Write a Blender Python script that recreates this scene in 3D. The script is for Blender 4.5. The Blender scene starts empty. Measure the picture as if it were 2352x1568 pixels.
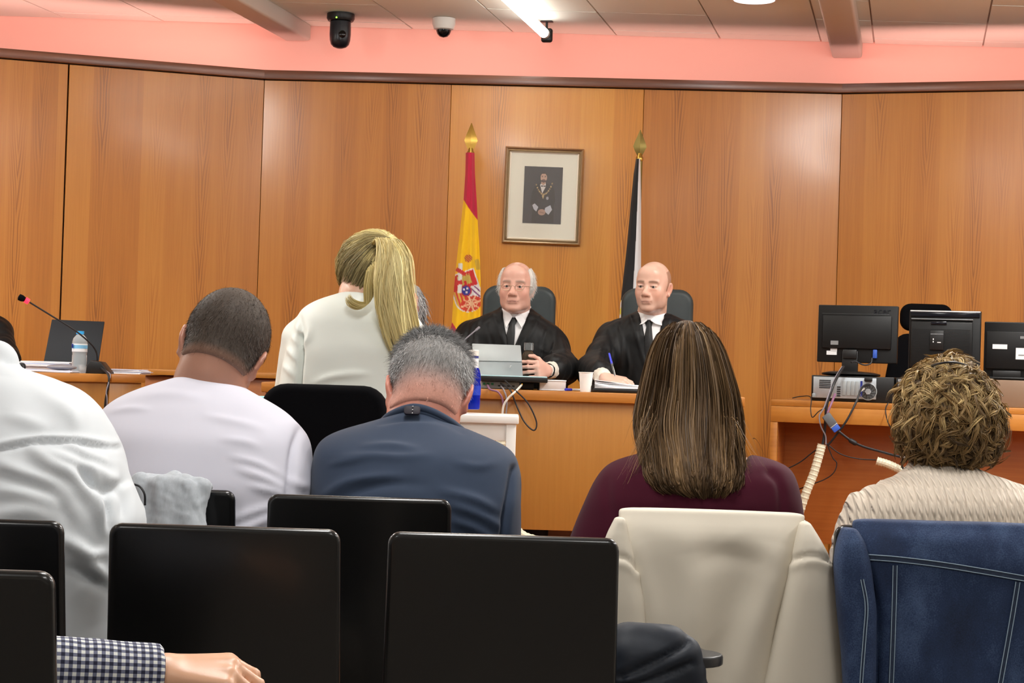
import bpy, bmesh, math, random
import numpy as np
from mathutils import Vector, Matrix, noise as mnoise

# ------------------------------------------------------------------ camera, world, light, exposure
scene = bpy.context.scene
COL = scene.collection
W, H, FPX = 2352, 1568, 4400.0
CAM = Vector((0.0, 0.0, 1.1))
PITCH, ROLL = math.atan(66 / FPX), math.radians(1.8)
R3 = (Matrix.Rotation(math.pi / 2 + PITCH, 4, 'X') @ Matrix.Rotation(ROLL, 4, 'Z'))
cam_data = bpy.data.cameras.new('camera')
cam_data.sensor_width = 36.0
cam_data.lens = 36.0 * FPX / W
cam_data.clip_start, cam_data.clip_end = 0.05, 60
cam = bpy.data.objects.new('camera', cam_data)
cam.matrix_world = Matrix.Translation(CAM) @ R3
COL.objects.link(cam)
scene.camera = cam

world = bpy.data.worlds.new('world')
scene.world = world
world.use_nodes = True
world.node_tree.nodes['Background'].inputs[0].default_value = (0.9, 0.95, 1.0, 1)
world.node_tree.nodes['Background'].inputs[1].default_value = 0.3

GRID = Vector((0.206, 0.9786, 0.0))             # direction of the ceiling grid, beams and lamps
CEIL = 2.778

def area(name, loc, sx, sy, power, color=(1, 1, 1), rot=(0, 0, 0), spread=180):
    l = bpy.data.lights.new(name, 'AREA')
    l.shape = 'RECTANGLE'; l.size, l.size_y = sx, sy
    l.energy = power; l.color = color
    l.spread = math.radians(spread)
    o = bpy.data.objects.new(name, l)
    o.location = loc; o.rotation_euler = rot
    COL.objects.link(o)
    return o

GZ = math.atan2(-GRID.x, GRID.y)
WHITE = (1.0, 0.985, 0.96)
for i, (x, y, p) in enumerate([(-2.0, 5.7, 28), (1.55, 5.5, 28), (-0.2, 3.4, 14.5), (2.7, 3.2, 16), (-2.6, 2.6, 10), (0.6, 0.7, 13), (-1.6, 0.2, 9), (3.2, 6.2, 26), (-3.6, 6.6, 22)]):
    area('ceiling_lamp_light', (x, y, 2.73), 0.16, 1.5, p * 2.3, WHITE, (0, 0, GZ))
for x, y, p in [(-2.0, 6.1, 23), (1.55, 6.1, 23), (-0.3, 6.3, 20), (3.2, 6.2, 18), (-3.6, 6.2, 12), (-0.2, 3.4, 4), (2.7, 3.2, 4)]:   # unseen fill lights added to brighten the ceiling
    area('ceiling_fill_uplight', (x, y, 2.46), 0.10, 0.8, p, WHITE, (math.pi - 0.30, 0, GZ))
# red cove strips behind the top of the panelling
for i, (xa, ya, xb, yb, p) in enumerate([(-3.9, 8.29, -1.20, 9.21, 5.6), (-1.18, 9.23, 1.55, 9.09, 2.5), (1.58, 9.07, 4.3, 8.32, 5.6)]):
    L = math.hypot(xb - xa, yb - ya)
    area('cove_light', ((xa + xb) / 2, (ya + yb) / 2, 2.36), L, 0.04, p * 1.15, (1.0, 0.47, 0.41), (math.pi - 0.75, 0, math.atan2(yb - ya, xb - xa)), 96)

vs = scene.view_settings
scene.display_settings.display_device = 'sRGB'
vs.view_transform = 'Standard'
vs.look = 'None'
vs.exposure = 0.0
vs.gamma = 1.0
vs.use_curve_mapping = False
scene.cycles.use_denoising = True
scene.cycles.max_bounces = 8

# ------------------------------------------------------------------ helpers
rnd = random.Random(11)
rng = np.random.default_rng(11)

def P(px, py, Y):
    """the point at depth Y seen at a photograph pixel"""
    d = R3.to_3x3() @ Vector(((px - W / 2) / FPX, -(py - H / 2) / FPX, -1.0))
    return CAM + d * (Y / d.y)

def lin(c):
    c = [v / 255.0 for v in c]
    return tuple(v / 12.92 if v <= 0.04045 else ((v + 0.055) / 1.055) ** 2.4 for v in c)

class NT:
    def __init__(s, m):
        s.t = m.node_tree; s.n = s.t.nodes; s.b = s.n['Principled BSDF']
    def new(s, kind, **kw):
        n = s.n.new(kind)
        for k, v in kw.items(): setattr(n, k, v)
        return n
    def link(s, a, b): s.t.links.new(a, b)
    def math(s, op, a, b=None, c=None):
        n = s.n.new('ShaderNodeMath'); n.operation = op
        for i, v in enumerate((a, b, c)):
            if v is None: continue
            if isinstance(v, (int, float)): n.inputs[i].default_value = v
            else: s.link(v, n.inputs[i])
        return n.outputs[0]
    def noise(s, vec, scale, detail=2.0, rough=0.5, dist=0.0):
        n = s.n.new('ShaderNodeTexNoise')
        n.inputs['Scale'].default_value = scale; n.inputs['Detail'].default_value = detail
        n.inputs['Roughness'].default_value = rough; n.inputs['Distortion'].default_value = dist
        if vec is not None: s.link(vec, n.inputs['Vector'])
        return n.outputs['Fac']
    def ramp(s, fac, stops):
        n = s.n.new('ShaderNodeValToRGB')
        e = n.color_ramp.elements
        while len(e) < len(stops): e.new(0.5)
        for i, (p, c) in enumerate(stops):
            e[i].position = p; e[i].color = (*c, 1)
        s.link(fac, n.inputs[0])
        return n.outputs[0]
    def bump(s, h, strength, dist=0.002):
        n = s.n.new('ShaderNodeBump')
        n.inputs['Strength'].default_value = strength; n.inputs['Distance'].default_value = dist
        s.link(h, n.inputs['Height'])
        s.link(n.outputs[0], s.b.inputs['Normal'])

MATS = {}
def mat(name, col, rough=0.5, metal=0.0, spec=0.5, var=0.0, vscale=6.0, bump=None, emit=0.0, trans=0.0, ior=1.45, sheen=0.0, coat=0.0, attr=False, sss=0.0, stretch=None, alpha=1.0):
    """plain procedural material: base colour with slight noise, optional fine relief"""
    if name in MATS: return MATS[name]
    m = bpy.data.materials.new(name); m.use_nodes = True
    t = NT(m); b = t.b
    c = lin(col)
    b.inputs['Roughness'].default_value = rough
    b.inputs['Metallic'].default_value = metal
    b.inputs['Specular IOR Level'].default_value = spec
    b.inputs['Transmission Weight'].default_value = trans
    b.inputs['IOR'].default_value = ior
    b.inputs['Alpha'].default_value = alpha
    b.inputs['Sheen Weight'].default_value = sheen
    b.inputs['Coat Weight'].default_value = coat
    b.inputs['Coat Roughness'].default_value = 0.15
    if sss:
        b.inputs['Subsurface Weight'].default_value = sss
        b.inputs['Subsurface Radius'].default_value = (0.012, 0.005, 0.003)
        b.inputs['Subsurface Scale'].default_value = 0.6
    tc = t.new('ShaderNodeTexCoord').outputs['Object']
    if stretch:
        mp = t.new('ShaderNodeMapping'); mp.inputs['Scale'].default_value = stretch
        t.link(tc, mp.inputs[0]); tc = mp.outputs[0]
    if attr:
        a = t.new('ShaderNodeAttribute', attribute_name='Col'); src = a.outputs['Color']
    else: src = None
    if var > 0:
        n = t.noise(tc, vscale, 4.0, 0.6)
        fac = t.math('MULTIPLY_ADD', n, 2 * var, 1.0 - var)
        mx = t.new('ShaderNodeVectorMath', operation='SCALE')
        if src is not None: t.link(src, mx.inputs[0])
        else: mx.inputs[0].default_value = c
        t.link(fac, mx.inputs['Scale'])
        t.link(mx.outputs[0], b.inputs['Base Color'])
    elif src is not None: t.link(src, b.inputs['Base Color'])
    else: b.inputs['Base Color'].default_value = (*c, 1)
    if emit:
        b.inputs['Emission Color'].default_value = (*c, 1); b.inputs['Emission Strength'].default_value = emit
    if bump:
        t.bump(t.noise(tc, bump[0], 3.0, 0.6), bump[1], bump[2] if len(bump) > 2 else 0.002)
    MATS[name] = m
    return m

def figured_wood(name, dark, mid, light, strip=0.1, rough=0.34):
    """veneer leaves side by side, each with arrow-shaped growth figure down its middle"""
    m = bpy.data.materials.new(name); m.use_nodes = True
    t = NT(m); b = t.b
    sep = t.new('ShaderNodeSeparateXYZ'); t.link(t.new('ShaderNodeTexCoord').outputs['Object'], sep.inputs[0])
    info = t.new('ShaderNodeObjectInfo').outputs['Random']
    x, z = sep.outputs['X'], sep.outputs['Z']
    def vec(a, b_, c_):
        n = t.new('ShaderNodeCombineXYZ')
        for i, v in enumerate((a, b_, c_)):
            if isinstance(v, (int, float)): n.inputs[i].default_value = v
            else: t.link(v, n.inputs[i])
        return n.outputs[0]
    sid = t.math('FLOOR', t.math('DIVIDE', x, strip))
    wn = t.new('ShaderNodeTexWhiteNoise', noise_dimensions='1D'); t.link(t.math('ADD', sid, t.math('MULTIPLY', info, 87.0)), wn.inputs['W'])
    w = wn.outputs['Value']
    xc = t.math('ABSOLUTE', t.math('ADD', t.math('SUBTRACT', t.math('SUBTRACT', x, t.math('MULTIPLY', sid, strip)), strip / 2), t.math('MULTIPLY_ADD', w, 0.03, -0.015)))
    nz = t.noise(vec(t.math('MULTIPLY', x, 7.0), t.math('MULTIPLY', w, 31.0), t.math('MULTIPLY', z, 1.6)), 1.0, 2.0, 0.5)
    q = t.math('ADD', t.math('SUBTRACT', z, t.math('MULTIPLY', xc, 15.0)), t.math('MULTIPLY', nz, 0.95))
    line = t.math('POWER', t.math('MULTIPLY_ADD', t.math('SINE', t.math('MULTIPLY_ADD', q, 34.0, t.math('MULTIPLY', w, 40.0))), 0.5, 0.5), 2.2)
    e1 = t.math('SUBTRACT', 1.3, t.math('DIVIDE', xc, strip * 0.30)); e1.node.use_clamp = True
    e2 = t.math('MULTIPLY_ADD', t.noise(vec(t.math('MULTIPLY', sid, 3.7), info, t.math('MULTIPLY', z, 1.3)), 1.0, 1.0, 0.5), 4.5, -1.9); e2.node.use_clamp = True
    n2 = t.noise(vec(t.math('MULTIPLY', x, 85.0), w, t.math('MULTIPLY', z, 2.2)), 1.0, 3.0, 0.6)
    n3 = t.noise(vec(t.math('MULTIPLY', x, 2.0), info, t.math('MULTIPLY', z, 0.9)), 1.0, 3.0, 0.5)
    val = t.math('ADD', t.math('MULTIPLY', t.math('MULTIPLY', line, t.math('MULTIPLY', e1, e2)), 0.36), t.math('MULTIPLY_ADD', w, 0.20, 0.02))
    val = t.math('ADD', val, t.math('ADD', t.math('MULTIPLY', n2, 0.34), t.math('MULTIPLY', n3, 0.24)))
    t.link(t.ramp(val, [(0.22, lin(light)), (0.46, lin(mid)), (0.95, lin(dark))]), b.inputs['Base Color'])
    b.inputs['Roughness'].default_value = rough
    b.inputs['Coat Weight'].default_value = 0.35
    b.inputs['Coat Roughness'].default_value = 0.16
    t.bump(t.math('ADD', n3, t.math('MULTIPLY', n2, 0.1)), 0.12, 0.004)
    MATS[name] = m
    return m

def wood(name, dark, mid, light, strip=0.11, along='z', rough=0.32, freq=46.0, sx=5.0, sz=0.6, coat=0.25, rn=0.55, c=0.5):
    if name in MATS: return MATS[name]
    m = bpy.data.materials.new(name); m.use_nodes = True
    t = NT(m); b = t.b
    sep = t.new('ShaderNodeSeparateXYZ'); t.link(t.new('ShaderNodeTexCoord').outputs['Object'], sep.inputs[0])
    info = t.new('ShaderNodeObjectInfo').outputs['Random']
    x, z = (sep.outputs['X'], sep.outputs['Z']) if along == 'z' else (sep.outputs['Z'], sep.outputs['X'])
    if along == 'y': x, z = sep.outputs['X'], sep.outputs['Y']
    sid = t.math('FLOOR', t.math('DIVIDE', x, strip))
    wn = t.new('ShaderNodeTexWhiteNoise', noise_dimensions='1D')
    t.link(t.math('ADD', sid, t.math('MULTIPLY', info, 87.0)), wn.inputs['W'])
    w = wn.outputs['Value']
    def vec(a, b_, c_):
        n = t.new('ShaderNodeCombineXYZ')
        for i, v in enumerate((a, b_, c_)):
            if isinstance(v, (int, float)): n.inputs[i].default_value = v
            else: t.link(v, n.inputs[i])
        return n.outputs[0]
    # cathedral figure: contour lines of a noise stretched along the grain
    xl = t.math('SUBTRACT', x, t.math('MULTIPLY', sid, strip))
    n1 = t.noise(vec(t.math('MULTIPLY', xl, sx), t.math('MULTIPLY', w, 61.0), t.math('MULTIPLY_ADD', z, sz, t.math('MULTIPLY', w, 19.0))), 1.0, 1.2, 0.45, 0.15)
    cont = t.math('MULTIPLY_ADD', t.math('SINE', t.math('MULTIPLY', n1, freq)), 0.5, 0.5)
    cont = t.math('POWER', cont, 1.6)
    n2 = t.noise(vec(t.math('MULTIPLY', x, 95.0), w, t.math('MULTIPLY', z, 3.0)), 1.0, 4.0, 0.65)
    n3 = t.noise(vec(t.math('MULTIPLY', x, 1.2), 3.0, t.math('MULTIPLY', z, 0.5)), 1.0, 2.0, 0.5)
    val = t.math('ADD', t.math('MULTIPLY', cont, 0.26), t.math('ADD', t.math('MULTIPLY', n2, rn), t.math('MULTIPLY', w, 0.16)))
    val = t.math('ADD', val, t.math('MULTIPLY', n3, 0.25))
    col = t.ramp(val, [(0.22, lin(light)), (c, lin(mid)), (0.92, lin(dark))])
    t.link(col, b.inputs['Base Color'])
    b.inputs['Roughness'].default_value = rough
    b.inputs['Coat Weight'].default_value = coat
    b.inputs['Coat Roughness'].default_value = 0.22
    t.bump(n2, 0.06, 0.001)
    MATS[name] = m
    return m

def wloc(o):
    v = Vector((0, 0, 0))
    while o is not None:
        v += o.location; o = o.parent
    return v

def tag(o, label=None, cat=None, group=None, kind=None):
    if label: o['label'] = label
    if cat: o['category'] = cat
    if group: o['group'] = group
    if kind: o['kind'] = kind
    return o

def thing(name, label, cat, loc=(0, 0, 0), group=None):
    o = bpy.data.objects.new(name, None); COL.objects.link(o)
    o.location = loc; o.empty_display_size = 0.05
    return tag(o, label, cat, group)

def link(name, me, m, parent=None):
    if m is not None:
        for mm in (m if isinstance(m, (list, tuple)) else [m]): me.materials.append(mm)
    o = bpy.data.objects.new(name, me); COL.objects.link(o)
    if parent is not None: o.parent = parent
    return o

def npmesh(name, V, F, m, parent=None, smooth=True, col=None, matidx=None):
    """one mesh object from numpy arrays given in world space (uniform polygon size)"""
    V = np.asarray(V, np.float32)
    if parent is not None: V = V - np.array(wloc(parent), np.float32)
    F = np.asarray(F, np.int32); k = F.shape[1]
    me = bpy.data.meshes.new(name)
    me.vertices.add(len(V)); me.vertices.foreach_set('co', V.ravel())
    me.loops.add(F.size); me.loops.foreach_set('vertex_index', F.ravel())
    me.polygons.add(len(F)); me.polygons.foreach_set('loop_start', np.arange(0, F.size, k, dtype=np.int32))
    me.polygons.foreach_set('use_smooth', np.full(len(F), smooth))
    me.update(calc_edges=True); me.validate()
    if col is not None:
        a = me.color_attributes.new('Col', 'FLOAT_COLOR', 'POINT')
        c4 = np.ones((len(V), 4), np.float32); c4[:, :3] = col
        a.data.foreach_set('color', c4.ravel())
    o = link(name, me, m, parent)
    if matidx is not None: me.polygons.foreach_set('material_index', np.asarray(matidx, np.int32))
    return o

def spline(pts, n=8):
    """Catmull-Rom through the points"""
    p = np.asarray([tuple(q) for q in pts], float)
    if len(p) < 3: return np.array([p[0] + (p[-1] - p[0]) * t for t in np.linspace(0, 1, n + 1)])
    q = np.vstack([2 * p[0] - p[1], p, 2 * p[-1] - p[-2]])
    out = []
    for i in range(1, len(q) - 2):
        for t in np.linspace(0, 1, n, endpoint=False):
            a, b, c, d = q[i - 1], q[i], q[i + 1], q[i + 2]
            out.append(0.5 * ((2 * b) + (c - a) * t + (2 * a - 5 * b + 4 * c - d) * t * t + (3 * b - a - 3 * c + d) * t ** 3))
    out.append(p[-1])
    return np.array(out)

class MB:
    """collects shapes (world or local coordinates) and links them as one mesh"""
    def __init__(s): s.v = []; s.f = []
    def add(s, V, F, M=None):
        o = len(s.v)
        for p in V: s.v.append(tuple(M @ Vector(p)) if M is not None else tuple(p))
        for f in F: s.f.append([i + o for i in f])
        return s
    def bm(s, b, M=None):
        b.verts.ensure_lookup_table()
        s.add([v.co[:] for v in b.verts], [[v.index for v in f.verts] for f in b.faces], M)
        b.free(); return s
    def box(s, c, size, bev=0.0, M=None, seg=2, rz=0.0):
        b = bmesh.new(); bmesh.ops.create_cube(b, size=1.0)
        for v in b.verts: v.co = Vector((v.co.x * size[0], v.co.y * size[1], v.co.z * size[2]))
        if bev: bmesh.ops.bevel(b, geom=b.edges[:], offset=bev, segments=seg, profile=0.5, affect='EDGES')
        b.verts.index_update()
        T = Matrix.Translation(Vector(c)) @ Matrix.Rotation(rz, 4, 'Z')
        return s.bm(b, M @ T if M is not None else T)
    def prism(s, pts, d, M=None, bev=0.0, seg=2):
        """outline in local x,z extruded along y from 0 to d"""
        b = bmesh.new()
        vs_ = [b.verts.new((p[0], 0, p[1])) for p in pts]
        f = b.faces.new(vs_)
        r = bmesh.ops.extrude_face_region(b, geom=[f])
        for e in r['geom']:
            if isinstance(e, bmesh.types.BMVert): e.co.y += d
        bmesh.ops.recalc_face_normals(b, faces=b.faces[:])
        if bev:
            ed = [e for e in b.edges if e.is_manifold and e.calc_face_angle(0) > 0.6 and abs(e.verts[0].co.y - e.verts[1].co.y) < 1e-5]
            bmesh.ops.bevel(b, geom=ed, offset=bev, segments=seg, profile=0.5, affect='EDGES')
        b.verts.index_update()
        return s.bm(b, M)
    def lathe(s, prof, o=(0, 0, 0), n=20, M=None, cap=True):
        V = []; F = []
        for r, z in prof:
            for i in range(n):
                a = 2 * math.pi * i / n
                V.append((o[0] + r * math.cos(a), o[1] + r * math.sin(a), o[2] + z))
        for j in range(len(prof) - 1):
            for i in range(n):
                k = (i + 1) % n
                F.append([j * n + i, j * n + k, (j + 1) * n + k, (j + 1) * n + i])
        if cap:
            F.append(list(range(n))[::-1]); F.append([(len(prof) - 1) * n + i for i in range(n)])
        return s.add(V, F, M)
    def tube(s, pts, r, n=8, sm=0, M=None):
        p = spline(pts, sm) if sm else np.asarray([tuple(q) for q in pts], float)
        rr = np.interp(np.linspace(0, 1, len(p)), np.linspace(0, 1, len(r)), r) if hasattr(r, '__len__') else np.full(len(p), r)
        t = np.gradient(p, axis=0); t /= np.linalg.norm(t, axis=1)[:, None] + 1e-9
        u = np.cross(t[0], (0.31, 0.2, 0.93)); u /= np.linalg.norm(u) + 1e-9
        V = []; F = []
        for i in range(len(p)):
            u = u - t[i] * u.dot(t[i]); u /= np.linalg.norm(u) + 1e-9
            w = np.cross(t[i], u)
            for k in range(n):
                a = 2 * math.pi * k / n
                V.append(p[i] + rr[i] * (u * math.cos(a) + w * math.sin(a)))
        for i in range(len(p) - 1):
            for k in range(n):
                q = (k + 1) % n
                F.append([i * n + k, i * n + q, (i + 1) * n + q, (i + 1) * n + k])
        F.append(list(range(n))[::-1]); F.append([(len(p) - 1) * n + k for k in range(n)])
        return s.add(V, F, M)
    def cyl(s, p, q, r, r2=None, n=16): return s.tube([p, q], [r, r2 if r2 is not None else r], n)
    def ball(s, c, r, nu=16, nv=10, M=None):
        r = r if hasattr(r, '__len__') else (r, r, r)
        V = [(c[0], c[1], c[2] - r[2])]; F = []
        for j in range(1, nv):
            a = math.pi * j / nv - math.pi / 2
            for i in range(nu):
                b = 2 * math.pi * i / nu
                V.append((c[0] + r[0] * math.cos(a) * math.cos(b), c[1] + r[1] * math.cos(a) * math.sin(b), c[2] + r[2] * math.sin(a)))
        V.append((c[0], c[1], c[2] + r[2])); T = len(V) - 1
        for i in range(nu):
            k = (i + 1) % nu
            F.append([0, 1 + k, 1 + i]); F.append([T, 1 + (nv - 2) * nu + i, 1 + (nv - 2) * nu + k])
            for j in range(nv - 2):
                F.append([1 + j * nu + i, 1 + j * nu + k, 1 + (j + 1) * nu + k, 1 + (j + 1) * nu + i])
        return s.add(V, F, M)
    def build(s, name, m, parent=None, angle=40, local=False):
        me = bpy.data.meshes.new(name)
        off = wloc(parent) if (parent is not None and not local) else Vector((0, 0, 0))
        me.from_pydata([tuple(Vector(v) - off) for v in s.v], [], s.f)
        me.update()
        bb = bmesh.new(); bb.from_mesh(me); bmesh.ops.recalc_face_normals(bb, faces=bb.faces[:]); bb.to_mesh(me); bb.free()
        me.polygons.foreach_set('use_smooth', [True] * len(me.polygons))
        me.set_sharp_from_angle(angle=math.radians(angle))
        return link(name, me, m, parent)

def rrect(w, h, r, n=5, x0=0.0, z0=0.0, taper=1.0):
    """rounded rectangle centred on x0, bottom at z0; taper = top width / bottom width"""
    out = []
    for (cx, cz, a0) in ((w / 2 - r, h - r, 0), (-w / 2 + r, h - r, 90), (-w / 2 + r, r, 180), (w / 2 - r, r, 270)):
        for i in range(n + 1):
            a = math.radians(a0 + 90 * i / n)
            x, z = cx + r * math.cos(a), cz + r * math.sin(a)
            s_ = 1.0 + (taper - 1.0) * z / h
            out.append((x0 + x * s_, z0 + z))
    return out

def dup(root, loc, rz=0.0, label=None, group=None):
    """copy of a thing with copies of its parts and sub-parts"""
    r = root.copy(); COL.objects.link(r); r.location = loc; r.rotation_euler = (0, 0, rz)
    if label: r['label'] = label
    if group: r['group'] = group
    for ch in list(root.children):
        c = ch.copy(); COL.objects.link(c); c.parent = r
        for g in list(ch.children):
            d = g.copy(); COL.objects.link(d); d.parent = c
    return r

def frame_of(p0, p1, origin=None):
    """matrix whose x runs from p0 to p1 (level), y is away from the room's front, z up"""
    a = Vector((p1[0] - p0[0], p1[1] - p0[1], 0)).normalized()
    y = Vector((-a.y, a.x, 0))
    M = Matrix(((a.x, y.x, 0, 0), (a.y, y.y, 0, 0), (0, 0, 1, 0), (0, 0, 0, 1)))
    return Matrix.Translation(Vector(origin if origin is not None else p0)) @ M

def text_mesh(name, body, size, M, m, parent=None, ext=0.0005, align='CENTER'):
    cu = bpy.data.curves.new(name, 'FONT'); cu.body = body; cu.size = size; cu.extrude = ext
    cu.align_x = align; cu.align_y = 'CENTER'
    o = bpy.data.objects.new(name, cu); COL.objects.link(o)
    dg = bpy.context.evaluated_depsgraph_get()
    me = bpy.data.meshes.new_from_object(o.evaluated_get(dg))
    bpy.data.objects.remove(o); bpy.data.curves.remove(cu)
    # text lies in local x,y: stand it up into x,z
    S = Matrix(((1, 0, 0, 0), (0, 0, -1, 0), (0, 1, 0, 0), (0, 0, 0, 1)))
    off = Matrix.Translation(-wloc(parent)) if parent is not None else Matrix.Identity(4)
    me.transform(off @ M @ S); me.materials.clear()
    return link(name, me, m, parent)
# ------------------------------------------------------------------ materials of the room
WOOD = figured_wood('oiled_pine_panel', (122, 68, 20), (184, 116, 42), (200, 134, 54), 0.115)
WOODC = figured_wood('golden_pine_panel', (142, 82, 22), (204, 134, 44), (216, 152, 58), 0.155)
WOODT = wood('dark_cornice_wood', (92, 56, 42), (130, 84, 64), (150, 102, 80), strip=0.5, along='x', sx=14, freq=20)
WOODB = wood('bench_oak_veneer', (136, 88, 28), (156, 104, 38), (168, 116, 48), strip=3.0, along='z', freq=8, sx=1.0, sz=1.0, rn=0.4, rough=0.42, coat=0.1)
WOODD = wood('desk_beech', (146, 88, 28), (178, 116, 44), (190, 130, 58), strip=3.0, along='x', freq=14, sx=3.0, sz=0.8, rough=0.4, coat=0.1)
WOODI = wood('desk_inner_panel', (122, 66, 22), (160, 92, 36), (176, 108, 48), strip=3.0, along='x', freq=10, sx=2.0, sz=0.8, rough=0.45, coat=0.1)
BACKING = mat('dark_backing', (64, 38, 20), 0.8)
SALMON = mat('salmon_plaster', (238, 190, 176), 0.9, var=0.03, vscale=2.0)
TILE = mat('ceiling_tile', (226, 226, 216), 0.95, var=0.03, vscale=220, bump=(400, 0.15, 0.001))
TBAR = mat('ceiling_bar', (176, 164, 154), 0.7)
PLASTER = mat('white_plaster', (225, 222, 215), 0.9, var=0.02)
BEAMM = mat('painted_beam', (200, 194, 186), 0.6)
FLOORM = mat('grey_floor', (120, 112, 104), 0.5, var=0.1, vscale=9)
BLACKP = mat('black_plastic', (14, 14, 15), 0.42, var=0.12, vscale=60)

def struct(mb, name, m, parent=None, **k):
    o = mb.build(name, m, parent, **k)
    if parent is None: o['kind'] = 'structure'
    return o

# ------------------------------------------------------------------ room shell
struct(MB().box((0, 3.6, -0.05), (9.0, 12.4, 0.1)), 'floor', FLOORM)
struct(MB().box((0, 7.25, 0.125), (8.8, 4.5, 0.25), 0.004), 'floor_dais', WOODI)
wl = struct(MB().box((-4.45, 3.6, 1.4), (0.1, 12.4, 2.8)), 'wall_left', PLASTER)
struct(MB().box((4.45, 3.6, 1.4), (0.1, 12.4, 2.8)), 'wall_right', PLASTER)
struct(MB().box((0, -2.55, 1.4), (9.0, 0.1, 2.8)), 'wall_rear', PLASTER)
struct(MB().box((0, 9.56, 1.4), (8.8, 0.12, 2.8)), 'wall_upper', SALMON)

# panelled wall: three flat runs, each panel a piece of its own
ZT = 2.49
def at_top(px, py, Y):
    p = P(px, py, Y); return Vector((p.x, p.y))
PL0, PL1 = at_top(0, 113, 8.71), at_top(607, 179, 9.115)
PR1, PR2 = at_top(1935, 193, 8.98), at_top(2352, 185, 8.71)
def hit(px, py, A, B):
    d = R3.to_3x3() @ Vector(((px - W / 2) / FPX, -(py - H / 2) / FPX, -1.0))
    n = Vector((-(B.y - A.y), B.x - A.x))
    t = n.dot(A - Vector((CAM.x, CAM.y))) / n.dot(Vector((d.x, d.y)))
    return Vector((CAM.x + d.x * t, CAM.y + d.y * t))
wall = bpy.data.objects.new('wall_back', None); COL.objects.link(wall); wall['kind'] = 'structure'
runs = [(PL0, PL1, [-760, -290, 157, 607], [WOOD] * 3), (PL1, PR1, [607, 1037, 1480, 1935], [WOOD, WOODC, WOOD]), (PR1, PR2, [1935, 2368, 2800, 3250], [WOOD] * 3)]
k = 0
for A, B, seams, ms in runs:
    pts = [hit(s, 190, A, B) for s in seams]
    for i in range(len(pts) - 1):
        a, b = pts[i], pts[i + 1]
        M = frame_of(a, b, (a.x, a.y, 0.25)); L = (b - a).length
        g = 0.0035 if seams[i] == 157 else 0.0009
        g2 = 0.0035 if seams[i + 1] == 157 else 0.0009
        mb = MB().box((L / 2 + (g - g2) / 2, 0.010, (ZT - 0.25 - 0.046) / 2), (L - g - g2, 0.02, ZT - 0.25 - 0.046), 0.0012, seg=1)
        o = mb.build('panel', ms[i], wall, local=True)
        o.matrix_local = M
    a, b = pts[0], pts[-1]
    M = frame_of(a, b, (a.x, a.y, 0.25)); L = (b - a).length
    MB().box((L / 2, 0.032, (ZT - 0.25) / 2), (L, 0.018, ZT - 0.25 - 0.004), M=M).build('backing', BACKING, wall)
    k += 1
    MB().box((a.x, a.y + .05, (ZT + .25) / 2), (.12, .05, ZT - .26)).build('backing', BACKING, wall)  # unseen post added to block cove light leaking through the corner gap
    M = frame_of(a, b, (a.x, a.y, 0))
    o = MB().box((L / 2, 0.006, ZT - 0.020), (L + 0.004, 0.056, 0.042), 0.003, seg=2).build('trim_%d' % k, WOODT, local=True)
    o.matrix_world = M; o['kind'] = 'structure'

# ceiling: slab, then lay-in tiles one by one where the picture shows them
ceil = struct(MB().box((0, 3.6, CEIL + 0.06), (9.0, 12.4, 0.1)), 'ceiling', TBAR)
rows = [9.498, 9.355, 8.90, 8.445, 7.99]
c0 = [151 - 233 * 3, 151 - 233 * 2, -82, 151, 376, 612, 690, 949, 1179, 1417, 1654, 1886, 2008, 2257, 2505, 2750, 2990]
xs0 = [P(x, 72 + (x - 1176) * 0.0314, 9.5).x for x in c0]
for r in range(len(rows) - 1):
    ya, yb = rows[r] - 0.003, rows[r + 1] + 0.003
    for i in range(len(xs0) - 1):
        xa, xb = xs0[i] + 0.004, xs0[i + 1] - 0.004
        sh = GRID.x / GRID.y
        q = [(xa - (9.5 - ya) * sh, ya), (xb - (9.5 - ya) * sh, ya), (xb - (9.5 - yb) * sh, yb), (xa - (9.5 - yb) * sh, yb)]
        z0, z1 = CEIL + (0.0015 if (i + r) % 3 else 0.0), CEIL + 0.012
        MB().add([(x, y, z0) for x, y in q] + [(x, y, z1) for x, y in q], [[0, 1, 2, 3], [4, 7, 6, 5], [0, 4, 5, 1], [1, 5, 6, 2], [2, 6, 7, 3], [3, 7, 4, 0]]).build('ceiling_tile', TILE, ceil, angle=20)
sh = GRID.x / GRID.y
MB().add([(-4.4, 7.98, CEIL), (4.4, 7.98, CEIL), (4.4, -2.5, CEIL), (-4.4, -2.5, CEIL), (-4.4, 7.98, CEIL + .012), (4.4, 7.98, CEIL + .012), (4.4, -2.5, CEIL + .012), (-4.4, -2.5, CEIL + .012)],
         [[0, 1, 2, 3], [4, 7, 6, 5], [0, 4, 5, 1], [1, 5, 6, 2], [2, 6, 7, 3], [3, 7, 4, 0]]).build('ceiling_field', TILE, ceil)
def beam(pl, pr, n):
    xa, xb = P(pl, 97, 9.5).x, P(pr, 97, 9.5).x
    c = (xa + xb) / 2
    M = Matrix.Translation((c, 9.49, CEIL - 0.037)) @ Matrix.Rotation(GZ, 4, 'Z')
    o = MB().box((0, -4.0, 0), (xb - xa, 8.0, 0.084), 0.014, seg=3).build('beam', BEAMM, local=True)
    o.matrix_world = M; o['kind'] = 'structure'
beam(655, 716, 1); beam(1912, 1980, 2)

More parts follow.
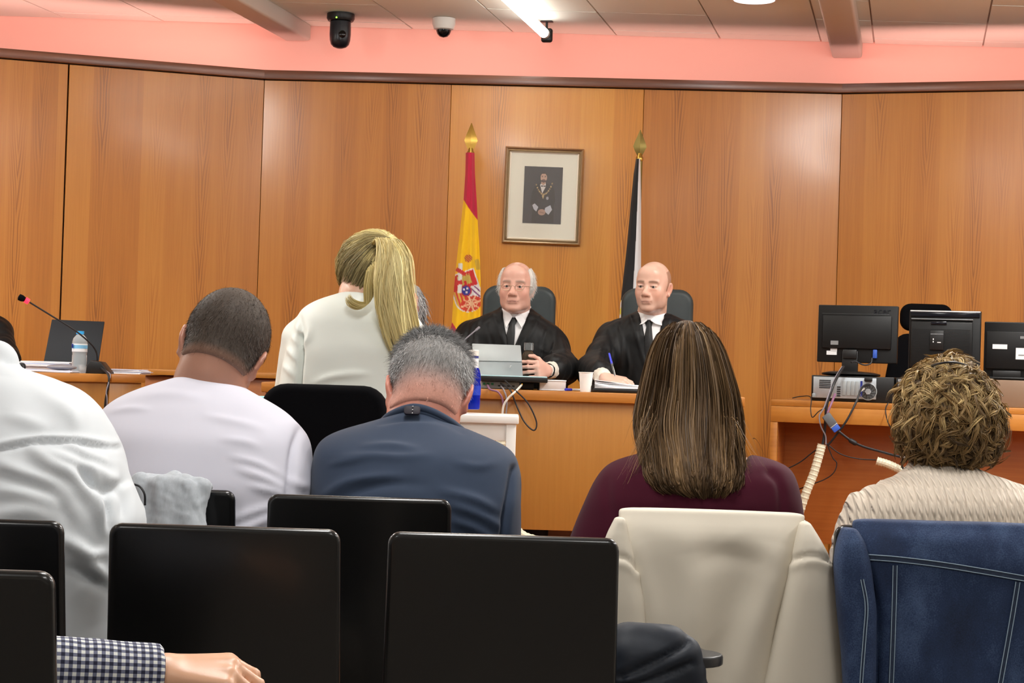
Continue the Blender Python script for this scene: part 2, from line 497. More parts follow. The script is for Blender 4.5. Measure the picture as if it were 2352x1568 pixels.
# ------------------------------------------------------------------ things on the ceiling
TUBEM = mat('lamp_tube', (255, 252, 246), 0.4, emit=9.0)
LENS = mat('black_lens', (10, 11, 14), 0.12)
WHITEP = mat('white_plastic', (222, 220, 214), 0.4)
GREENLED = mat('green_led', (120, 255, 60), 0.4, emit=5)
e = P(1252, 78, 9.15)
t = thing('linear_lamp', 'glowing white linear tube lamp with a black end bracket under the ceiling', 'lamp', (e.x, e.y, CEIL))
a = Vector((e.x, e.y, e.z)); b_ = a - GRID * 3.4
mb = MB().cyl(a - GRID * 0.035, b_, 0.0235, n=20); mb.build('tube', TUBEM, t)
MB().cyl(a, a - GRID * 0.034, 0.0238, n=20).build('end_cap', WHITEP, t)
for q, nm in ((a, 'end_bracket'), (b_, 'end_bracket')):
    s_ = 1 if q is a else -1
    mb = MB().box(q + GRID * 0.016 * s_ + Vector((0.006, 0, -0.004)), (0.055, 0.03, 0.068), 0.012, rz=GZ, seg=3)
    mb.cyl(q + GRID * 0.016 * s_ + Vector((0.004, 0, 0.02)), Vector((q.x + 0.007, q.y + 0.016 * s_, CEIL)), 0.006)
    mb.box((q.x + 0.007, q.y + 0.016 * s_, CEIL - 0.002), (0.056, 0.04, 0.005), 0.001, rz=GZ)
    mb.build(nm, BLACKP, t)
p = P(1732, 0, 8.45)
t = thing('downlight', 'round recessed downlight glowing in the ceiling at the top edge', 'lamp', (p.x, 8.44, CEIL))
MB().lathe([(0.10, 0.0), (0.104, -0.006), (0.092, -0.012), (0.088, -0.004)], (p.x, 8.44, CEIL), 28).build('rim', WHITEP, t)
MB().lathe([(0.001, -0.005), (0.089, -0.0045)], (p.x, 8.44, CEIL), 28).build('diffuser', mat('lamp_disc', (245, 240, 255), 0.4, emit=7), t)
p = P(783, 30, 9.14)
t = thing('tracking_camera', 'black tracking camera with a green light hanging from the ceiling', 'camera', (p.x, p.y, CEIL))
o3 = (p.x, p.y, CEIL)
MB().lathe([(0.04, 0), (0.066, -0.002), (0.067, -0.024), (0.060, -0.036), (0.03, -0.04)], o3, 28).build('mount', BLACKP, t)
MB().lathe([(0.04, -0.034), (0.050, -0.04), (0.051, -0.1), (0.049, -0.128), (0.043, -0.148), (0.031, -0.160), (0.014, -0.166), (0.001, -0.167)], o3, 28).build('head', mat('black_gloss_housing', (22, 26, 34), 0.3), t)
MB().ball((p.x - 0.014, p.y - 0.066, CEIL - 0.030), (0.004, 0.003, 0.004)).build('indicator_light', GREENLED, t)
MB().ball((p.x + 0.012, p.y - 0.042, CEIL - 0.105), (0.02, 0.014, 0.02)).build('lens', LENS, t)
p = P(1020, 40, 9.18)
t = thing('dome_camera', 'small white dome camera with a dark lens on the ceiling', 'camera', (p.x, p.y, CEIL))
o3 = (p.x, p.y, CEIL)
MB().lathe([(0.04, 0), (0.056, -0.001), (0.055, -0.03), (0.047, -0.052), (0.036, -0.056), (0.03, -0.056)], o3, 28).build('housing', WHITEP, t)
MB().lathe([(0.036, -0.05), (0.035, -0.062), (0.030, -0.076), (0.019, -0.087), (0.001, -0.092)], o3, 24).build('dome', LENS, t)

# ------------------------------------------------------------------ portrait on the wall
GOLDF = mat('silver_gilt_frame', (170, 150, 122), 0.28, metal=0.8, var=0.15, vscale=30)
GILT2 = mat('pale_frame_lip', (224, 214, 196), 0.35, metal=0.4)
MATB = mat('cream_mount_board', (236, 237, 222), 0.8)
A2, B2 = PL1, PR1
c = hit(1247, 451, A2, B2)
q = P(1247, 451, c.y)
M = frame_of(A2, B2, (q.x, q.y - 0.014, q.z)) @ Matrix.Rotation(math.radians(2.6), 4, 'X') @ Matrix.Rotation(math.radians(0.7), 4, 'Y')
fw, fh = 0.370, 0.455
t = thing('portrait', 'gilt framed portrait of a man in dark robes hung on the wall', 'picture', (q.x, q.y, q.z))
def ring(w, h, bw, prof):
    """mitred frame: profile of (inset 0..1 of bw, proud) points"""
    V = []; F = []
    n = len(prof)
    for sx_, sz_ in ((1, 1), (-1, 1), (-1, -1), (1, -1)):
        for u, d in prof: V.append((sx_ * (w / 2 - u * bw), -d, sz_ * (h / 2 - u * bw)))
    for i in range(4):
        j = (i + 1) % 4
        for k_ in range(n):
            l_ = (k_ + 1) % n
            F.append([i * n + k_, j * n + k_, j * n + l_, i * n + l_])
    return V, F
V, F = ring(fw, fh, 0.024, [(0, 0), (0, 0.016), (0.25, 0.026), (0.55, 0.02), (0.7, 0.023), (1, 0.012), (1, 0)])
MB().add(V, F, M).build('frame', GOLDF, t, angle=25)
V, F = ring(fw - 0.046, fh - 0.046, 0.006, [(0, 0.008), (0, 0.014), (1, 0.011), (1, 0.008)])
MB().add(V, F, M).build('frame_lip', GILT2, t, angle=25)
MB().box((0, -0.006, 0), (fw - 0.04, 0.008, fh - 0.04), M=M).build('mount_board', MATB, t)
pw, ph = 0.181, 0.268
PH = M @ Matrix.Translation((-0.001, -0.0105, 0.004))
photo = MB().box((0, 0, 0), (pw, 0.002, ph), M=PH).build('photograph', mat('photo_backdrop', (44, 46, 50), 0.5, var=0.25, vscale=14), t)
def flat(name, pts, col, d, m=None, rough=0.5):
    """a printed shape of the photograph, in photo units (x right, z up, origin at its centre)"""
    V = [(x * pw / 2, -0.0014 - d * 0.0001, z * ph / 2) for x, z in pts]
    MB().add(V, [list(range(len(V)))], PH).build(name, m or mat('print_%d_%d_%d' % col, col, rough), photo)
def oval(cx, cz, rx, rz_, n=18, a0=0, a1=360):
    return [(cx + rx * math.cos(math.radians(a0 + (a1 - a0) * i / n)), cz + rz_ * math.sin(math.radians(a0 + (a1 - a0) * i / n))) for i in range(n + (0 if a1 - a0 == 360 else 1))]
flat('printed_robe', [(-0.18, 0.42), (-0.42, 0.3), (-0.56, 0.1), (-0.64, -0.3), (-0.5, -0.4), (-0.54, -0.98), (0.62, -0.98), (0.6, -0.3), (0.66, -0.2), (0.6, 0.18), (0.5, 0.32), (0.2, 0.42)], (16, 16, 18), 0)
flat('printed_sleeve_shade', [(-0.34, 0.1), (-0.2, -0.35), (0.3, -0.4), (0.42, 0.1), (0.3, -0.1), (0.0, -0.3), (-0.2, -0.1)], (26, 27, 30), 1)
flat('printed_shirt', [(-0.1, 0.42), (-0.16, 0.36), (-0.03, 0.06), (0.14, 0.3), (0.14, 0.42)], (212, 210, 206), 2)
flat('printed_bow_tie', [(-0.1, 0.345), (-0.1, 0.29), (0.02, 0.31), (0.13, 0.29), (0.13, 0.345), (0.02, 0.33)], (20, 20, 22), 3)
flat('printed_neck', [(-0.1, 0.5), (-0.11, 0.4), (0.02, 0.35), (0.13, 0.42), (0.13, 0.5)], (176, 142, 122), 3)
flat('printed_face', oval(0.02, 0.62, 0.17, 0.185), (188, 154, 134), 4)
flat('printed_hair', oval(0.02, 0.66, 0.185, 0.17, 14, 10, 170) + [(-0.14, 0.68), (-0.08, 0.75), (0.1, 0.755), (0.18, 0.68)], (40, 34, 32), 5)
flat('printed_beard', [(-0.13, 0.54), (-0.09, 0.47), (0.02, 0.435), (0.13, 0.47), (0.17, 0.54), (0.12, 0.52), (0.08, 0.555), (-0.03, 0.555), (-0.08, 0.52)], (70, 58, 52), 5)
flat('printed_mouth', [(-0.04, 0.525), (0.03, 0.515), (0.09, 0.525), (0.03, 0.535)], (150, 100, 92), 6)
flat('printed_brow', [(-0.1, 0.66), (-0.02, 0.655), (-0.02, 0.672), (-0.09, 0.68)], (48, 40, 36), 6)
flat('printed_brow', [(0.06, 0.655), (0.14, 0.66), (0.13, 0.68), (0.06, 0.672)], (48, 40, 36), 6)
flat('printed_eye', [(-0.09, 0.635), (-0.03, 0.63), (-0.03, 0.645), (-0.08, 0.65)], (44, 34, 30), 6)
flat('printed_eye', [(0.06, 0.63), (0.13, 0.635), (0.12, 0.65), (0.06, 0.645)], (44, 34, 30), 6)
for i in range(15):
    u = i / 14
    x = -0.37 + 0.82 * u + 0.02
    z = 0.36 - 0.36 * math.sin(math.pi * u) ** 0.8 + 0.06 * u
    flat('printed_chain_link', oval(x, z, 0.042, 0.034, 8), (176, 152, 104) if i % 2 else (138, 116, 76), 6)
flat('printed_chain_pendant', [(-0.05, -0.02), (0.03, -0.14), (0.08, -0.02), (0.02, 0.02)], (184, 160, 110), 7)
flat('printed_star', oval(0.25, -0.1, 0.07, 0.06, 8), (150, 152, 156), 7)
flat('printed_cuff', [(-0.52, -0.36), (-0.4, -0.3), (-0.2, -0.42), (-0.3, -0.58), (-0.44, -0.5)], (186, 192, 202), 7)
flat('printed_cuff', [(0.16, -0.44), (0.42, -0.34), (0.52, -0.5), (0.34, -0.68), (0.12, -0.56)], (186, 192, 202), 7)
flat('printed_hands', oval(-0.02, -0.6, 0.2, 0.11, 14), (172, 138, 120), 8)
flat('printed_finger_line', [(-0.14, -0.6), (0.1, -0.64), (0.12, -0.62), (-0.12, -0.58)], (128, 94, 80), 9)
MB().box((0, -0.0135, 0), (fw - 0.05, 0.0012, fh - 0.05), M=M).build('glazing', mat('clear_pane', (255, 255, 255), 0.03, spec=0.5, alpha=0.06), t)
# ------------------------------------------------------------------ flags behind the bench
BRASS = mat('brass', (196, 160, 78), 0.25, metal=0.9)
BRASSD = mat('dull_brass', (128, 112, 60), 0.35, metal=0.7)
POLE = mat('varnished_pole', (120, 78, 40), 0.35)
FLAGM = mat('flag_cloth', (255, 255, 255), 0.75, attr=True, sheen=0.2)
def flag_stand(name, label, x_tip, y_tip, y_neck, Y, brass, foot_px):
    p0 = P(x_tip, y_neck, Y); tip = P(x_tip, y_tip, Y)
    t = thing(name, label, 'flag', (p0.x, Y, 0.25))
    MB().cyl((p0.x, Y, 0.28), (p0.x, Y, p0.z - 0.01), 0.014).build('pole', BRASSD if brass is BRASSD else POLE, t)
    MB().lathe([(0.16, 0), (0.16, 0.02), (0.06, 0.045), (0.025, 0.07), (0.02, 0.1)], (p0.x, Y, 0.25), 24).build('base', BRASS, t)
    L = tip.z - p0.z
    mb = MB(); V = []; F = []
    prof = [(0.012, 0.004, 0.0), (0.010, 0.005, 0.06), (0.022, 0.012, 0.24), (0.030, 0.012, 0.40), (0.024, 0.010, 0.55), (0.011, 0.006, 0.80), (0.001, 0.001, 1.0)]
    for a_, b_, u in prof:
        for s_ in ((1, 0), (0, -1), (-1, 0), (0, 1)): V.append((p0.x + a_ * s_[0], Y + b_ * s_[1], p0.z + L * u))
    for j in range(len(prof) - 1):
        for i in range(4): F.append([j * 4 + i, j * 4 + (i + 1) % 4, (j + 1) * 4 + (i + 1) % 4, (j + 1) * 4 + i])
    mb.add(V, F).build('spearhead', brass, t, angle=15)
    MB().lathe([(0.012, -0.02), (0.017, -0.012), (0.017, 0.0), (0.012, 0.008), (0.009, 0.02)], (p0.x, Y, p0.z), 16).build('collar', BRASS, t)
    return t, p0
def cloth(left, right, Y, bands, amp, name, t, nu=44, nv=150, folds=5, ph=0.0, decals=None, close=True):
    """hanging cloth: its two edges are curves in space, folds run down it, a second layer closes the bundle behind"""
    lz = np.array([[*P(x, y, Y)] for x, y in left]); rz_ = np.array([[*P(x, y, Y)] for x, y in right])
    zt, zb = (lz[0, 2] + rz_[0, 2]) / 2, (lz[-1, 2] + rz_[-1, 2]) / 2
    u = np.linspace(0, 1, nu); v = np.linspace(0, 1, nv)
    U, Vv = np.meshgrid(u, v)
    Z = zt + (zb - zt) * Vv
    xl = np.interp(-Z, -lz[:, 2], lz[:, 0]); xr = np.interp(-Z, -rz_[:, 2], rz_[:, 0])
    X = xl + (xr - xl) * U
    wid = (xr - xl)
    D = amp * np.minimum(1, wid / 0.1) * (np.sin(U * folds * 2 * np.pi + ph + 1.4 * np.sin(Vv * 3)) * (0.3 + 0.7 * Vv ** 0.5)) - 0.022 * np.sin(np.pi * U) - 0.016
    Yy = Y + D
    C = bands(U, Vv, X, Z)
    if decals is not None: C = decals(U, Vv, X, Z, C)
    V = np.stack([X, Yy, Z], -1).reshape(-1, 3)
    i = np.arange(nv * nu).reshape(nv, nu)
    F = np.stack([i[:-1, :-1], i[1:, :-1], i[1:, 1:], i[:-1, 1:]], -1).reshape(-1, 4)
    # rear layer of the bundle
    V2 = V.copy(); V2[:, 1] = Y + 0.03 + 0.012 * np.sin(np.pi * U).ravel() * np.minimum(1, (wid / 0.1)).ravel()
    V2[:, 0] = (X + (0.5 - U) * 0.01).ravel()
    n = len(V)
    edge = []
    for col_ in (0, nu - 1):
        e_ = i[:, col_]
        q = np.stack([e_[:-1], e_[1:], e_[1:] + n, e_[:-1] + n], -1)
        edge.append(q if col_ else q[:, ::-1])
    F = np.vstack([F, F[:, ::-1] + n] + edge)
    Cc = np.vstack([C.reshape(-1, 3)] * 2)
    return npmesh(name, np.vstack([V, V2]), F, FLAGM, t, col=Cc)

RED, YEL = np.array(lin((190, 24, 62))), np.array(lin((246, 196, 8)))
def es_bands(U, V, X, Z):
    # stripes run almost down the hanging cloth: red top, broad yellow, red foot
    zt, zb = Z[0, 0], Z[-1, 0]
    b1 = P(1077, 480, 8.6).z - 0.09 * (U - 0.45); b2 = P(1077, 745, 8.6).z + 0.13 * (0.3 - U) + 0.0
    C = np.where((Z > b1)[..., None], RED, YEL)
    b2 = P(1050, 740, 8.6).z - 0.16 * U
    C = np.where((Z < b2)[..., None], RED, C)
    return C
def es_arms(U, V, X, Z, C):
    def w(px, py): q = P(px, py, 8.6); return q.x, q.z
    s = 4400 / 8.6
    def rot(cx, cy, a):
        x0, z0 = w(cx, cy); c_, s_ = math.cos(a), math.sin(a)
        dx, dz = (X - x0) * s, (Z - z0) * s
        return dx * c_ + dz * s_, -dx * s_ + dz * c_
    def paint(C, mask, col): return np.where(mask[..., None], np.array(lin(col)), C)
    x, z = rot(1071, 668, 0.35)
    sh_ = (abs(x) < 33) & (z < 44) & (z > -20) | ((x / 33) ** 2 + ((z + 20) / 30) ** 2 < 1)
    C = paint(C, sh_, (226, 226, 220))
    xi, zi = x / 29, z
    inn = ((abs(x) < 30) & (z < 41) & (z > -20)) | ((x / 30) ** 2 + ((z + 20) / 27) ** 2 < 1)
    C = paint(C, inn & (x < 0) & (z > 6), (198, 36, 44))
    C = paint(C, inn & (x >= 0) & (z > 6), (205, 40, 44))
    cas = (abs(x - 4) < 15) & (abs(z - 25) < 12) & ~((abs(x - 4) < 3) & (z < 22))
    C = paint(C, cas, (196, 172, 84))
    C = paint(C, cas & (z > 32) & (np.sin(x * 0.9) > 0.2), (198, 36, 44))
    C = paint(C, inn & (x < 0) & (z <= 6), (214, 170, 70))
    C = paint(C, inn & (x < 0) & (z <= 6) & (np.sin(x * 0.75) > 0), (206, 70, 52))
    C = paint(C, inn & (x >= 4) & (z <= 6), (232, 228, 226))
    lion = inn & (x > 12) & (z <= 4) & (z > -24) & (np.sin(x * 0.6 + z * 0.35) > 0.45)
    C = paint(C, lion, (128, 54, 116))
    low = ((x - 2) / 26) ** 2 + ((z + 32) / 17) ** 2 < 1
    C = paint(C, low, (206, 66, 46))
    ch = low & ((abs(x - 2) < 2) | (abs(z + 32) < 2) | (abs(abs(x - 2) - abs(z + 32)) < 2.2) | (abs(((x - 2) ** 2 / 400 + (z + 32) ** 2 / 170) - 0.5) < 0.09))
    C = paint(C, ch, (236, 190, 150))
    ov = (x / 13) ** 2 + ((z - 0) / 14) ** 2 < 1
    C = paint(C, ov, (180, 36, 52))
    ov = (x / 10) ** 2 + ((z - 0) / 11) ** 2 < 1
    C = paint(C, ov, (52, 54, 142))
    for a_, b_ in ((-4, 4), (4, 4), (0, -4)):
        C = paint(C, ((x - a_) / 2.6) ** 2 + ((z - b_) / 2.8) ** 2 < 1, (226, 224, 226))
    # crown, column and ribbon beside the shield
    x, z = rot(1076, 594, 0.2)
    C = paint(C, (x / 9) ** 2 + (z / 9) ** 2 < 1, (186, 48, 50))
    C = paint(C, ((x / 9) ** 2 + (z / 9) ** 2 < 1) & (np.sin(x * 1.3 + z) > 0.3), (206, 170, 60))
    x, z = rot(1057, 640, 0.0)
    C = paint(C, (abs(x) < 5) & (abs(z) < 34), (224, 222, 214))
    x, z = rot(1058, 624, -0.5)
    C = paint(C, (abs(z) < 4.5) & (abs(x) < 12), (200, 50, 50))
    x, z = rot(1052, 650, 0.2)
    C = paint(C, (abs(z) < 5) & (abs(x) < 10), (200, 50, 50))
    x, z = rot(1097, 608, 0.2)
    C = paint(C, (abs(x) < 5) & (abs(z) < 12), (204, 168, 60))
    return C
t, p0 = flag_stand('flag', 'red and yellow flag with a coat of arms draped on its pole', 1081, 282, 350, 8.6, BRASS, 0)
cloth([(1070, 352), (1069, 400), (1065, 460), (1058, 520), (1050, 590), (1043, 660), (1038, 740), (1030, 800), (1022, 900), (1015, 1010)],
      [(1090, 352), (1091, 400), (1095, 460), (1098, 520), (1102, 580), (1104, 640), (1104, 720), (1102, 800), (1104, 900), (1108, 1010)],
      8.6, es_bands, 0.012, 'cloth', t, nu=90, nv=300, folds=2.4, ph=0.6, decals=es_arms)
WHT, BLK = np.array(lin((222, 224, 228))), np.array(lin((18, 18, 22)))
def ce_bands(U, V, X, Z):
    edge = 0.64 - 0.16 * V * 1.0
    C = np.where((U > edge)[..., None], WHT, BLK)
    z1 = P(1425, 690, 8.55).z
    low = (Z < z1) & (U < 0.5)
    C = np.where(low[..., None], WHT, C)
    C = np.where((low & (abs(np.sin((U * 9 + V * 60))) > 0.72) & (Z > z1 - 0.06))[..., None], np.array(lin((226, 214, 60))), C)
    return C
t, p0 = flag_stand('flag', 'black and white flag hanging folded on a brass pole', 1469, 298, 362, 8.55, BRASSD, 0)
cloth([(1460, 366), (1455, 400), (1448, 470), (1440, 560), (1431, 640), (1424, 700), (1419, 780), (1414, 900), (1410, 1010)],
      [(1470, 366), (1471, 400), (1472, 470), (1472, 560), (1472, 640), (1472, 700), (1473, 780), (1476, 900), (1480, 1010)],
      8.55, ce_bands, 0.010, 'cloth', t, nu=60, nv=200, folds=1.6, ph=2.0)

# ------------------------------------------------------------------ judges' bench
BZ = 1.03
bl, br = P(612, 880, 6.9).x, P(1700, 900, 6.9).x
bench = thing('judges_bench', 'long golden oak bench where the robed judges sit', 'bench', ((bl + br) / 2, 7.2, 0.25))
MB().box(((bl + br) / 2, 7.17, BZ - 0.018), (br - bl + 0.03, 0.60, 0.036), 0.004).build('worktop', WOODD, bench)
MB().box(((bl + br) / 2, 6.905, (0.53 + BZ - 0.036) / 2), (br - bl, 0.03, BZ - 0.036 - 0.53), 0.002).build('front_panel', WOODB, bench)
for x in (bl + 0.02, (bl + br) / 2, br - 0.02):
    MB().box((x, 7.17, (0.25 + BZ - 0.036) / 2), (0.03, 0.48, BZ - 0.036 - 0.25), 0.002).build('side_panel', WOODI, bench)
MB().box(((bl + br) / 2, 7.42, 0.45), (br - bl - 0.06, 0.02, 0.3)).build('inner_rail', WOODI, bench)

# right-hand desk, set slightly askew, nearer at its right end
ra, rb = P(1771, 917, 7.50), P(2440, 935, 7.18)
M = frame_of(ra, rb, (ra.x, ra.y, 0.25)); L = (Vector((rb.x, rb.y)) - Vector((ra.x, ra.y))).length + 0.5
RZ = ra.z - 0.25
rd = thing('side_desk', 'open fronted wooden desk carrying the computers and monitors', 'desk', (ra.x, ra.y, 0.25))
MB().box((L / 2, 0.33, RZ - 0.012), (L, 0.66, 0.024), 0.002, M=M).build('worktop', WOODD, rd)
MB().box((L / 2, 0.012, RZ - 0.056), (L, 0.024, 0.062), 0.002, M=M).build('apron', WOODD, rd)
MB().box((0.014, 0.012, (RZ - 0.088) / 2), (0.028, 0.024, RZ - 0.088), 0.001, M=M).build('front_post', WOODD, rd)
MB().box((0.014, 0.34, (RZ - 0.03) / 2), (0.028, 0.62, RZ - 0.03), 0.001, M=M).build('side_panel', WOODI, rd)
MB().box((L / 2, 0.20, 0.20 + (RZ - 0.23) / 2), (L - 0.03, 0.02, RZ - 0.23), 0.001, M=M).build('modesty_panel', WOODI, rd)
MB().box((L - 0.014, 0.34, (RZ - 0.03) / 2), (0.028, 0.62, RZ - 0.03), 0.001, M=M).build('side_panel', WOODI, rd)
RM = M; RDZ = ra.z
ru = thing('monitor_riser', 'taupe box on the desk carrying the rightmost monitor', 'box', tuple(M @ Vector((0.9, 0.2, RZ))))
def rdl(px, py, off):
    """a point of the right desk's frame seen at px: x along the desk at depth off behind its front"""
    A = M @ Vector((0, off, 0)); B = M @ Vector((1, off, 0))
    w_ = hit(px, py, Vector((A.x, A.y)), Vector((B.x, B.y)))
    return (M.inverted() @ Vector((w_.x, w_.y, 0))).x
xa, xb = rdl(2262, 910, 0.05), rdl(2480, 910, 0.05)
MB().box(((xa + xb) / 2, 0.2, RZ + 0.052), (xb - xa, 0.3, 0.104), 0.004, M=M).build('case', mat('taupe_laminate', (128, 104, 84), 0.5, var=0.08), ru)

# left-hand desk in two lengths
LZ = 1.037
la, lb, lc = P(-160, 868, 6.75), P(252, 859, 7.3), P(332, 857, 7.42)
ld = thing('witness_desk', 'wooden desk with papers, bottle and microphone at the left', 'desk', (la.x, la.y, 0.25))
for (p_, q_, nm) in ((la, lb, 'a'), (lb, lc, 'b')):
    Ml = frame_of(p_, q_, (p_.x, p_.y, 0.25)); Ll = (Vector((q_.x, q_.y)) - Vector((p_.x, p_.y))).length
    MB().box((Ll / 2, 0.34, LZ - 0.25 - 0.015), (Ll - 0.004, 0.70, 0.03), 0.003, M=Ml).build('worktop', WOODD, ld)
    MB().box((Ll / 2, 0.02, 0.378), (Ll - 0.012, 0.024, 0.755), 0.002, M=Ml).build('front_panel', WOODB, ld)
    MB().box((Ll - 0.02, 0.34, 0.37), (0.024, 0.6, 0.74), 0.002, M=Ml).build('side_panel', WOODI, ld)
lm, ln = P(334, 848, 8.1), P(640, 850, 8.1)
cb = thing('low_cabinet', 'low wooden cabinet against the panelled wall behind the crew cut man', 'cabinet', ((lm.x + ln.x) / 2, 8.2, 0.25))
MB().box(((lm.x + ln.x) / 2, 8.3, (0.25 + 1.04) / 2), (ln.x - lm.x, 0.4, 0.77), 0.003).build('carcass', WOODI, cb)
MB().box(((lm.x + ln.x) / 2, 8.29, 1.045), (ln.x - lm.x + 0.02, 0.44, 0.024), 0.003).build('top', WOODD, cb)

# ------------------------------------------------------------------ chairs
LEATH = mat('dark_leather', (42, 50, 52), 0.5, var=0.1, vscale=20, bump=(160, 0.15, 0.001))
BLACKF = mat('black_fabric', (8, 8, 11), 0.95, spec=.1, bump=(500, 0.3, 0.001))
CHROME = mat('dark_metal', (60, 60, 62), 0.35, metal=0.9)
def swivel_chair(name, label, x, y, z0, wid, zt, zb, m, face, rz=0.0, lean=0.0):
    """padded tall back, seat, column, five-star base; face = +1 looks away from the camera"""
    t = thing(name, label, 'chair', (x, y, z0))
    T = Matrix.Translation((x, y, 0)) @ Matrix.Rotation(rz, 4, 'Z')
    h = zt - zb
    b = MB(); V = []; F = []
    nx, nz = 14, 14
    out = rrect(wid, h, wid * 0.2, 6, 0, 0, 1.0)
    b.prism(out, 0.07, T @ Matrix.Translation((0, -0.035, zb)) @ Matrix.Rotation(lean, 4, 'X'), bev=0.024, seg=4)
    b.build('backrest', m, t, angle=60)
    sy = face * 0.27
    MB().box((0, sy, z0 + 0.36), (0.48, 0.48, 0.08), 0.035, M=T, seg=3).build('seat', m, t)
    MB().tube([(0, face * 0.02, zb + 0.1), (0, face * 0.0, z0 + 0.33), (0, sy * 0.6, z0 + 0.33)], 0.02, sm=5, M=T).build('back_stem', CHROME, t)
    MB().cyl(T @ Vector((0, sy, z0 + 0.08)), T @ Vector((0, sy, z0 + 0.33)), 0.028).build('column', CHROME, t)
    bb = MB()
    for k_ in range(5):
        a_ = 2 * math.pi * k_ / 5 + 0.3
        bb.tube([T @ Vector((0, sy, z0 + 0.1)), T @ Vector((0.27 * math.cos(a_), sy + 0.27 * math.sin(a_), z0 + 0.065))], [0.022, 0.014], 8)
        bb.ball(T @ Vector((0.27 * math.cos(a_), sy + 0.27 * math.sin(a_), z0 + 0.03)), 0.028, 10, 6)
    bb.build('base', CHROME, t)
    return t
j1 = P(1194, 657, 8.02); j2 = P(1510, 664, 8.02)
swivel_chair('leather_chair', 'dark leather chair behind the judge in glasses', j1.x, 8.0, 0.25, 0.305, j1.z, 0.95, LEATH, -1)
swivel_chair('leather_chair', 'dark leather chair behind the bald judge', j2.x, 8.0, 0.25, 0.30, j2.z, 0.95, LEATH, -1)
q = P(748, 883, 5.28)
swivel_chair('office_chair', 'black fabric chair under the woman with the ponytail', q.x, 5.28, 0.25, 0.35, q.z, 0.72, BLACKF, 1, rz=-0.02)
q = P(2128, 698, 8.25)
t = thing('office_chair', 'empty black swivel chair behind the monitors', 'chair', (q.x, 8.25, 0.25))
T = Matrix.Translation((q.x, 8.25, 0))
MB().prism(rrect(0.222, 0.118, 0.045, 6), 0.06, T @ Matrix.Translation((0, -0.03, q.z - 0.118)), bev=0.02, seg=3).build('headrest', BLACKF, t, angle=60)
MB().prism(rrect(0.36, 0.33, 0.08, 6, 0, 0, 0.7), 0.06, T @ Matrix.Translation((-0.01, -0.03, q.z - 0.46)), bev=0.02, seg=3).build('backrest', BLACKF, t, angle=60)
MB().cyl((q.x, 8.26, q.z - 0.14), (q.x, 8.26, q.z - 0.1), 0.03).build('headrest_stem', CHROME, t)
MB().box((q.x, 8.0, 0.72), (0.46, 0.46, 0.08), 0.03, seg=3).build('seat', BLACKF, t)
MB().tube([(q.x, 8.27, 1.0), (q.x, 8.26, 0.7), (q.x, 8.1, 0.67)], 0.02, sm=5).build('back_stem', CHROME, t)
MB().cyl((q.x, 8.0, 0.33), (q.x, 8.0, 0.69), 0.028).build('column', CHROME, t)
bb = MB()
for k_ in range(5):
    a_ = 2 * math.pi * k_ / 5 + 0.3
    bb.tube([(q.x, 8.0, 0.35), (q.x + 0.26 * math.cos(a_), 8.0 + 0.26 * math.sin(a_), 0.315)], [0.022, 0.014], 8)
    bb.ball((q.x + 0.26 * math.cos(a_), 8.0 + 0.26 * math.sin(a_), 0.28), 0.028, 10, 6)
bb.build('base', CHROME, t)

# audience chairs: a moulded black back on a metal frame
CHB = mat('satin_black_shell', (9, 9, 10), 0.3, spec=0.5, coat=0.4, var=0.1, vscale=90, bump=(900, 0.05, 0.0005))
CW = 0.364
def audience_chair():
    t = thing('audience_chair', 'x', 'chair', (0, 0, 0))
    Tb = Matrix.Translation((0, 0.045, 0.43)) @ Matrix.Rotation(math.radians(8), 4, 'X')
    MB().prism(rrect(CW * 1.035, 0.413, 0.02, 5, 0, 0, 0.966), 0.020, Tb, bev=0.0085, seg=4).build('backrest', CHB, t, local=True)
    MB().box((0, 0.23, 0.45), (0.36, 0.40, 0.022), 0.010, seg=3).build('seat', CHB, t, local=True)
    MB().box((0, 0.22, 0.428), (0.34, 0.34, 0.02), 0.003).build('seat_frame', CHROME, t, local=True)
    for sx_ in (-1, 1):
        MB().tube([(sx_ * 0.150, 0.056, 0.62), (sx_ * 0.155, 0.078, 0.45), (sx_ * 0.18, 0.0, 0.2), (sx_ * 0.185, -0.03, 0.0)], 0.010, sm=4).build('leg', CHROME, t, local=True)
        MB().tube([(sx_ * 0.165, 0.38, 0.43), (sx_ * 0.18, 0.40, 0.2), (sx_ * 0.185, 0.41, 0.0)], 0.010, sm=4).build('leg', CHROME, t, local=True)
    return t
base_chair = audience_chair()
def chair_at(pxc, py_top, Y, label, first=False, rz=0.0):
    p = P(pxc, py_top, Y)
    t = base_chair if first else dup(base_chair, (0, 0, 0))
    t.location = (p.x, Y + 0.006, p.z - 0.84); t.location.z = 0.0
    t.rotation_euler = (0, 0, rz)
    t['label'] = label; t['group'] = 'black chairs of the audience'
    return t
chair_at(516, 1216, 3.02, 'black chair back left of centre, man in white tee shirt beyond it', True)
chair_at(1157, 1240, 3.02, 'black chair back in the middle of the nearest full row')
chair_at(-120, 1205, 3.02, 'black chair back behind the man in the white dress shirt')
chair_at(-222, 1312, 2.31, 'nearest black chair back, cut off by the lower left corner')
chair_at(333, 1113, 3.86, 'black chair with a grey hooded top hung over its back')
chair_at(826, 1140, 3.80, 'black chair behind the man in the navy shirt')
chair_at(1640, 1192, 3.56, 'black chair covered by the cream blazer')
chair_at(2150, 1214, 3.46, 'black chair covered by the denim jacket')
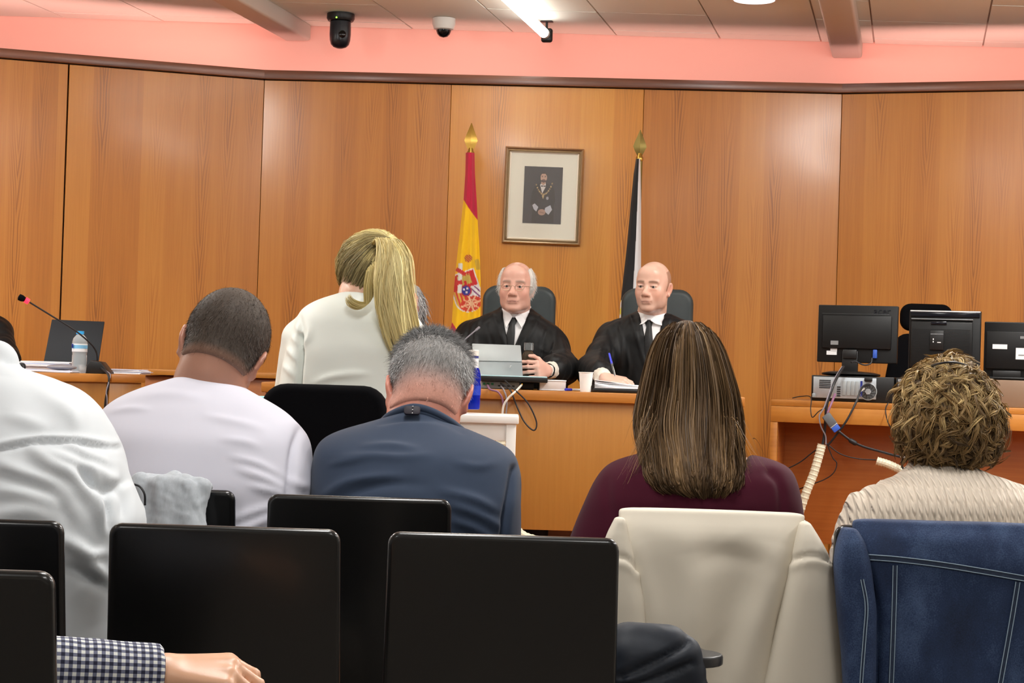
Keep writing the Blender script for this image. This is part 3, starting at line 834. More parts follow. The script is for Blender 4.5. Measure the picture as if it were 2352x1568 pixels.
# ------------------------------------------------------------------ things on the judges' bench
SILVER = mat('silver_plastic', (150, 156, 158), 0.4, metal=0.2)
SILVERD = mat('silver_hinge_panel', (126, 134, 138), 0.4, metal=0.2)
PAPER = mat('white_paper', (236, 236, 240), 0.8, var=0.02)
PAPERB = mat('bluish_paper', (206, 212, 236), 0.8)
INK = mat('print_grey', (150, 152, 170), 0.8)
BLUEP = mat('blue_pen_plastic', (52, 62, 200), 0.3)
CLEAR = mat('clear_plastic', (246, 250, 252), 0.06, trans=0.92, ior=1.15, spec=0.6)
BLUEGL = mat('blue_bottle_plastic', (10, 40, 190), 0.12, trans=0.55, ior=1.2, spec=0.7)
WATER = mat('bottled_water', (228, 236, 240), 0.1, trans=0.7, ior=1.2)
DKGL = mat('tinted_glass', (150, 130, 110), 0.06, trans=0.85, ior=1.2)
CYAN = mat('sky_blue_cap', (48, 160, 224), 0.35)
LABELW = mat('white_label', (224, 228, 232), 0.5)
LABELB = mat('light_blue_label', (120, 182, 222), 0.5)
NAVYP = mat('dark_blue_print', (30, 44, 130), 0.5)
CREAM = mat('cream_hose', (206, 204, 182), 0.5)
GREYC = mat('grey_cable', (126, 122, 130), 0.5)
PURC = mat('purple_cable', (128, 88, 116), 0.5)
BLKC = mat('black_cable', (20, 20, 24), 0.5)
WHTC = mat('white_cable', (214, 214, 206), 0.5)
VGA = mat('blue_connector', (46, 84, 176), 0.45)
GREEND = mat('green_port', (40, 130, 90), 0.5)

def slab4(pts, Ys, th, name, m, parent, bev=0.003):
    """thin plate whose four front corners are seen at the given pixels and depths"""
    c = [P(x, y, Y) for (x, y), Y in zip(pts, Ys)]
    n = (c[1] - c[0]).cross(c[3] - c[0]).normalized()
    if n.y < 0: n = -n
    d = [q + n * th for q in c]
    b = bmesh.new()
    vs_ = [b.verts.new(q) for q in c + d]
    for f in ([0, 1, 2, 3], [4, 7, 6, 5], [0, 4, 5, 1], [1, 5, 6, 2], [2, 6, 7, 3], [3, 7, 4, 0]): b.faces.new([vs_[i] for i in f])
    bmesh.ops.recalc_face_normals(b, faces=b.faces[:])
    if bev: bmesh.ops.bevel(b, geom=b.edges[:], offset=bev, segments=2, profile=0.5, affect='EDGES')
    b.verts.index_update()
    return MB().bm(b).build(name, m, parent), c, n

def bottle(name, label, px, py0, py1, Y, prof, m, cap, capm, lab=None):
    """lathe bottle standing between two pixel rows; prof in (radius m, 0..1 of height)"""
    b, t_ = P(px, py1, Y), P(px, py0, Y)
    h = t_.z - b.z
    t = thing(name, label, 'bottle', (b.x, Y, b.z))
    MB().lathe([(r, z * h) for r, z in prof], (b.x, Y, b.z), 28).build('body', m, t, angle=50)
    MB().lathe([(r, z * h) for r, z in cap], (b.x, Y, b.z), 24).build('cap', capm, t)
    return t, (b.x, Y, b.z), h

# mini computer and flat dark panel with the tablet on it
q0, q1 = P(1104, 892, 6.98), P(1192, 895, 6.98)
t = thing('mini_computer', 'flat grey computer with sockets and cables on the judges bench', 'computer', (q0.x, 7.0, BZ))
MB().box(((q0.x + q1.x) / 2, 7.08, BZ + 0.014), (q1.x - q0.x, 0.2, 0.026), 0.003).build('case', SILVER, t)
mb = MB()
for i, px in enumerate((1112, 1121, 1131)):
    p = P(px, 882, 6.98); mb.box((p.x, 6.978, BZ + 0.018), (0.009, 0.004, 0.008))
mb.build('green_sockets', GREEND, t)
mb = MB()
for px in (1147, 1157, 1168, 1179): p = P(px, 884, 6.98); mb.box((p.x, 6.978, BZ + 0.012), (0.010, 0.004, 0.005))
mb.build('sockets', BLKC, t)
q2, q3 = P(1196, 894, 7.0), P(1226, 896, 7.0)
t = thing('power_brick', 'black adapter with a small orange light on the judges bench', 'adapter', (q2.x, 7.02, BZ))
MB().box(((q2.x + q3.x) / 2, 7.06, BZ + 0.014), (q3.x - q2.x, 0.12, 0.026), 0.004).build('case', BLACKP, t)
p = P(1199, 884, 6.99); MB().ball((p.x, 6.998, BZ + 0.02), 0.002, 8, 6).build('indicator_light', mat('orange_led', (255, 170, 60), 0.4, emit=3), t)
f0, f1 = P(1100, 868, 6.95), P(1258, 874, 6.95)
t = thing('flat_monitor', 'black monitor lying flat under the grey tablet on the bench', 'monitor', ((f0.x + f1.x) / 2, 7.1, BZ + 0.028))
MB().box(((f0.x + f1.x) / 2, 7.10, BZ + 0.037), (f1.x - f0.x, 0.32, 0.018), 0.003).build('case', BLACKP, t)
MB().box(((f0.x + f1.x) / 2, 7.10, BZ + 0.0482), (f1.x - f0.x - 0.004, 0.316, 0.004), 0.001).build('glass_edge', mat('pale_glass_edge', (176, 214, 222), 0.2), t)
t = thing('tablet', 'silver tablet propped on its stand in front of the judge in glasses', 'tablet', tuple(P(1142, 866, 6.98)))
o, c, n = slab4([(1084, 788), (1196, 792), (1199, 830), (1087, 828)], [7.08, 7.08, 7.035, 7.035], 0.008, 'back_panel', SILVER, t)
slab4([(1087, 829), (1199, 831), (1201, 864), (1089, 861)], [7.035, 7.035, 6.99, 6.99], 0.006, 'kickstand', SILVERD, t)
p = P(1172, 843, 7.01); MB().box((p.x, p.y - 0.004, p.z), (0.005, 0.006, 0.014), 0.002, seg=2).build('latch', mat('bright_metal', (220, 224, 226), 0.2, metal=0.8), t)
# bottle held by the judge: smoky flask with a clear cap
t, o_, h = bottle('flask', 'clear flask in the hand of the judge in glasses', 1212, 787, 868, 7.165,
    [(0.010, 0.0), (0.0225, 0.01), (0.0235, 0.05), (0.0235, 0.60), (0.022, 0.68), (0.015, 0.75), (0.012, 0.78), (0.012, 0.80)], DKGL,
    [(0.0165, 0.785), (0.018, 0.80), (0.018, 0.99), (0.016, 1.0)], CLEAR)
MB().lathe([(0.019, 0.012 * 1.0), (0.0195, h * 0.05), (0.0195, h * 0.42)], o_, 24).build('drink', mat('brown_drink', (96, 70, 52), 0.2, trans=0.5, ior=1.2), t)
# books, pen, cup, tray of papers
t = thing('book', 'thick white paged book lying by the judge with a watch', 'book', tuple(P(1268, 892, 7.0)))
b0, b1 = P(1238, 893, 6.97), P(1298, 894, 6.97)
MB().box(((b0.x + b1.x) / 2, 7.05, BZ + 0.020), (b1.x - b0.x, 0.14, 0.030), 0.002, rz=0.04).build('pages', mat('book_pages', (214, 206, 202), 0.8, stretch=(1, 1, 300), var=0.08, vscale=3), t)
MB().box(((b0.x + b1.x) / 2, 7.05, BZ + 0.0372), (b1.x - b0.x + 0.003, 0.144, 0.004), 0.001, rz=0.04).build('cover', PAPER, t)
MB().box(((b0.x + b1.x) / 2, 7.05, BZ + 0.003), (b1.x - b0.x + 0.003, 0.144, 0.004), 0.001, rz=0.04).build('cover', PAPER, t)
t = thing('pen', 'blue capped pen lying on the bench beside the thick book', 'pen', tuple(P(1306, 891, 6.99)))
a = P(1299, 890, 6.96); MB().tube([(a.x, 6.96, BZ + 0.006), (a.x + 0.022, 6.99, BZ + 0.006)], 0.005).build('cap', BLUEP, t)
MB().tube([(a.x + 0.022, 6.99, BZ + 0.006), (a.x + 0.09, 7.10, BZ + 0.006)], 0.004).build('barrel', LABELW, t)
c_ = P(1345, 895, 6.95)
t = thing('paper_cup', 'white disposable cup on the edge of the judges bench', 'cup', (c_.x, 6.95, BZ))
MB().lathe([(0.019, 0), (0.0195, 0.002), (0.0205, 0.012), (0.0205, 0.013), (0.0255, 0.068), (0.0272, 0.069), (0.0272, 0.072), (0.025, 0.072), (0.019, 0.004), (0.001, 0.004)], (c_.x, 6.95, BZ), 28).build('cup', mat('cup_plastic', (240, 238, 236), 0.45, sss=0.2), t)
d0, d1 = P(1362, 897, 6.93), P(1476, 900, 6.93)
t = thing('document_tray', 'black tray under the papers of the bald judge', 'tray', ((d0.x + d1.x) / 2, 7.0, BZ))
MB().box(((d0.x + d1.x) / 2, 7.05, BZ + 0.008), (d1.x - d0.x, 0.24, 0.014), 0.004).build('base', BLACKP, t)
MB().tube([(d0.x, 6.94, BZ + 0.02), (d0.x - 0.004, 7.0, BZ + 0.022), (d0.x, 7.15, BZ + 0.02)], 0.006, sm=4).build('rim', BLACKP, t)
t = thing('paper_stack', 'loose white papers under the pen of the bald judge', 'papers', ((d0.x + d1.x) / 2, 7.0, BZ + 0.015))
for i in range(7):
    w_ = (d1.x - d0.x) - 0.012
    V = []; F = []
    for iy in range(5):
        for ix in range(9):
            u = ix / 8
            V.append((d0.x + 0.006 + w_ * u, 6.935 + 0.2 * iy / 4 + 0.003 * i, BZ + 0.0185 + 0.0024 * i + (0.016 * (1 - u) ** 3 + 0.004 * math.sin(u * 5 + i)) * (i / 7)))
    n_ = len(V); V += [(x, y, z - 0.0023) for x, y, z in V]
    for iy in range(4):
        for ix in range(8):
            k_ = iy * 9 + ix
            F.append([k_, k_ + 1, k_ + 10, k_ + 9]); F.append([n_ + k_, n_ + k_ + 9, n_ + k_ + 10, n_ + k_ + 1])
    for ix in range(8): F.append([ix, n_ + ix, n_ + ix + 1, ix + 1])
    MB().add(V, F).build('sheet', PAPER, t, angle=60)
# microphone stem on the bench
a, b_ = P(1092, 759, 7.2), P(1036, 806, 7.05)
e_ = Vector((b_.x - 0.04, 7.03, BZ + 0.02))
t = thing('gooseneck_microphone', 'thin grey gooseneck microphone on the judges bench', 'microphone', (e_.x, e_.y, BZ))
MB().tube([a, a * 0.5 + b_ * 0.5, b_, e_ + Vector((0.012, 0, 0.04)), e_], 0.0026, sm=5).build('stem', GREYC, t)
MB().tube([a + (a - b_).normalized() * 0.03, a], [0.005, 0.004]).build('capsule', GREYC, t)
MB().box((e_.x, e_.y + 0.01, BZ + 0.012), (0.07, 0.1, 0.024), 0.004).build('base', BLACKP, t)
# cables hanging down the bench front
def cable(name, label, pts, r, m, sm=8, parts=None):
    o = MB().tube([P(*p) for p in pts], r, 8, sm=sm).build(name, m)
    tag(o, label, 'cable'); return o
cable('cable', 'purple cable hanging down the judges bench front', [(1120, 884, 6.96), (1126, 894, 6.85), (1146, 902, 6.835), (1156, 930, 6.84), (1152, 1000, 6.85), (1150, 1120, 6.86)], 0.0035, PURC)
cable('cable', 'grey cable running beside the purple one on the bench front', [(1150, 886, 6.96), (1158, 897, 6.85), (1164, 925, 6.835), (1158, 1000, 6.84), (1156, 1120, 6.85)], 0.0028, GREYC)
cable('cable', 'white cable curving down from the adapter on the bench', [(1198, 884, 6.96), (1186, 897, 6.84), (1166, 916, 6.83), (1155, 940, 6.835), (1154, 1000, 6.845), (1153, 1120, 6.85)], 0.004, WHTC)
cable('cable', 'black looped cable dangling on the judges bench front', [(1160, 874, 6.93), (1180, 893, 6.84), (1212, 925, 6.83), (1232, 968, 6.83), (1226, 988, 6.83), (1204, 968, 6.835), (1186, 930, 6.84), (1172, 896, 6.85), (1150, 880, 6.95)], 0.0028, BLKC)
MB_ = MB()
t = thing('cable_hose', 'cream ribbed cable hose behind the white side table', 'hose', tuple(P(1150, 1000, 6.7)))
pts = [P(1154, 990, 6.70), P(1148, 1040, 6.70), P(1150, 1150, 6.66), P(1190, 1222, 6.62), P(1240, 1244, 6.60), P(1300, 1262, 6.6), P(1345, 1310, 6.6), P(1365, 1420, 6.6)]
sp = spline(pts, 14)
rr = [0.017 + (0.0016 if i % 3 == 0 else 0) for i in range(len(sp))]
MB().tube(sp, rr, 10).build('sleeve', CREAM, t, angle=15)

# white side table and blue bottle
WLAQ = mat('white_lacquer', (232, 232, 228), 0.35)
ta, tb = P(1020, 958, 6.15), P(1192, 961, 6.15)
TZ = P(1130, 959, 6.15).z + 0.006
t = thing('side_table', 'small white square table in front of the judges bench', 'table', ((ta.x + tb.x) / 2, 6.3, 0.25))
xc, yc, w_ = (ta.x + tb.x) / 2, 6.32, tb.x - ta.x
MB().box((xc, yc, TZ - 0.012), (w_, w_ * 1.25, 0.026), 0.004).build('tabletop', WLAQ, t)
for sx_ in (-1, 1):
    for sy_ in (-1, 1):
        MB().box((xc + sx_ * (w_ / 2 - 0.024), yc + sy_ * (w_ * 0.62 - 0.024), (0.25 + TZ - 0.025) / 2), (0.032, 0.032, TZ - 0.025 - 0.25), 0.002).build('leg', WLAQ, t)
for sy_ in (-1, 1): MB().box((xc, yc + sy_ * (w_ * 0.62 - 0.022), TZ - 0.052), (w_ - 0.07, 0.016, 0.056), 0.001).build('apron', WLAQ, t)
for sx_ in (-1, 1): MB().box((xc + sx_ * (w_ / 2 - 0.022), yc, TZ - 0.052), (0.016, w_ * 1.25 - 0.07, 0.056), 0.001).build('apron', WLAQ, t)
t, o_, h = bottle('water_bottle', 'blue water bottle with a white cap on the white side table', 1084, 803, 940, 6.3,
    [(0.018, 0.0), (0.024, 0.006), (0.026, 0.03), (0.0265, 0.42), (0.025, 0.46), (0.0265, 0.5), (0.0255, 0.58), (0.022, 0.66), (0.0175, 0.70)], BLUEGL,
    [(0.013, 0.895), (0.0172, 0.90), (0.0175, 0.985), (0.015, 1.0)], WHITEP)
MB().lathe([(0.0172, 0.70 * h), (0.0175, 0.71 * h), (0.0172, 0.845 * h), (0.013, 0.86 * h)], o_, 24).build('neck_label', LABELW, t)
MB().lathe([(0.0165, 0.865 * h), (0.0168, 0.88 * h), (0.0165, 0.895 * h)], o_, 24).build('neck_ring', NAVYP, t)
MB().lathe([(0.0262, 0.24 * h), (0.0272, 0.242 * h), (0.0272, 0.40 * h), (0.0262, 0.402 * h)], o_, 24).build('label_band', mat('deep_blue_label', (20, 52, 170), 0.4), t)

# ------------------------------------------------------------------ left desk
t = thing('laptop', 'open black laptop seen from behind on the left desk', 'laptop', tuple(P(160, 850, 7.5)))
slab4([(119, 733), (240, 738), (223, 852), (97, 846)], [7.72, 7.72, 7.62, 7.62], 0.006, 'lid', mat('black_lid', (24, 27, 32), 0.6, spec=.3), t, bev=0.002)
p = P(160, 852, 7.6); MB().box((p.x + .0, 7.70, LZ + 0.008), (0.2, 0.12, 0.014), 0.003).build('keyboard_base', BLACKP, t)
t, o_, h = bottle('water_bottle', 'clear water bottle with a light blue cap on the left desk', 181, 760, 861, 7.38,
    [(0.016, 0.0), (0.0275, 0.006), (0.029, 0.04), (0.0285, 0.2), (0.0272, 0.22), (0.0285, 0.25), (0.0285, 0.44), (0.0270, 0.47), (0.0285, 0.52), (0.0290, 0.75), (0.026, 0.83), (0.017, 0.895), (0.0125, 0.92), (0.0125, 0.93)], WATER,
    [(0.0125, 0.925), (0.0150, 0.93), (0.0150, 0.995), (0.0135, 1.0)], CYAN)
MB().lathe([(0.0288, 0.53 * h), (0.0294, 0.532 * h), (0.0294, 0.71 * h), (0.0288, 0.712 * h)], o_, 28).build('label', LABELW, t)
MB().lathe([(0.0292, 0.60 * h), (0.0298, 0.602 * h), (0.0298, 0.68 * h), (0.0292, 0.682 * h)], o_, 28).build('label_band', LABELB, t)
p = P(166, 794, 7.36); MB().box((p.x + 0.002, 7.355, p.z), (0.004, 0.012, 0.016), 0.001).build('label_mark', NAVYP, t)
# microphone with red ring
t = thing('gooseneck_microphone', 'black gooseneck microphone with a glowing red ring, left desk', 'microphone', tuple(P(220, 858, 7.3)))
stem = [P(68, 694, 7.25), P(120, 726, 7.27), P(170, 757, 7.30), P(204, 785, 7.34), P(220, 806, 7.37), P(224, 828, 7.38)]
MB().tube(stem, 0.0032, 8, sm=6).build('stem', BLKC, t)
a, b_ = P(44, 682, 7.24), P(58, 688, 7.245)
MB().tube([a - (b_ - a) * 0.15, a, (a + b_) / 2, b_], [0.004, 0.0125, 0.0125, 0.008], 14, sm=3).build('foam_windshield', BLACKF, t)
MB().tube([b_, P(66, 693, 7.25)], [0.0115, 0.0105], 14).build('light_ring', mat('red_led_ring', (255, 30, 50), 0.4, emit=4), t)
b0, b1 = P(196, 860, 7.33), P(250, 858, 7.33)
b = bmesh.new()
w_ = b1.x - b0.x
MB().prism([(0, 0), (w_, 0), (w_ * 0.98, 0.006), (w_ * 0.62, 0.045), (w_ * 0.2, 0.05), (w_ * 0.05, 0.03)], 0.10, Matrix.Translation((b0.x, 7.33, LZ)), bev=0.003).build('base', BLACKP, t)
# papers, notebook, glasses case on the left desk
def page_pile(name, label, x0, x1, py, Y, n, m, rz=0.0, dy=0.2, step=0.0022, lift=0.0):
    a, b_ = P(x0, py, Y), P(x1, py, Y)
    t = thing(name, label, 'papers', ((a.x + b_.x) / 2, Y + dy / 2, LZ))
    for i in range(n):
        MB().box(((a.x + b_.x) / 2 + rnd.uniform(-.006, .006), Y + dy / 2 + rnd.uniform(-.006, .006), LZ + lift + 0.001 + step * (i + 0.5)), (b_.x - a.x - rnd.uniform(0, .012), dy, step * 0.8), rz=rz + rnd.uniform(-.05, .05)).build('sheet', m[i % len(m)], t)
    return t
page_pile('paper_stack', 'thick pile of white papers in front of the black laptop', 36, 158, 850, 7.40, 10, [PAPER, PAPERB, PAPER], 0.05, 0.18, 0.004)
page_pile('paper_stack', 'thin loose papers to the right of the microphone base', 244, 328, 853, 7.48, 6, [PAPER, PAPER, PAPERB], -0.04, 0.16, 0.003)
page_pile('paper_stack', 'flat papers under the grey case at the desk edge', 60, 165, 860, 7.2, 3, [PAPERB, PAPER], 0.03, 0.14, 0.0025)
p = P(130, 851, 7.18)
t = tag(MB().ball((p.x, 7.26, LZ + 0.021), (0.058, 0.035, 0.011), 20, 12).build('glasses_case', mat('grey_case', (120, 116, 120), 0.4)), 'oval grey glasses case lying on the desk papers', 'case')
p = P(26, 842, 7.2)
t = thing('ring_binder', 'notebook with metal rings at the near end of the left desk', 'notebook', (p.x, 7.2, LZ))
MB().box((p.x - 0.08, 7.25, LZ + 0.016), (0.2, 0.15, 0.028), 0.003).build('cover', BLACKP, t)
mb = MB()
for i in range(3):
    c0 = Vector((p.x + 0.018, 7.2 + 0.04 * i, LZ + 0.018)); mb.tube([c0 + Vector((0.014 * math.cos(a), 0, 0.014 * math.sin(a))) for a in np.linspace(-1.9, 3.6, 14)], 0.003, 6)
mb.build('rings', CHROME, t)
# cables down the left desk front
cable('cable', 'black cable hanging over the left desk front', [(228, 842, 7.36), (247, 858, 7.24), (250, 880, 7.22), (243, 915, 7.22), (240, 960, 7.22), (242, 1040, 7.22)], 0.004, BLKC)
cable('cable', 'grey cable hanging beside the black one at the left desk', [(236, 848, 7.38), (253, 859, 7.25), (250, 876, 7.22), (244, 900, 7.21), (246, 925, 7.21), (242, 1030, 7.22)], 0.0022, GREYC)
t = tag(MB().box(P(600, 914, 6.6), (0.06, 0.2, 0.012), 0.002).build('folder', mat('pale_cyan_card', (150, 214, 220), 0.6)), 'pale cyan folder beside the black chair by the bench', 'folder')
t['label'] = 'pale cyan folder on a stool behind the crew cut man'
p = P(600, 914, 6.6)
s_ = thing('stool', 'small wooden stool under the pale cyan folder', 'stool', (p.x, 6.6, 0.25))
MB().box((p.x, 6.62, p.z - 0.02), (0.12, 0.26, 0.024), 0.004).build('seat', WOODI, s_)
for sx_ in (-1, 1):
    for sy_ in (-1, 1): MB().cyl((p.x + sx_ * 0.05, 6.62 + sy_ * 0.11, 0.25), (p.x + sx_ * 0.045, 6.62 + sy_ * 0.1, p.z - 0.03), 0.012).build('leg', WOODI, s_)

# ------------------------------------------------------------------ computers on the right desk
MONB = mat('monitor_black', (12, 13, 14), 0.45, spec=.35, var=0.08, vscale=80)
MONG = mat('monitor_gloss', (16, 18, 26), 0.15)
STK = mat('white_sticker', (220, 222, 224), 0.5)
STKG = mat('grey_sticker', (120, 122, 124), 0.5)
STEEL = mat('galvanised_steel', (176, 184, 190), 0.35, metal=0.6, var=0.08, vscale=60)
def on_desk(px, py, off):
    """frame standing on the right desk: x along it, origin at that pixel's column, height from the pixel"""
    A = RM @ Vector((0, off, 0)); B = RM @ Vector((1, off, 0))
    w_ = hit(px, py, Vector((A.x, A.y)), Vector((B.x, B.y)))
    z = P(px, py, w_.y).z
    return Matrix.Translation((w_.x, w_.y, z)) @ Matrix(((RM[0][0], RM[0][1], 0, 0), (RM[1][0], RM[1][1], 0, 0), (0, 0, 1, 0), (0, 0, 0, 1)))
def width_between(x0, x1, py, off):
    return rdl(x1, py, off) - rdl(x0, py, off)
# desktop computers lying flat
def desktop_pc(name, label, x0, x1, full=True):
    Mx = on_desk(x0, 928, 0.05); Mx.translation.z = RDZ + 0.001
    w_ = width_between(x0, x1, 900, 0.05)
    t = thing(name, label, 'computer', tuple(Mx.translation))
    hh = 0.100
    MB().box((w_ / 2, 0.17, hh / 2), (w_, 0.33, hh), 0.003, M=Mx).build('case', BLACKP, t)
    wb = w_ * 0.78 if full else w_ * 0.96
    MB().box((0.006 + wb / 2, -0.002, hh * 0.53), (wb - 0.006, 0.008, hh * 0.82), 0.001, M=Mx).build('back_plate', STEEL, t)
    k_ = wb / 0.26
    mb = MB()
    for i in range(9):
        for j in range(5): mb.box((0.036 * k_ + i * 0.0052 * k_, -0.0065, 0.052 + j * 0.007), (0.0042 * k_, 0.002, 0.0045), M=Mx)
    mb.build('vent_holes', BLKC, t)['kind'] = 'stuff'
    if full:
        for i in range(4): MB().box(((0.135 + i * 0.017) * k_, -0.007, 0.052), (0.0135 * k_, 0.003, 0.056), 0.0008, M=Mx).build('slot_cover', SILVER, t)
        mb = MB()
        for i in range(5): mb.box((0.113 * k_, -0.0068, 0.022 + i * 0.0085), (0.014 * k_, 0.003, 0.0045), M=Mx)
        mb.build('usb_sockets', BLKC, t)
        cx = 0.232 * k_
        V = []
        Mf = Mx @ Matrix.Translation((cx, -0.006, 0.042)) @ Matrix.Rotation(math.pi / 2, 4, 'X')
        MB().lathe([(0.034, 0), (0.034, 0.003), (0.031, 0.004), (0.031, 0.001)], (0, 0, 0), 28, Mf).build('fan_ring', SILVER, t)
        mb = MB()
        for r_ in (0.013, 0.017, 0.021, 0.025, 0.029): mb.tube([(r_ * math.cos(a), r_ * math.sin(a), 0.003) for a in np.linspace(0, 2 * math.pi, 25)], 0.0009, 5, M=Mf)
        for a in np.linspace(0, 2 * math.pi, 12, endpoint=False): mb.tube([(0.011 * math.cos(a), 0.011 * math.sin(a), 0.003), (0.031 * math.cos(a + .3), 0.031 * math.sin(a + .3), 0.003)], 0.0009, 5, M=Mf)
        mb.build('fan_grille', CHROME, t)
        MB().lathe([(0.031, 0.0005), (0.001, 0.0005)], (0, 0, 0), 24, Mf).build('fan_well', BLKC, t)
        MB().lathe([(0.0125, 0.002), (0.0125, 0.005), (0.001, 0.005)], (0, 0, 0), 6, Mf).build('fan_hub', STEEL, t)
        MB().box((0.175 * k_ + 0.028, -0.008, 0.052), (0.008, 0.003, 0.06), M=Mx).build('dark_slot', NAVYP, t)
        MB().box((0.232 * k_, -0.012, 0.088), (0.03, 0.02, 0.014), 0.003, M=Mx).build('power_plug', BLACKP, t)
        MB().box((0.012, -0.008, 0.02), (0.012, 0.01, 0.016), 0.002, M=Mx).build('screw_tab', SILVER, t)
    return t, Mx, w_
pc1, PC1, w1 = desktop_pc('desktop_computer', 'black desktop computer lying flat, its steel back full of sockets', 1862, 2052)
pc2, PC2, w2 = desktop_pc('desktop_computer', 'second desktop computer mostly hidden by the curly haired woman', 2056, 2240, True)
# monitors
def monitor(name, label, x0, x1, yt, yb, off, tilt=0.0, zfoot=None, stand=True):
    Mx = on_desk(x0, yb, off); w_ = width_between(x0, x1, yb, off)
    top = on_desk(x0, yt, off)
    hh = top.translation.z - Mx.translation.z
    t = thing(name, label, 'monitor', tuple(Mx.translation))
    return t, Mx @ Matrix.Rotation(tilt, 4, 'X'), w_, hh
t, Mx, w_, hh = monitor('monitor', 'black monitor standing on the desktop computer, cables at its back', 1876, 2060, 699, 830, 0.12, -0.04)
MB().prism(rrect(w_, hh, 0.004, 3, w_ / 2, 0), 0.022, Mx, bev=0.003).build('shell', MONB, t)
MB().box((w_ / 2 - 0.002, -0.005, hh * 0.53), (w_ * 0.86, 0.016, hh * 0.58), 0.004, M=Mx).build('back_bulge', MONB, t)
MB().box((w_ * 0.47, -0.012, hh * 0.845), (w_ * 0.84, 0.004, 0.0022), 0.0008, M=Mx).build('ridge', mat('dark_grey_plastic', (48, 52, 54), 0.35), t)
text_mesh('brand_lettering', 'acer', 0.038, Mx @ Matrix.Translation((w_ * 0.80, -0.0016, hh * 0.905)), mat('embossed_navy_lettering', (8, 10, 20), 0.25), t, 0.001)
MB().box((w_ * 0.22, -0.0145, hh * 0.335), (0.03, 0.002, 0.016), M=Mx).build('sticker', STKG, t)
MB().box((w_ * 0.185, -0.002, hh * 0.16), (0.04, 0.003, 0.016), M=Mx).build('sticker', STK, t)
MB().box((w_ * 0.21, -0.002, hh * 0.21), (0.026, 0.003, 0.012), M=Mx).build('sticker', STK, t)
MB().box((w_ * 0.42, -0.012, hh * 0.14), (0.054, 0.026, 0.036), 0.003, M=Mx).build('hinge_block', BLACKP, t)
zf = PC1.translation.z + 0.1 - Mx.translation.z + .004
MB().box((w_ * 0.42, -0.004, (zf + hh * .2) / 2), (0.062, 0.024, hh * .2 - zf), 0.004, M=Mx).build('neck', BLACKP, t)
MB().lathe([(0.115, 0), (0.115, 0.006), (0.09, 0.012), (0.03, 0.016)], (w_ * 0.42, 0.04, zf + 0.001), 28, Mx).build('foot', BLACKP, t)
MB().box((w_ * 0.73, -0.010, hh * 0.155), (0.016, 0.018, 0.034), 0.003, M=Mx).build('video_plug', VGA, t)
MONX = (Mx, w_, hh)
cable('cable', 'black monitor cable curling to the blue video plug', [tuple(v) for v in [(2003, 822, 7.45), (2000, 834, 7.44), (1985, 838, 7.44), (1965, 830, 7.45), (1955, 832, 7.44)]], 0.003, BLKC)
t, Mx, w_, hh = monitor('monitor', 'glossy black monitor with a bright top edge above the curly hair', 2085, 2250, 711, 858, 0.10, -0.02)
MB().prism(rrect(w_, hh, 0.004, 3, w_ / 2, 0), 0.026, Mx, bev=0.003).build('shell', MONB, t)
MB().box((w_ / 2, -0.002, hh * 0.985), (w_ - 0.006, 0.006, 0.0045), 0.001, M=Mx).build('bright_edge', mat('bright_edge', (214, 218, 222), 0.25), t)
MB().box((w_ / 2, -0.003, hh * 0.935), (w_ - 0.01, 0.006, hh * 0.07), 0.001, M=Mx).build('glossy_band', MONG, t)
MB().box((w_ * 0.46, -0.006, hh * 0.86), (w_ * 0.86, 0.014, 0.004), 0.001, M=Mx).build('ridge', mat('grey_ridge', (120, 124, 128), 0.3), t)
MB().box((w_ * 0.46, -0.008, hh * 0.46), (w_ * 0.86, 0.016, hh * 0.72), 0.004, M=Mx).build('back_bulge', MONB, t)
mb = MB()
for i in range(26): mb.box((w_ * 0.46, -0.0165, hh * (0.2 + 0.02 * i)), (w_ * 0.8, 0.0012, 0.0012), M=Mx)
mb.build('vent_ribs', BLACKP, t)['kind'] = 'stuff'
MB().box((w_ * 0.42, -0.019, hh * 0.8), (0.06, 0.006, 0.012), 0.002, M=Mx).build('hand_grip', MONG, t)
MB().box((w_ * 0.40, -0.020, hh * 0.53), (0.052, 0.012, 0.075), 0.002, M=Mx).build('mount_plate', BLACKP, t)
MB().box((w_ * 0.40, -0.0265, hh * 0.625), (0.048, 0.002, 0.003), M=Mx).build('mount_edge', mat('grey_ridge', (120, 124, 128), 0.3), t)
for dx, dz, sx_, sz_ in ((-0.013, 0.545, 0.004, 0.006), (-0.013, 0.505, 0.004, 0.005), (0.009, 0.497, 0.014, 0.003)):
    MB().box((w_ * 0.40 + dx, -0.027, hh * dz), (sx_, 0.002, sz_), M=Mx).build('screw', STK, t)
zf = PC2.translation.z + 0.101 - Mx.translation.z
MB().box((w_ * 0.45, 0.02, zf / 2 + .01), (0.06, 0.02, abs(zf) + .02), 0.003, M=Mx).build('neck', BLACKP, t)
MB().box((w_ * 0.45, 0.03, zf + 0.004), (0.2, 0.18, 0.008), 0.003, M=Mx).build('foot', BLACKP, t)
t, Mx, w_, hh = monitor('monitor', 'black monitor with white stickers at the right edge', 2258, 2440, 738, 868, 0.15, -0.02)
MB().prism(rrect(w_, hh, 0.004, 3, w_ / 2, 0), 0.024, Mx, bev=0.003).build('shell', MONB, t)
MB().box((w_ / 2, -0.006, hh * 0.5), (w_ * 0.94, 0.014, hh * 0.66), 0.003, M=Mx).build('back_bulge', MONB, t)
MB().box((w_ * 0.205, -0.0138, hh * 0.56), (0.055, 0.002, 0.018), M=Mx).build('sticker', STK, t)
MB().box((w_ * 0.50, -0.0138, hh * 0.445), (0.054, 0.002, 0.044), M=Mx).build('sticker', STK, t)
MB().box((w_ * 0.49, -0.0150, hh * 0.42), (0.028, 0.001, 0.004), M=Mx).build('sticker_print', STKG, t)
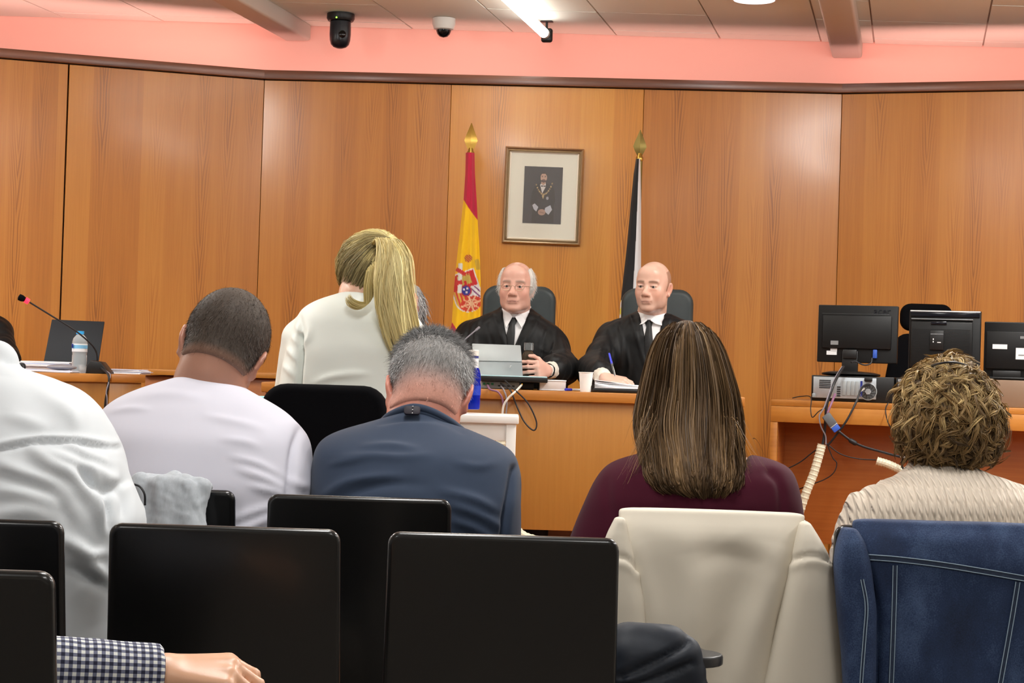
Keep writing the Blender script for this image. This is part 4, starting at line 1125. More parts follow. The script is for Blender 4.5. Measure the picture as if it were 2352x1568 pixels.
MB().box((w_ * 0.51, -0.0138, hh * 0.73), (0.03, 0.002, 0.010), M=Mx).build('sticker', STKG, t)
MB().box((w_ * 0.3, -0.004, 0.016), (w_ * 0.36, 0.016, 0.03), 0.003, M=Mx).build('lower_block', BLACKP, t)
zf = RDZ + 0.106 - Mx.translation.z
MB().box((w_ * 0.4, 0.06, zf + 0.005), (0.26, 0.16, 0.008), 0.003, M=Mx).build('foot', BLACKP, t)
MB().box((w_ * 0.4, 0.03, zf / 2 + 0.01), (0.06, 0.02, max(0.01, abs(zf) - 0.004)), 0.003, M=Mx).build('neck', BLACKP, t)

# cables in front of the right desk
Yd = 7.36
cable('cable', 'black cable bundle running from the monitor down to the cream hose', [(1938, 842, 7.42), (1925, 862, 7.38), (1912, 890, 7.34), (1899, 930, 7.33), (1896, 965, 7.33), (1893, 1000, 7.33), (1889, 1024, 7.33)], 0.0055, BLKC)
cable('cable', 'thin grey cable bundle twisted beside the black monitor cables', [(1934, 842, 7.42), (1918, 868, 7.37), (1905, 900, 7.33), (1893, 935, 7.32), (1882, 955, 7.32), (1886, 980, 7.32), (1896, 1000, 7.32), (1897, 1020, 7.325)], 0.0028, GREYC)
cable('cable', 'purple cable from the computer sockets to the grey connector', [(1918, 905, 7.36), (1910, 925, 7.32), (1902, 945, 7.31), (1900, 958, 7.31)], 0.0045, PURC)
cable('cable', 'white lead plugged into the desktop computer fan corner', [(1985, 892, 7.40), (1975, 900, 7.35), (1968, 920, 7.33), (1966, 922, 7.33)], 0.004, WHTC)
cable('cable', 'black power lead slanting from the computer down behind the connector', [(1996, 884, 7.40), (1980, 890, 7.36), (1966, 924, 7.32), (1945, 965, 7.31), (1920, 1000, 7.32), (1902, 1022, 7.33)], 0.0042, BLKC)
cable('cable', 'thin black cable drooping left of the desktop computer', [(1820, 914, 7.5), (1840, 910, 7.48), (1862, 912, 7.42), (1862, 940, 7.36), (1866, 958, 7.35), (1880, 945, 7.34), (1896, 936, 7.33)], 0.002, BLKC)
cable('cable', 'thin brown cable looping below the cream hose by the desk', [(1900, 1020, 7.33), (1912, 1050, 7.33), (1922, 1064, 7.33), (1915, 1085, 7.33), (1895, 1100, 7.34), (1862, 1113, 7.35), (1830, 1125, 7.4)], 0.0022, BLKC)
cable('cable', 'thin cable leading off left from the cream hose', [(1886, 1024, 7.34), (1862, 1042, 7.36), (1836, 1062, 7.38), (1800, 1080, 7.4)], 0.0024, BLKC)
cable('cable', 'long thin cable sagging from the hose to the second hose', [(1898, 1018, 7.33), (1930, 1042, 7.32), (1970, 1053, 7.31), (2012, 1056, 7.30)], 0.0022, BLKC)
t = thing('video_connector', 'grey and blue video connector hanging on cables before the desk', 'connector', tuple(P(1910, 968, 7.30)))
a, b_, c_ = P(1896, 952, 7.30), P(1914, 976, 7.30), P(1926, 988, 7.30)
d_ = (b_ - a).normalized()
rotm = Matrix.Rotation(math.atan2(d_.x, -d_.z) if False else 0, 4, 'Y')
def obox(p, q, w, th, name, m, parent, bev=0.003):
    """box running from p to q"""
    d = (q - p); L = d.length; z = d.normalized(); x = Vector((0, 1, 0)).cross(z).normalized(); y = z.cross(x)
    M_ = Matrix(((x.x, y.x, z.x, 0), (x.y, y.y, z.y, 0), (x.z, y.z, z.z, 0), (0, 0, 0, 1)))
    return MB().box((0, 0, L / 2), (w, th, L), bev, M=Matrix.Translation(p) @ M_).build(name, m, parent)
obox(a, b_, 0.034, 0.018, 'housing', mat('grey_connector', (86, 90, 94), 0.45), t, 0.004)
obox(b_, b_ + d_ * 0.004, 0.032, 0.016, 'metal_rim', STEEL, t, 0.001)
obox(b_ + d_ * 0.004, b_ + d_ * 0.026, 0.030, 0.017, 'plug', VGA, t, 0.003)
cable('cable', 'thick black video cable with a ferrite lump crossing the desk front', [(1926, 990, 7.30), (1945, 1005, 7.30), (1960, 1015, 7.30), (1985, 1026, 7.29), (2020, 1036, 7.28), (2070, 1049, 7.26), (2110, 1052, 7.25)], 0.0048, BLKC)
a, b_ = P(1950, 1009, 7.30), P(1968, 1020, 7.295)
tag(MB().tube([a, a * .8 + b_ * .2, a * .2 + b_ * .8, b_], [0.006, 0.0095, 0.0095, 0.006], 12).build('ferrite_core', BLKC), 'black ferrite lump on the thick video cable', 'cable core')
def hose(label, pts, r):
    t = thing('cable_hose', label, 'hose', tuple(P(*pts[0])))
    sp = spline([P(*p) for p in pts], 16)
    rr = [r + (0.0016 if i % 4 == 0 else 0) for i in range(len(sp))]
    MB().tube(sp, rr, 12).build('sleeve', CREAM, t, angle=12)
hose('cream spiral cable hose hanging down at the right desk', [(1888, 1020, 7.33), (1880, 1050, 7.33), (1868, 1090, 7.33), (1852, 1130, 7.33), (1836, 1180, 7.34), (1826, 1240, 7.36)], 0.0165)
hose('cream spiral cable hose beside the neck of the curly haired woman', [(2014, 1058, 7.29), (2040, 1066, 7.28), (2066, 1078, 7.27), (2100, 1096, 7.26), (2140, 1130, 7.26)], 0.0155)
a = P(2074, 1036, 7.2)
t = thing('plug', 'white plug dangling beside the neck of the curly haired woman', 'plug', tuple(a))
MB().box((a.x, 7.2, a.z), (0.018, 0.02, 0.05), 0.004).build('body', WHITEP, t)
MB().tube([(a.x - 0.008, 7.2, a.z + 0.02), P(2066, 1000, 7.2), P(2072, 960, 7.22), P(2060, 935, 7.26)], 0.003, sm=5).build('lead', BLKC, t)
cable('cable', 'black leads under the white plug beside the curly haired woman', [(2074, 1052, 7.2), (2072, 1070, 7.2), (2080, 1084, 7.2), (2090, 1110, 7.2)], 0.004, BLKC)
cable('cable', 'thin cable hanging off the desk left of the curly hair', [(2040, 925, 7.35), (2034, 940, 7.28), (2038, 965, 7.27), (2048, 985, 7.27), (2060, 1000, 7.26)], 0.0022, BLKC)
cable('cable', 'cream lead hanging from the second desktop computer', [(2064, 905, 7.33), (2062, 925, 7.26), (2062, 950, 7.25), (2070, 990, 7.25)], 0.004, CREAM)
# ------------------------------------------------------------------ bodies: smooth-blended distance fields turned into one mesh
class Field:
    def __init__(s, lo, hi, h, fine=()):
        s.ax = []; s.h = h
        for a in range(3):
            p = lo[a]; out = [p]
            while p < hi[a]:
                st = h
                for (l, u, hf) in fine:
                    if l[a] - st < p < u[a]: st = min(st, hf)
                p += st; out.append(p)
            s.ax.append(np.array(out, np.float32))
        s.v = np.full([len(a) for a in s.ax], 9.0, np.float32)
    def add(s, prim, k=0.0, op='u'):
        fn, lo, hi = prim
        m = k + 2.6 * s.h
        sl = []
        for a in range(3):
            i0 = max(0, int(np.searchsorted(s.ax[a], lo[a] - m)) - 1); i1 = min(len(s.ax[a]), int(np.searchsorted(s.ax[a], hi[a] + m)) + 1)
            if i1 <= i0: return s
            sl.append(slice(i0, i1))
        sl = tuple(sl)
        X, Y, Z = s.ax[0][sl[0]][:, None, None], s.ax[1][sl[1]][None, :, None], s.ax[2][sl[2]][None, None, :]
        d = fn(X, Y, Z) + np.zeros(s.v[sl].shape, np.float32)
        a = s.v[sl]
        if op == 'u':
            if k > 0:
                h_ = np.clip(0.5 + 0.5 * (a - d) / k, 0, 1); r = a + (d - a) * h_ - k * h_ * (1 - h_)
            else: r = np.minimum(a, d)
        else:
            d = -d
            if k > 0:
                h_ = np.clip(0.5 - 0.5 * (a - d) / k, 0, 1); r = a + (d - a) * h_ + k * h_ * (1 - h_)
            else: r = np.maximum(a, d)
        s.v[sl] = r
        return s
    def carve(s, fn, k=0.004):
        """intersect the whole field with fn <= 0"""
        X, Y, Z = s.ax[0][:, None, None], s.ax[1][None, :, None], s.ax[2][None, None, :]
        d = fn(X, Y, Z) + np.zeros(s.v.shape, np.float32)
        h_ = np.clip(0.5 - 0.5 * (s.v - d) / k, 0, 1)
        s.v = s.v + (d - s.v) * h_ + k * h_ * (1 - h_)
        return s
    def mesh(s, smooth=1):
        v = s.v
        for a in range(3):
            sl = [slice(None)] * 3
            for e in (0, -1): sl[a] = e; v[tuple(sl)] = np.maximum(v[tuple(sl)], 0.01)
        ins = v < 0
        c = np.zeros([n - 1 for n in v.shape], np.int8)
        for i in (0, 1):
            for j in (0, 1):
                for k in (0, 1):
                    c += ins[i:ins.shape[0] - 1 + i, j:ins.shape[1] - 1 + j, k:ins.shape[2] - 1 + k]
        act = (c > 0) & (c < 8)
        ci = np.stack(np.nonzero(act), -1); n = len(ci)
        idx = np.full(act.shape, -1, np.int32); idx[act] = np.arange(n)
        acc = np.zeros((n, 3)); cnt = np.zeros(n)
        for a in range(3):
            b, e = [q for q in range(3) if q != a]
            for ob in (0, 1):
                for oe in (0, 1):
                    i0 = ci.copy(); i0[:, b] += ob; i0[:, e] += oe
                    i1 = i0.copy(); i1[:, a] += 1
                    v0, v1 = v[i0[:, 0], i0[:, 1], i0[:, 2]], v[i1[:, 0], i1[:, 1], i1[:, 2]]
                    m = (v0 < 0) != (v1 < 0)
                    t = np.where(m, v0 / np.where(m, v0 - v1, 1), 0)
                    p = np.zeros((n, 3))
                    x0, x1 = s.ax[a][i0[:, a]], s.ax[a][i1[:, a]]
                    p[:, a] = x0 + (x1 - x0) * t; p[:, b] = s.ax[b][i0[:, b]]; p[:, e] = s.ax[e][i0[:, e]]
                    acc[m] += p[m]; cnt += m
        V = acc / np.maximum(cnt, 1)[:, None]
        Fs = []
        for a in range(3):
            b, e = (a + 1) % 3, (a + 2) % 3
            s0 = [slice(1, -1)] * 3; s1 = [slice(1, -1)] * 3
            s0[a] = slice(0, -1); s1[a] = slice(1, None)
            A, B = ins[tuple(s0)], ins[tuple(s1)]
            q = np.stack(np.nonzero(A != B), -1)
            if not len(q): continue
            fl = A[q[:, 0], q[:, 1], q[:, 2]]
            q[:, b] += 1; q[:, e] += 1
            def cell(db, de):
                r = q.copy(); r[:, b] += db; r[:, e] += de
                return idx[r[:, 0], r[:, 1], r[:, 2]]
            f = np.stack([cell(-1, -1), cell(0, -1), cell(0, 0), cell(-1, 0)], -1)
            f[~fl] = f[~fl][:, ::-1]
            Fs.append(f)
        F = np.vstack(Fs); F = F[(F >= 0).all(1)]
        for _ in range(smooth): V = relax(V, F, 0.5)
        return V, F

def relax(V, F, w=0.5):
    acc = np.zeros_like(V); cnt = np.zeros(len(V))
    for i in range(4):
        a, b = F[:, i], F[:, (i + 1) % 4]
        for x, y in ((a, b), (b, a)):
            for k in range(3): acc[:, k] += np.bincount(x, V[y, k], len(V))
            cnt += np.bincount(x, minlength=len(V))
    return V + w * (acc / np.maximum(cnt, 1)[:, None] - V)

def normals(V, F):
    n = np.cross(V[F[:, 2]] - V[F[:, 0]], V[F[:, 3]] - V[F[:, 1]])
    N = np.zeros_like(V)
    for i in range(4):
        for k in range(3): N[:, k] += np.bincount(F[:, i], n[:, k], len(V))
    return N / (np.linalg.norm(N, axis=1)[:, None] + 1e-12)

def arr(p): return np.array(tuple(p), float)

def ell(c, r, rot=None):
    c, r = arr(c), arr(r)
    def fn(X, Y, Z):
        x, y, z = X - c[0], Y - c[1], Z - c[2]
        if rot is not None:
            x, y, z = (rot[0][0] * x + rot[1][0] * y + rot[2][0] * z, rot[0][1] * x + rot[1][1] * y + rot[2][1] * z, rot[0][2] * x + rot[1][2] * y + rot[2][2] * z)
        k0 = np.sqrt((x / r[0]) ** 2 + (y / r[1]) ** 2 + (z / r[2]) ** 2)
        k1 = np.sqrt((x / r[0] ** 2) ** 2 + (y / r[1] ** 2) ** 2 + (z / r[2] ** 2) ** 2)
        return k0 * (k0 - 1) / (k1 + 1e-6)
    m = r.max() if rot is not None else r
    return fn, c - m, c + m

def rcap(p, q, r1, r2=None):
    p, q = arr(p), arr(q); r2 = r1 if r2 is None else r2
    d = q - p; L2 = max(d.dot(d), 1e-9)
    def fn(X, Y, Z):
        x, y, z = X - p[0], Y - p[1], Z - p[2]
        t = np.clip((x * d[0] + y * d[1] + z * d[2]) / L2, 0, 1)
        return np.sqrt((x - t * d[0]) ** 2 + (y - t * d[1]) ** 2 + (z - t * d[2]) ** 2) - (r1 + (r2 - r1) * t)
    m = max(r1, r2)
    return fn, np.minimum(p, q) - m, np.maximum(p, q) + m

def rbox(c, h, r, rot=None):
    c, h = arr(c), arr(h)
    def fn(X, Y, Z):
        x, y, z = X - c[0], Y - c[1], Z - c[2]
        if rot is not None:
            x, y, z = (rot[0][0] * x + rot[1][0] * y + rot[2][0] * z, rot[0][1] * x + rot[1][1] * y + rot[2][1] * z, rot[0][2] * x + rot[1][2] * y + rot[2][2] * z)
        ax, ay, az = np.abs(x) - h[0] + r, np.abs(y) - h[1] + r, np.abs(z) - h[2] + r
        return np.sqrt(np.maximum(ax, 0) ** 2 + np.maximum(ay, 0) ** 2 + np.maximum(az, 0) ** 2) + np.minimum(np.maximum(ax, np.maximum(ay, az)), 0) - r
    m = np.linalg.norm(h) if rot is not None else h
    return fn, c - m, c + m

class Loft:
    """stack of level cross-sections: centre and half-widths as functions of height"""
    def __init__(s, z, cx, cy, a, b, n=2.3):
        o = np.argsort(z); s.z, s.cx, s.cy, s.a, s.b, s.n = z[o], cx[o], cy[o], a[o], b[o], n
    def at(s, z): return [np.interp(z, s.z, q) for q in (s.cx, s.cy, s.a, s.b)]
    def prim(s, grow=0.0, z0=None, z1=None):
        z0 = s.z[0] if z0 is None else z0; z1 = s.z[-1] if z1 is None else z1
        def fn(X, Y, Z):
            cx, cy, a, b = [q.astype(np.float32) for q in s.at(Z)]
            a, b = np.maximum(a + grow, 0.006), np.maximum(b + grow, 0.006)
            q = (np.abs((X - cx) / a) ** s.n + np.abs((Y - cy) / b) ** s.n) ** (1.0 / s.n)
            d = (q - 1) * np.minimum(a, b) * 0.9
            e = np.maximum(z0 - Z, Z - z1)
            return np.maximum(d, e)
        lo = np.array([(s.cx - s.a).min() - max(grow, 0), (s.cy - s.b).min() - max(grow, 0), z0])
        hi = np.array([(s.cx + s.a).max() + max(grow, 0), (s.cy + s.b).max() + max(grow, 0), z1])
        return fn, lo, hi
    def front(s, x, z, sign=-1, grow=0.0):
        cx, cy, a, b = s.at(z)
        q = max(0.0, 1 - abs((x - cx) / (a + grow)) ** s.n)
        return cy + sign * (b + grow) * q ** (1 / s.n)

def smooth_rows(z, vals, n=90):
    """resample with monotone smoothing so the loft shows no facets"""
    zz = np.linspace(z.min(), z.max(), n)
    out = []
    for v in vals:
        q = np.interp(zz, z[::-1] if z[0] > z[-1] else z, v[::-1] if z[0] > z[-1] else v)
        k = np.array([1, 2, 3, 4, 3, 2, 1], float); k /= k.sum()
        pad = np.concatenate([2 * q[0] - q[3:0:-1], q, 2 * q[-1] - q[-2:-5:-1]])
        out.append(np.convolve(pad, k, 'valid'))
    return zz, out

def sil(left, right, dep, n=2.3, extra=None):
    """loft whose side outlines run through photograph pixels; dep rows: (pixel row, centre depth, half depth)"""
    pr = np.array([d[0] for d in dep], float)
    yc = lambda py: float(np.interp(py, pr, [d[1] for d in dep]))
    def wp(lst): return np.array([[*P(x, y, yc(y))] for x, y in lst])
    Lw, Rw = wp(left), wp(right)
    z1 = max(Lw[:, 2].max(), Rw[:, 2].max()); z0 = min(Lw[:, 2].min(), Rw[:, 2].min())
    z = np.linspace(z1, z0, 60)
    xl = np.interp(-z, -Lw[:, 2], Lw[:, 0]); xr = np.interp(-z, -Rw[:, 2], Rw[:, 0])
    xc = (left[0][0] + right[0][0]) / 2
    dz = np.array([P(xc, d[0], d[1]).z for d in dep])
    cy = np.interp(-z, -dz, [d[1] for d in dep]); b = np.interp(-z, -dz, [d[2] for d in dep])
    zz, (cx, cy, a, b) = smooth_rows(z, [(xl + xr) / 2, cy, (xr - xl) / 2, b])
    return Loft(zz, cx, cy, a, b, n)

def place(prim, c, R, s=1.0):
    fn, lo, hi = prim; c = arr(c); R = np.array(R)[:3, :3]
    def f2(X, Y, Z):
        x, y, z = X - c[0], Y - c[1], Z - c[2]
        return s * fn((R[0, 0] * x + R[1, 0] * y + R[2, 0] * z) / s, (R[0, 1] * x + R[1, 1] * y + R[2, 1] * z) / s, (R[0, 2] * x + R[1, 2] * y + R[2, 2] * z) / s)
    cs = np.array([[(lo, hi)[i][0], (lo, hi)[j][1], (lo, hi)[k][2]] for i in (0, 1) for j in (0, 1) for k in (0, 1)]) * s
    w = cs @ R.T + c
    return f2, w.min(0), w.max(0)

class Head:
    """head frame: origin between the eyes' level and the ears, face towards local -y, z up"""
    def __init__(s, c, scale=1.0, yaw=0.0, pitch=0.0, tilt=0.0):
        s.c = arr(c); s.s = scale
        s.R = np.array((Matrix.Rotation(math.radians(tilt), 3, 'Y') @ Matrix.Rotation(math.radians(yaw), 3, 'Z') @ Matrix.Rotation(math.radians(pitch), 3, 'X')))
    def w(s, p): return s.R @ (arr(p) * s.s) + s.c
    def loc(s, V): return ((V - s.c) @ s.R) / s.s
    def pl(s, prim): return place(prim, s.c, s.R, s.s)

CRANIUM = [((0, .012, .035), (.0760, .097, .085)), ((0, -.018, .018), (.0715, .077, .084))]
def add_head(f, h, face=1.0, wrinkles=(), jowl=0.0, neck_to=None, neck_r=0.056, wide=1.0):
    A = lambda pr, k=0.012, op='u': f.add(h.pl(pr), k * h.s, op)
    for c, r in CRANIUM: A(ell(c, r), 0.02)
    A(ell((0, -.036, -.048), (.0575 * wide, .058, .074)), 0.03)
    A(ell((0, -.074, -.100), (.030 * wide, .022, .019)), 0.025)
    for sx in (-1, 1):
        A(ell((sx * .040, -.062, -.028), (.024, .022, .028)), 0.025)
        A(ell((sx * .044 * wide, -.02, -.072), (.014 + jowl, .036, .024 + jowl)), 0.03)
        A(rcap((sx * .011, -.0935, .0205), (sx * .046, -.080, .0225), .0080, .0072), 0.014)
    A(ell((0, -.070, .062), (.05, .03, .035)), 0.03)
    for sx in (-1, 1): A(ell((sx * .031, -.104, .003), (.0180, .019, .0110)), 0.010, 's')
    for sx in (-1, 1):
        A(ell((sx * .031, -.0800, .0015), (.0150, .0135, .0120)), 0.004)
        A(ell((sx * .031, -.0965, -.0010), (.0112, .008, .0030)), 0.002, 's')
        A(rcap((sx * .019, -.0915, .0072), (sx * .045, -.0862, .0052), .0046, .0042), 0.005)
        A(rcap((sx * .020, -.0905, -.0105), (sx * .043, -.0860, -.0100), .0040, .0040), 0.008)
    A(rcap((0, -.090, .014), (0, -.114, -.030), .0075, .0120), 0.014)
    A(ell((0, -.1145, -.033), (.0140, .0125, .0118)), 0.012)
    for sx in (-1, 1):
        A(ell((sx * .0160, -.103, -.038), (.0090, .0115, .0085)), 0.007)
        A(ell((sx * .0068, -.112, -.0455), (.0036, .005, .003)), 0.003, 's')
        A(rcap((sx * .0225, -.0985, -.036), (sx * .036, -.0865, -.068), .0034, .0020), 0.006, 's')
    A(ell((0, -.090, -.062), (.026, .015, .018)), 0.018)
    A(rcap((-.019, -.0955, -.0635), (.019, -.0955, -.0635), .0040, .0040), 0.006)
    A(rcap((-.008, -.0995, -.0625), (.008, -.0995, -.0625), .0048, .0048), 0.007)
    A(rcap((-.016, -.0965, -.0735), (.016, -.0965, -.0735), .0052, .0052), 0.006)
    for sx in (-1, 1): A(rcap((0, -.1005, -.0685), (sx * .027, -.0935, -.0720), .0016, .0019), 0.0022, 's')
    for zz_ in wrinkles:
        wl = [(-.036, -.0835, zz_ - .003), (-.018, -.0965, zz_ + .0005), (0, -.1005, zz_ - .001), (.018, -.0965, zz_ + .0005), (.036, -.0835, zz_ - .003)]
        for i in range(4): A(rcap(wl[i], wl[i + 1], .0016, .0016), 0.004, 's')
    for sx in (-1, 1):
        ry = np.array(Matrix.Rotation(math.radians(-sx * 20), 3, 'Z') @ Matrix.Rotation(math.radians(sx * 10), 3, 'Y'))
        A(ell((sx * .079, .016, -.006), (.0075, .019, .031), ry), 0.006)
        A(ell((sx * .0855, .010, -.002), (.006, .010, .018), ry), 0.004, 's')
        A(ell((sx * .077, .008, -.034), (.007, .009, .010)), 0.006)
    p0 = h.w((0, .018, -.055)); p1 = np.array(neck_to) if neck_to is not None else h.w((0, .035, -.18))
    f.add(rcap(p0, p1, neck_r * h.s, neck_r * 1.08 * h.s), 0.03 * h.s)
    f.add(rcap(h.w((0, .040, -.03)), p1 + 0.018 * (p0 - p1) / np.linalg.norm(p0 - p1), neck_r * 0.85 * h.s, neck_r * h.s), 0.03 * h.s)

def hand_prims(w, d, n, side, curl=(25, 35, 25), sc=1.0, spread=0.012, thumb=(0.75, 0.65, -0.25), tcurl=20):
    """wrist point, finger direction, back-of-hand normal, thumb side (+1/-1); returns (prim, blend) pairs"""
    d = Vector(d).normalized(); n = Vector(n); n = (n - d * n.dot(d)).normalized()
    t = d.cross(n) * side; w = Vector(w); out = []
    lens = [(.040, .026, .022), (.045, .029, .023), (.042, .027, .022), (.033, .021, .020)]
    for i in range(4):
        o = (1.5 - i) * 0.0205
        k = w + (d * (.092 - abs(i - 1.2) * .005) + t * o - n * (.004 * abs(i - 1.3))) * sc
        out.append((rcap(w + (t * o * 0.55 + d * .012) * sc, k, .0155 * sc, .0112 * sc), .012 * sc))
        p = k; dd = (d + t * ((1.5 - i) * spread * 4)).normalized()
        c = curl[i] if hasattr(curl[0], '__len__') else curl
        for j in range(3):
            dd = (Matrix.Rotation(math.radians(c[j]), 3, n.cross(d)) @ dd)
            q = p + dd * lens[i][j] * sc
            out.append((rcap(p, q, (.0095 - .0011 * j) * sc * (1 if i < 3 else .88), (.0086 - .0011 * j) * sc * (1 if i < 3 else .88)), .005 * sc))
            p = q
    p = w + (d * .022 + t * .022 - n * .006) * sc
    dd = (d * thumb[0] + t * thumb[1] + n * thumb[2]).normalized()
    for j, (L, r) in enumerate(((.042, .0135), (.032, .0105), (.027, .0095))):
        q = p + dd * L * sc
        out.append((rcap(p, q, r * sc, (r - .0015) * sc), .010 * sc if j == 0 else .005 * sc)); p = q
        ax = n
        dd = (Matrix.Rotation(math.radians(tcurl) * side, 3, ax) @ dd)
    return out

def sample(V, F, n, keep=None):
    a = 0.5 * np.linalg.norm(np.cross(V[F[:, 2]] - V[F[:, 0]], V[F[:, 3]] - V[F[:, 1]]), axis=1)
    if keep is not None: a = a * keep(V[F].mean(1))
    i = rng.choice(len(F), n, p=a / a.sum())
    u, v = rng.random((2, n, 1))
    q = V[F[i]]
    return (q[:, 0] * (1 - u) + q[:, 1] * u) * (1 - v) + (q[:, 3] * (1 - u) + q[:, 2] * u) * v, i

def strands(name, paths, r, cols, m, parent, taper=None):
    """one mesh of thin tapering locks; paths (M, N, 3), r (M,), cols (M, 3) or (M, N, 3); each lock is a narrow ribbon lying along the head"""
    Mn, N, _ = paths.shape
    T = np.gradient(paths, axis=1); T /= np.linalg.norm(T, axis=2, keepdims=True) + 1e-9
    out = paths - paths.reshape(-1, 3).mean(0); out[..., 2] *= .4
    out /= np.linalg.norm(out, axis=2, keepdims=True) + 1e-9
    ref = out + rng.normal(size=(Mn, 1, 3)) * .42
    U = np.cross(T, ref); U /= np.linalg.norm(U, axis=2, keepdims=True) + 1e-9
    if taper is None: taper = np.linspace(1, 0.25, N)
    rr = (r[:, None] * taper[None, :])[..., None] * 1.15
    V = np.stack([paths - rr * U, paths + rr * U], 2).reshape(-1, 3)
    base = (np.arange(Mn)[:, None] * N + np.arange(N - 1)[None, :]) * 2
    F = np.stack([base, base + 1, base + 3, base + 2], -1).reshape(-1, 4)
    if cols.ndim == 2: cols = np.repeat(cols[:, None, :], N, 1)
    o = npmesh(name, V, F, m, parent, col=np.repeat(cols, 2, axis=1).reshape(-1, 3))
    o['kind'] = 'stuff'
    return o

def seg_dist(x, z, pts):
    """distance and position (0..1) along a polyline in x,z"""
    best = np.full(len(x), 9.0); tt = np.zeros(len(x))
    L = np.concatenate([[0], np.cumsum(np.hypot(np.diff(pts[:, 0]), np.diff(pts[:, 1])))])
    for i in range(len(pts) - 1):
        p, q = pts[i], pts[i + 1]; d = q - p; l2 = max(d.dot(d), 1e-9)
        t = np.clip(((x - p[0]) * d[0] + (z - p[1]) * d[1]) / l2, 0, 1)
        e = np.hypot(x - p[0] - t * d[0], z - p[1] - t * d[1])
        m = e < best
        best[m] = e[m]; tt[m] = (L[i] + t[m] * (L[i + 1] - L[i])) / L[-1]
    return best, tt

def folds(V, F, lst, Y, back=True):
    """raise or sink creases along lines; each is (pixel points, height m, half-width m[, sharp end])"""
    N = normals(V, F)
    w = np.clip(-N[:, 1] * 1.6 + 0.25, 0, 1)
    D = np.zeros(len(V))
    for item in lst:
        pts, amp, wid = item[:3]
        q = np.array([[P(x, y, Y).x, P(x, y, Y).z] for x, y in pts])
        if len(q) > 2: q = spline([(a, 0, b) for a, b in q], 6)[:, [0, 2]]
        d, t = seg_dist(V[:, 0], V[:, 2], q)
        tp = np.ones(len(V)) if len(item) > 3 else np.sin(np.pi * np.clip(t * 0.9 + 0.05, 0, 1)) ** 0.7
        D += amp * np.exp(-(d / wid) ** 2) * tp
    return V + N * (D * w)[:, None]

def wob(V, freq, seed=0):
    r = np.random.default_rng(seed); out = np.zeros(len(V))
    for i in range(7):
        k = r.normal(size=3) * freq; out += np.sin(V @ k + r.random() * 6.28) / 7
    return out

SKIN = mat('skin', (220, 170, 150), 0.36, attr=True, sss=0.08, var=0.04, vscale=60, bump=(350, 0.12, 0.0008))
HAIRM = mat('hair', (120, 100, 80), 0.5, attr=True, spec=0.3)
SHORTH = mat('cropped_hair', (120, 100, 80), 0.7, attr=True, var=0.25, vscale=260)
EYEW = mat('eye_white', (168, 158, 152), 0.3)
IRIS = mat('iris', (52, 44, 40), 0.15)

def ss(x, a, b):
    t = np.clip((x - a) / (b - a), 0, 1); return t * t * (3 - 2 * t)

def skin_cols(V, h, skin, brow=(120, 100, 86), red=1.0, stubble=0.0, ears=1.0):
    C = np.tile(np.array(lin(skin)), (len(V), 1))
    if h is None: return C
    L = h.loc(V)
    def mix(mask, col, k): 
        c = np.array(lin(col)); m = (mask * k)[:, None]
        return C * (1 - m) + c * m
    g = lambda cx, cy, cz, r: np.exp(-(((L[:, 0] - cx) ** 2 + (L[:, 1] - cy) ** 2 + (L[:, 2] - cz) ** 2) / r ** 2))
    reds = tuple(int(max(0, v * f)) for v, f in zip(skin, (0.96, 0.76, 0.71)))
    for sx in (-1, 1):
        C = mix(g(sx * .042, -.07, -.035, .026), reds, .45 * red)
        C = mix(g(sx * .082, .012, -.005, .03), reds, .55 * ears)
        C = mix(np.exp(-(((L[:, 0] - sx * .031) / .016) ** 2 + ((L[:, 2] + .012) / .007) ** 2)) * (L[:, 1] < -.05), reds, .35)
        bx = (np.abs(L[:, 0] - sx * .032) < .022)
        C = mix(np.exp(-((L[:, 2] - .0215 - .003 * np.cos((L[:, 0] - sx * .03) * 60)) / .0056) ** 2) * ss(-np.abs(L[:, 0] - sx * .031), -.025, -.015) * (L[:, 1] < -.05), brow, .88)
    for sx in (-1, 1):
        e = ((L[:, 0] - sx * .031) / .0125) ** 2 + ((L[:, 2] + .0008) / .0048) ** 2
        C = mix(np.exp(-((e - 1.0) / .45) ** 2) * (L[:, 1] < -.06) * (.45 + .55 * (L[:, 2] > 0)), (72, 46, 42), .75)
    C = mix(g(0, -.113, -.034, .016), reds, .5 * red)
    lip = np.exp(-((L[:, 2] + .0690 + np.abs(L[:, 0]) * .12) / .0060) ** 2) * ss(-np.abs(L[:, 0]), -.026, -.017) * (L[:, 1] < -.08)
    C = mix(lip, (170, 108, 100), .55)
    C = mix(np.exp(-((L[:, 2] + .0685 + np.abs(L[:, 0]) * .13) / .0015) ** 2) * ss(-np.abs(L[:, 0]), -.026, -.02) * (L[:, 1] < -.085), (96, 52, 48), .8)
    if stubble:
        C = mix(ss(-L[:, 2], .045, .075) * (L[:, 1] < .02), (132, 112, 104), stubble)
    return C

def eyes(h, parent, m_iris=IRIS, gaze=0.0):
    for sx in (-1, 1):
        c = h.w((sx * .031, -.0835, .0005))
        e = MB().ball(c, .0118 * h.s, 16, 12).build('eye', EYEW, parent)
        d = h.R @ np.array([gaze, -1.0, 0.0]); d = d / np.linalg.norm(d)
        q = c + d * .0096 * h.s
        u = np.cross(d, [0, 0, 1]); u /= np.linalg.norm(u); v = np.cross(u, d)
        M_ = Matrix(((u[0], v[0], d[0], q[0]), (u[1], v[1], d[1], q[1]), (u[2], v[2], d[2], q[2]), (0, 0, 0, 1)))
        MB().lathe([(.0056 * h.s, 0), (.0050 * h.s, .0017 * h.s), (.001, .0026 * h.s)], (0, 0, 0), 16, M_).build('iris', m_iris, e)

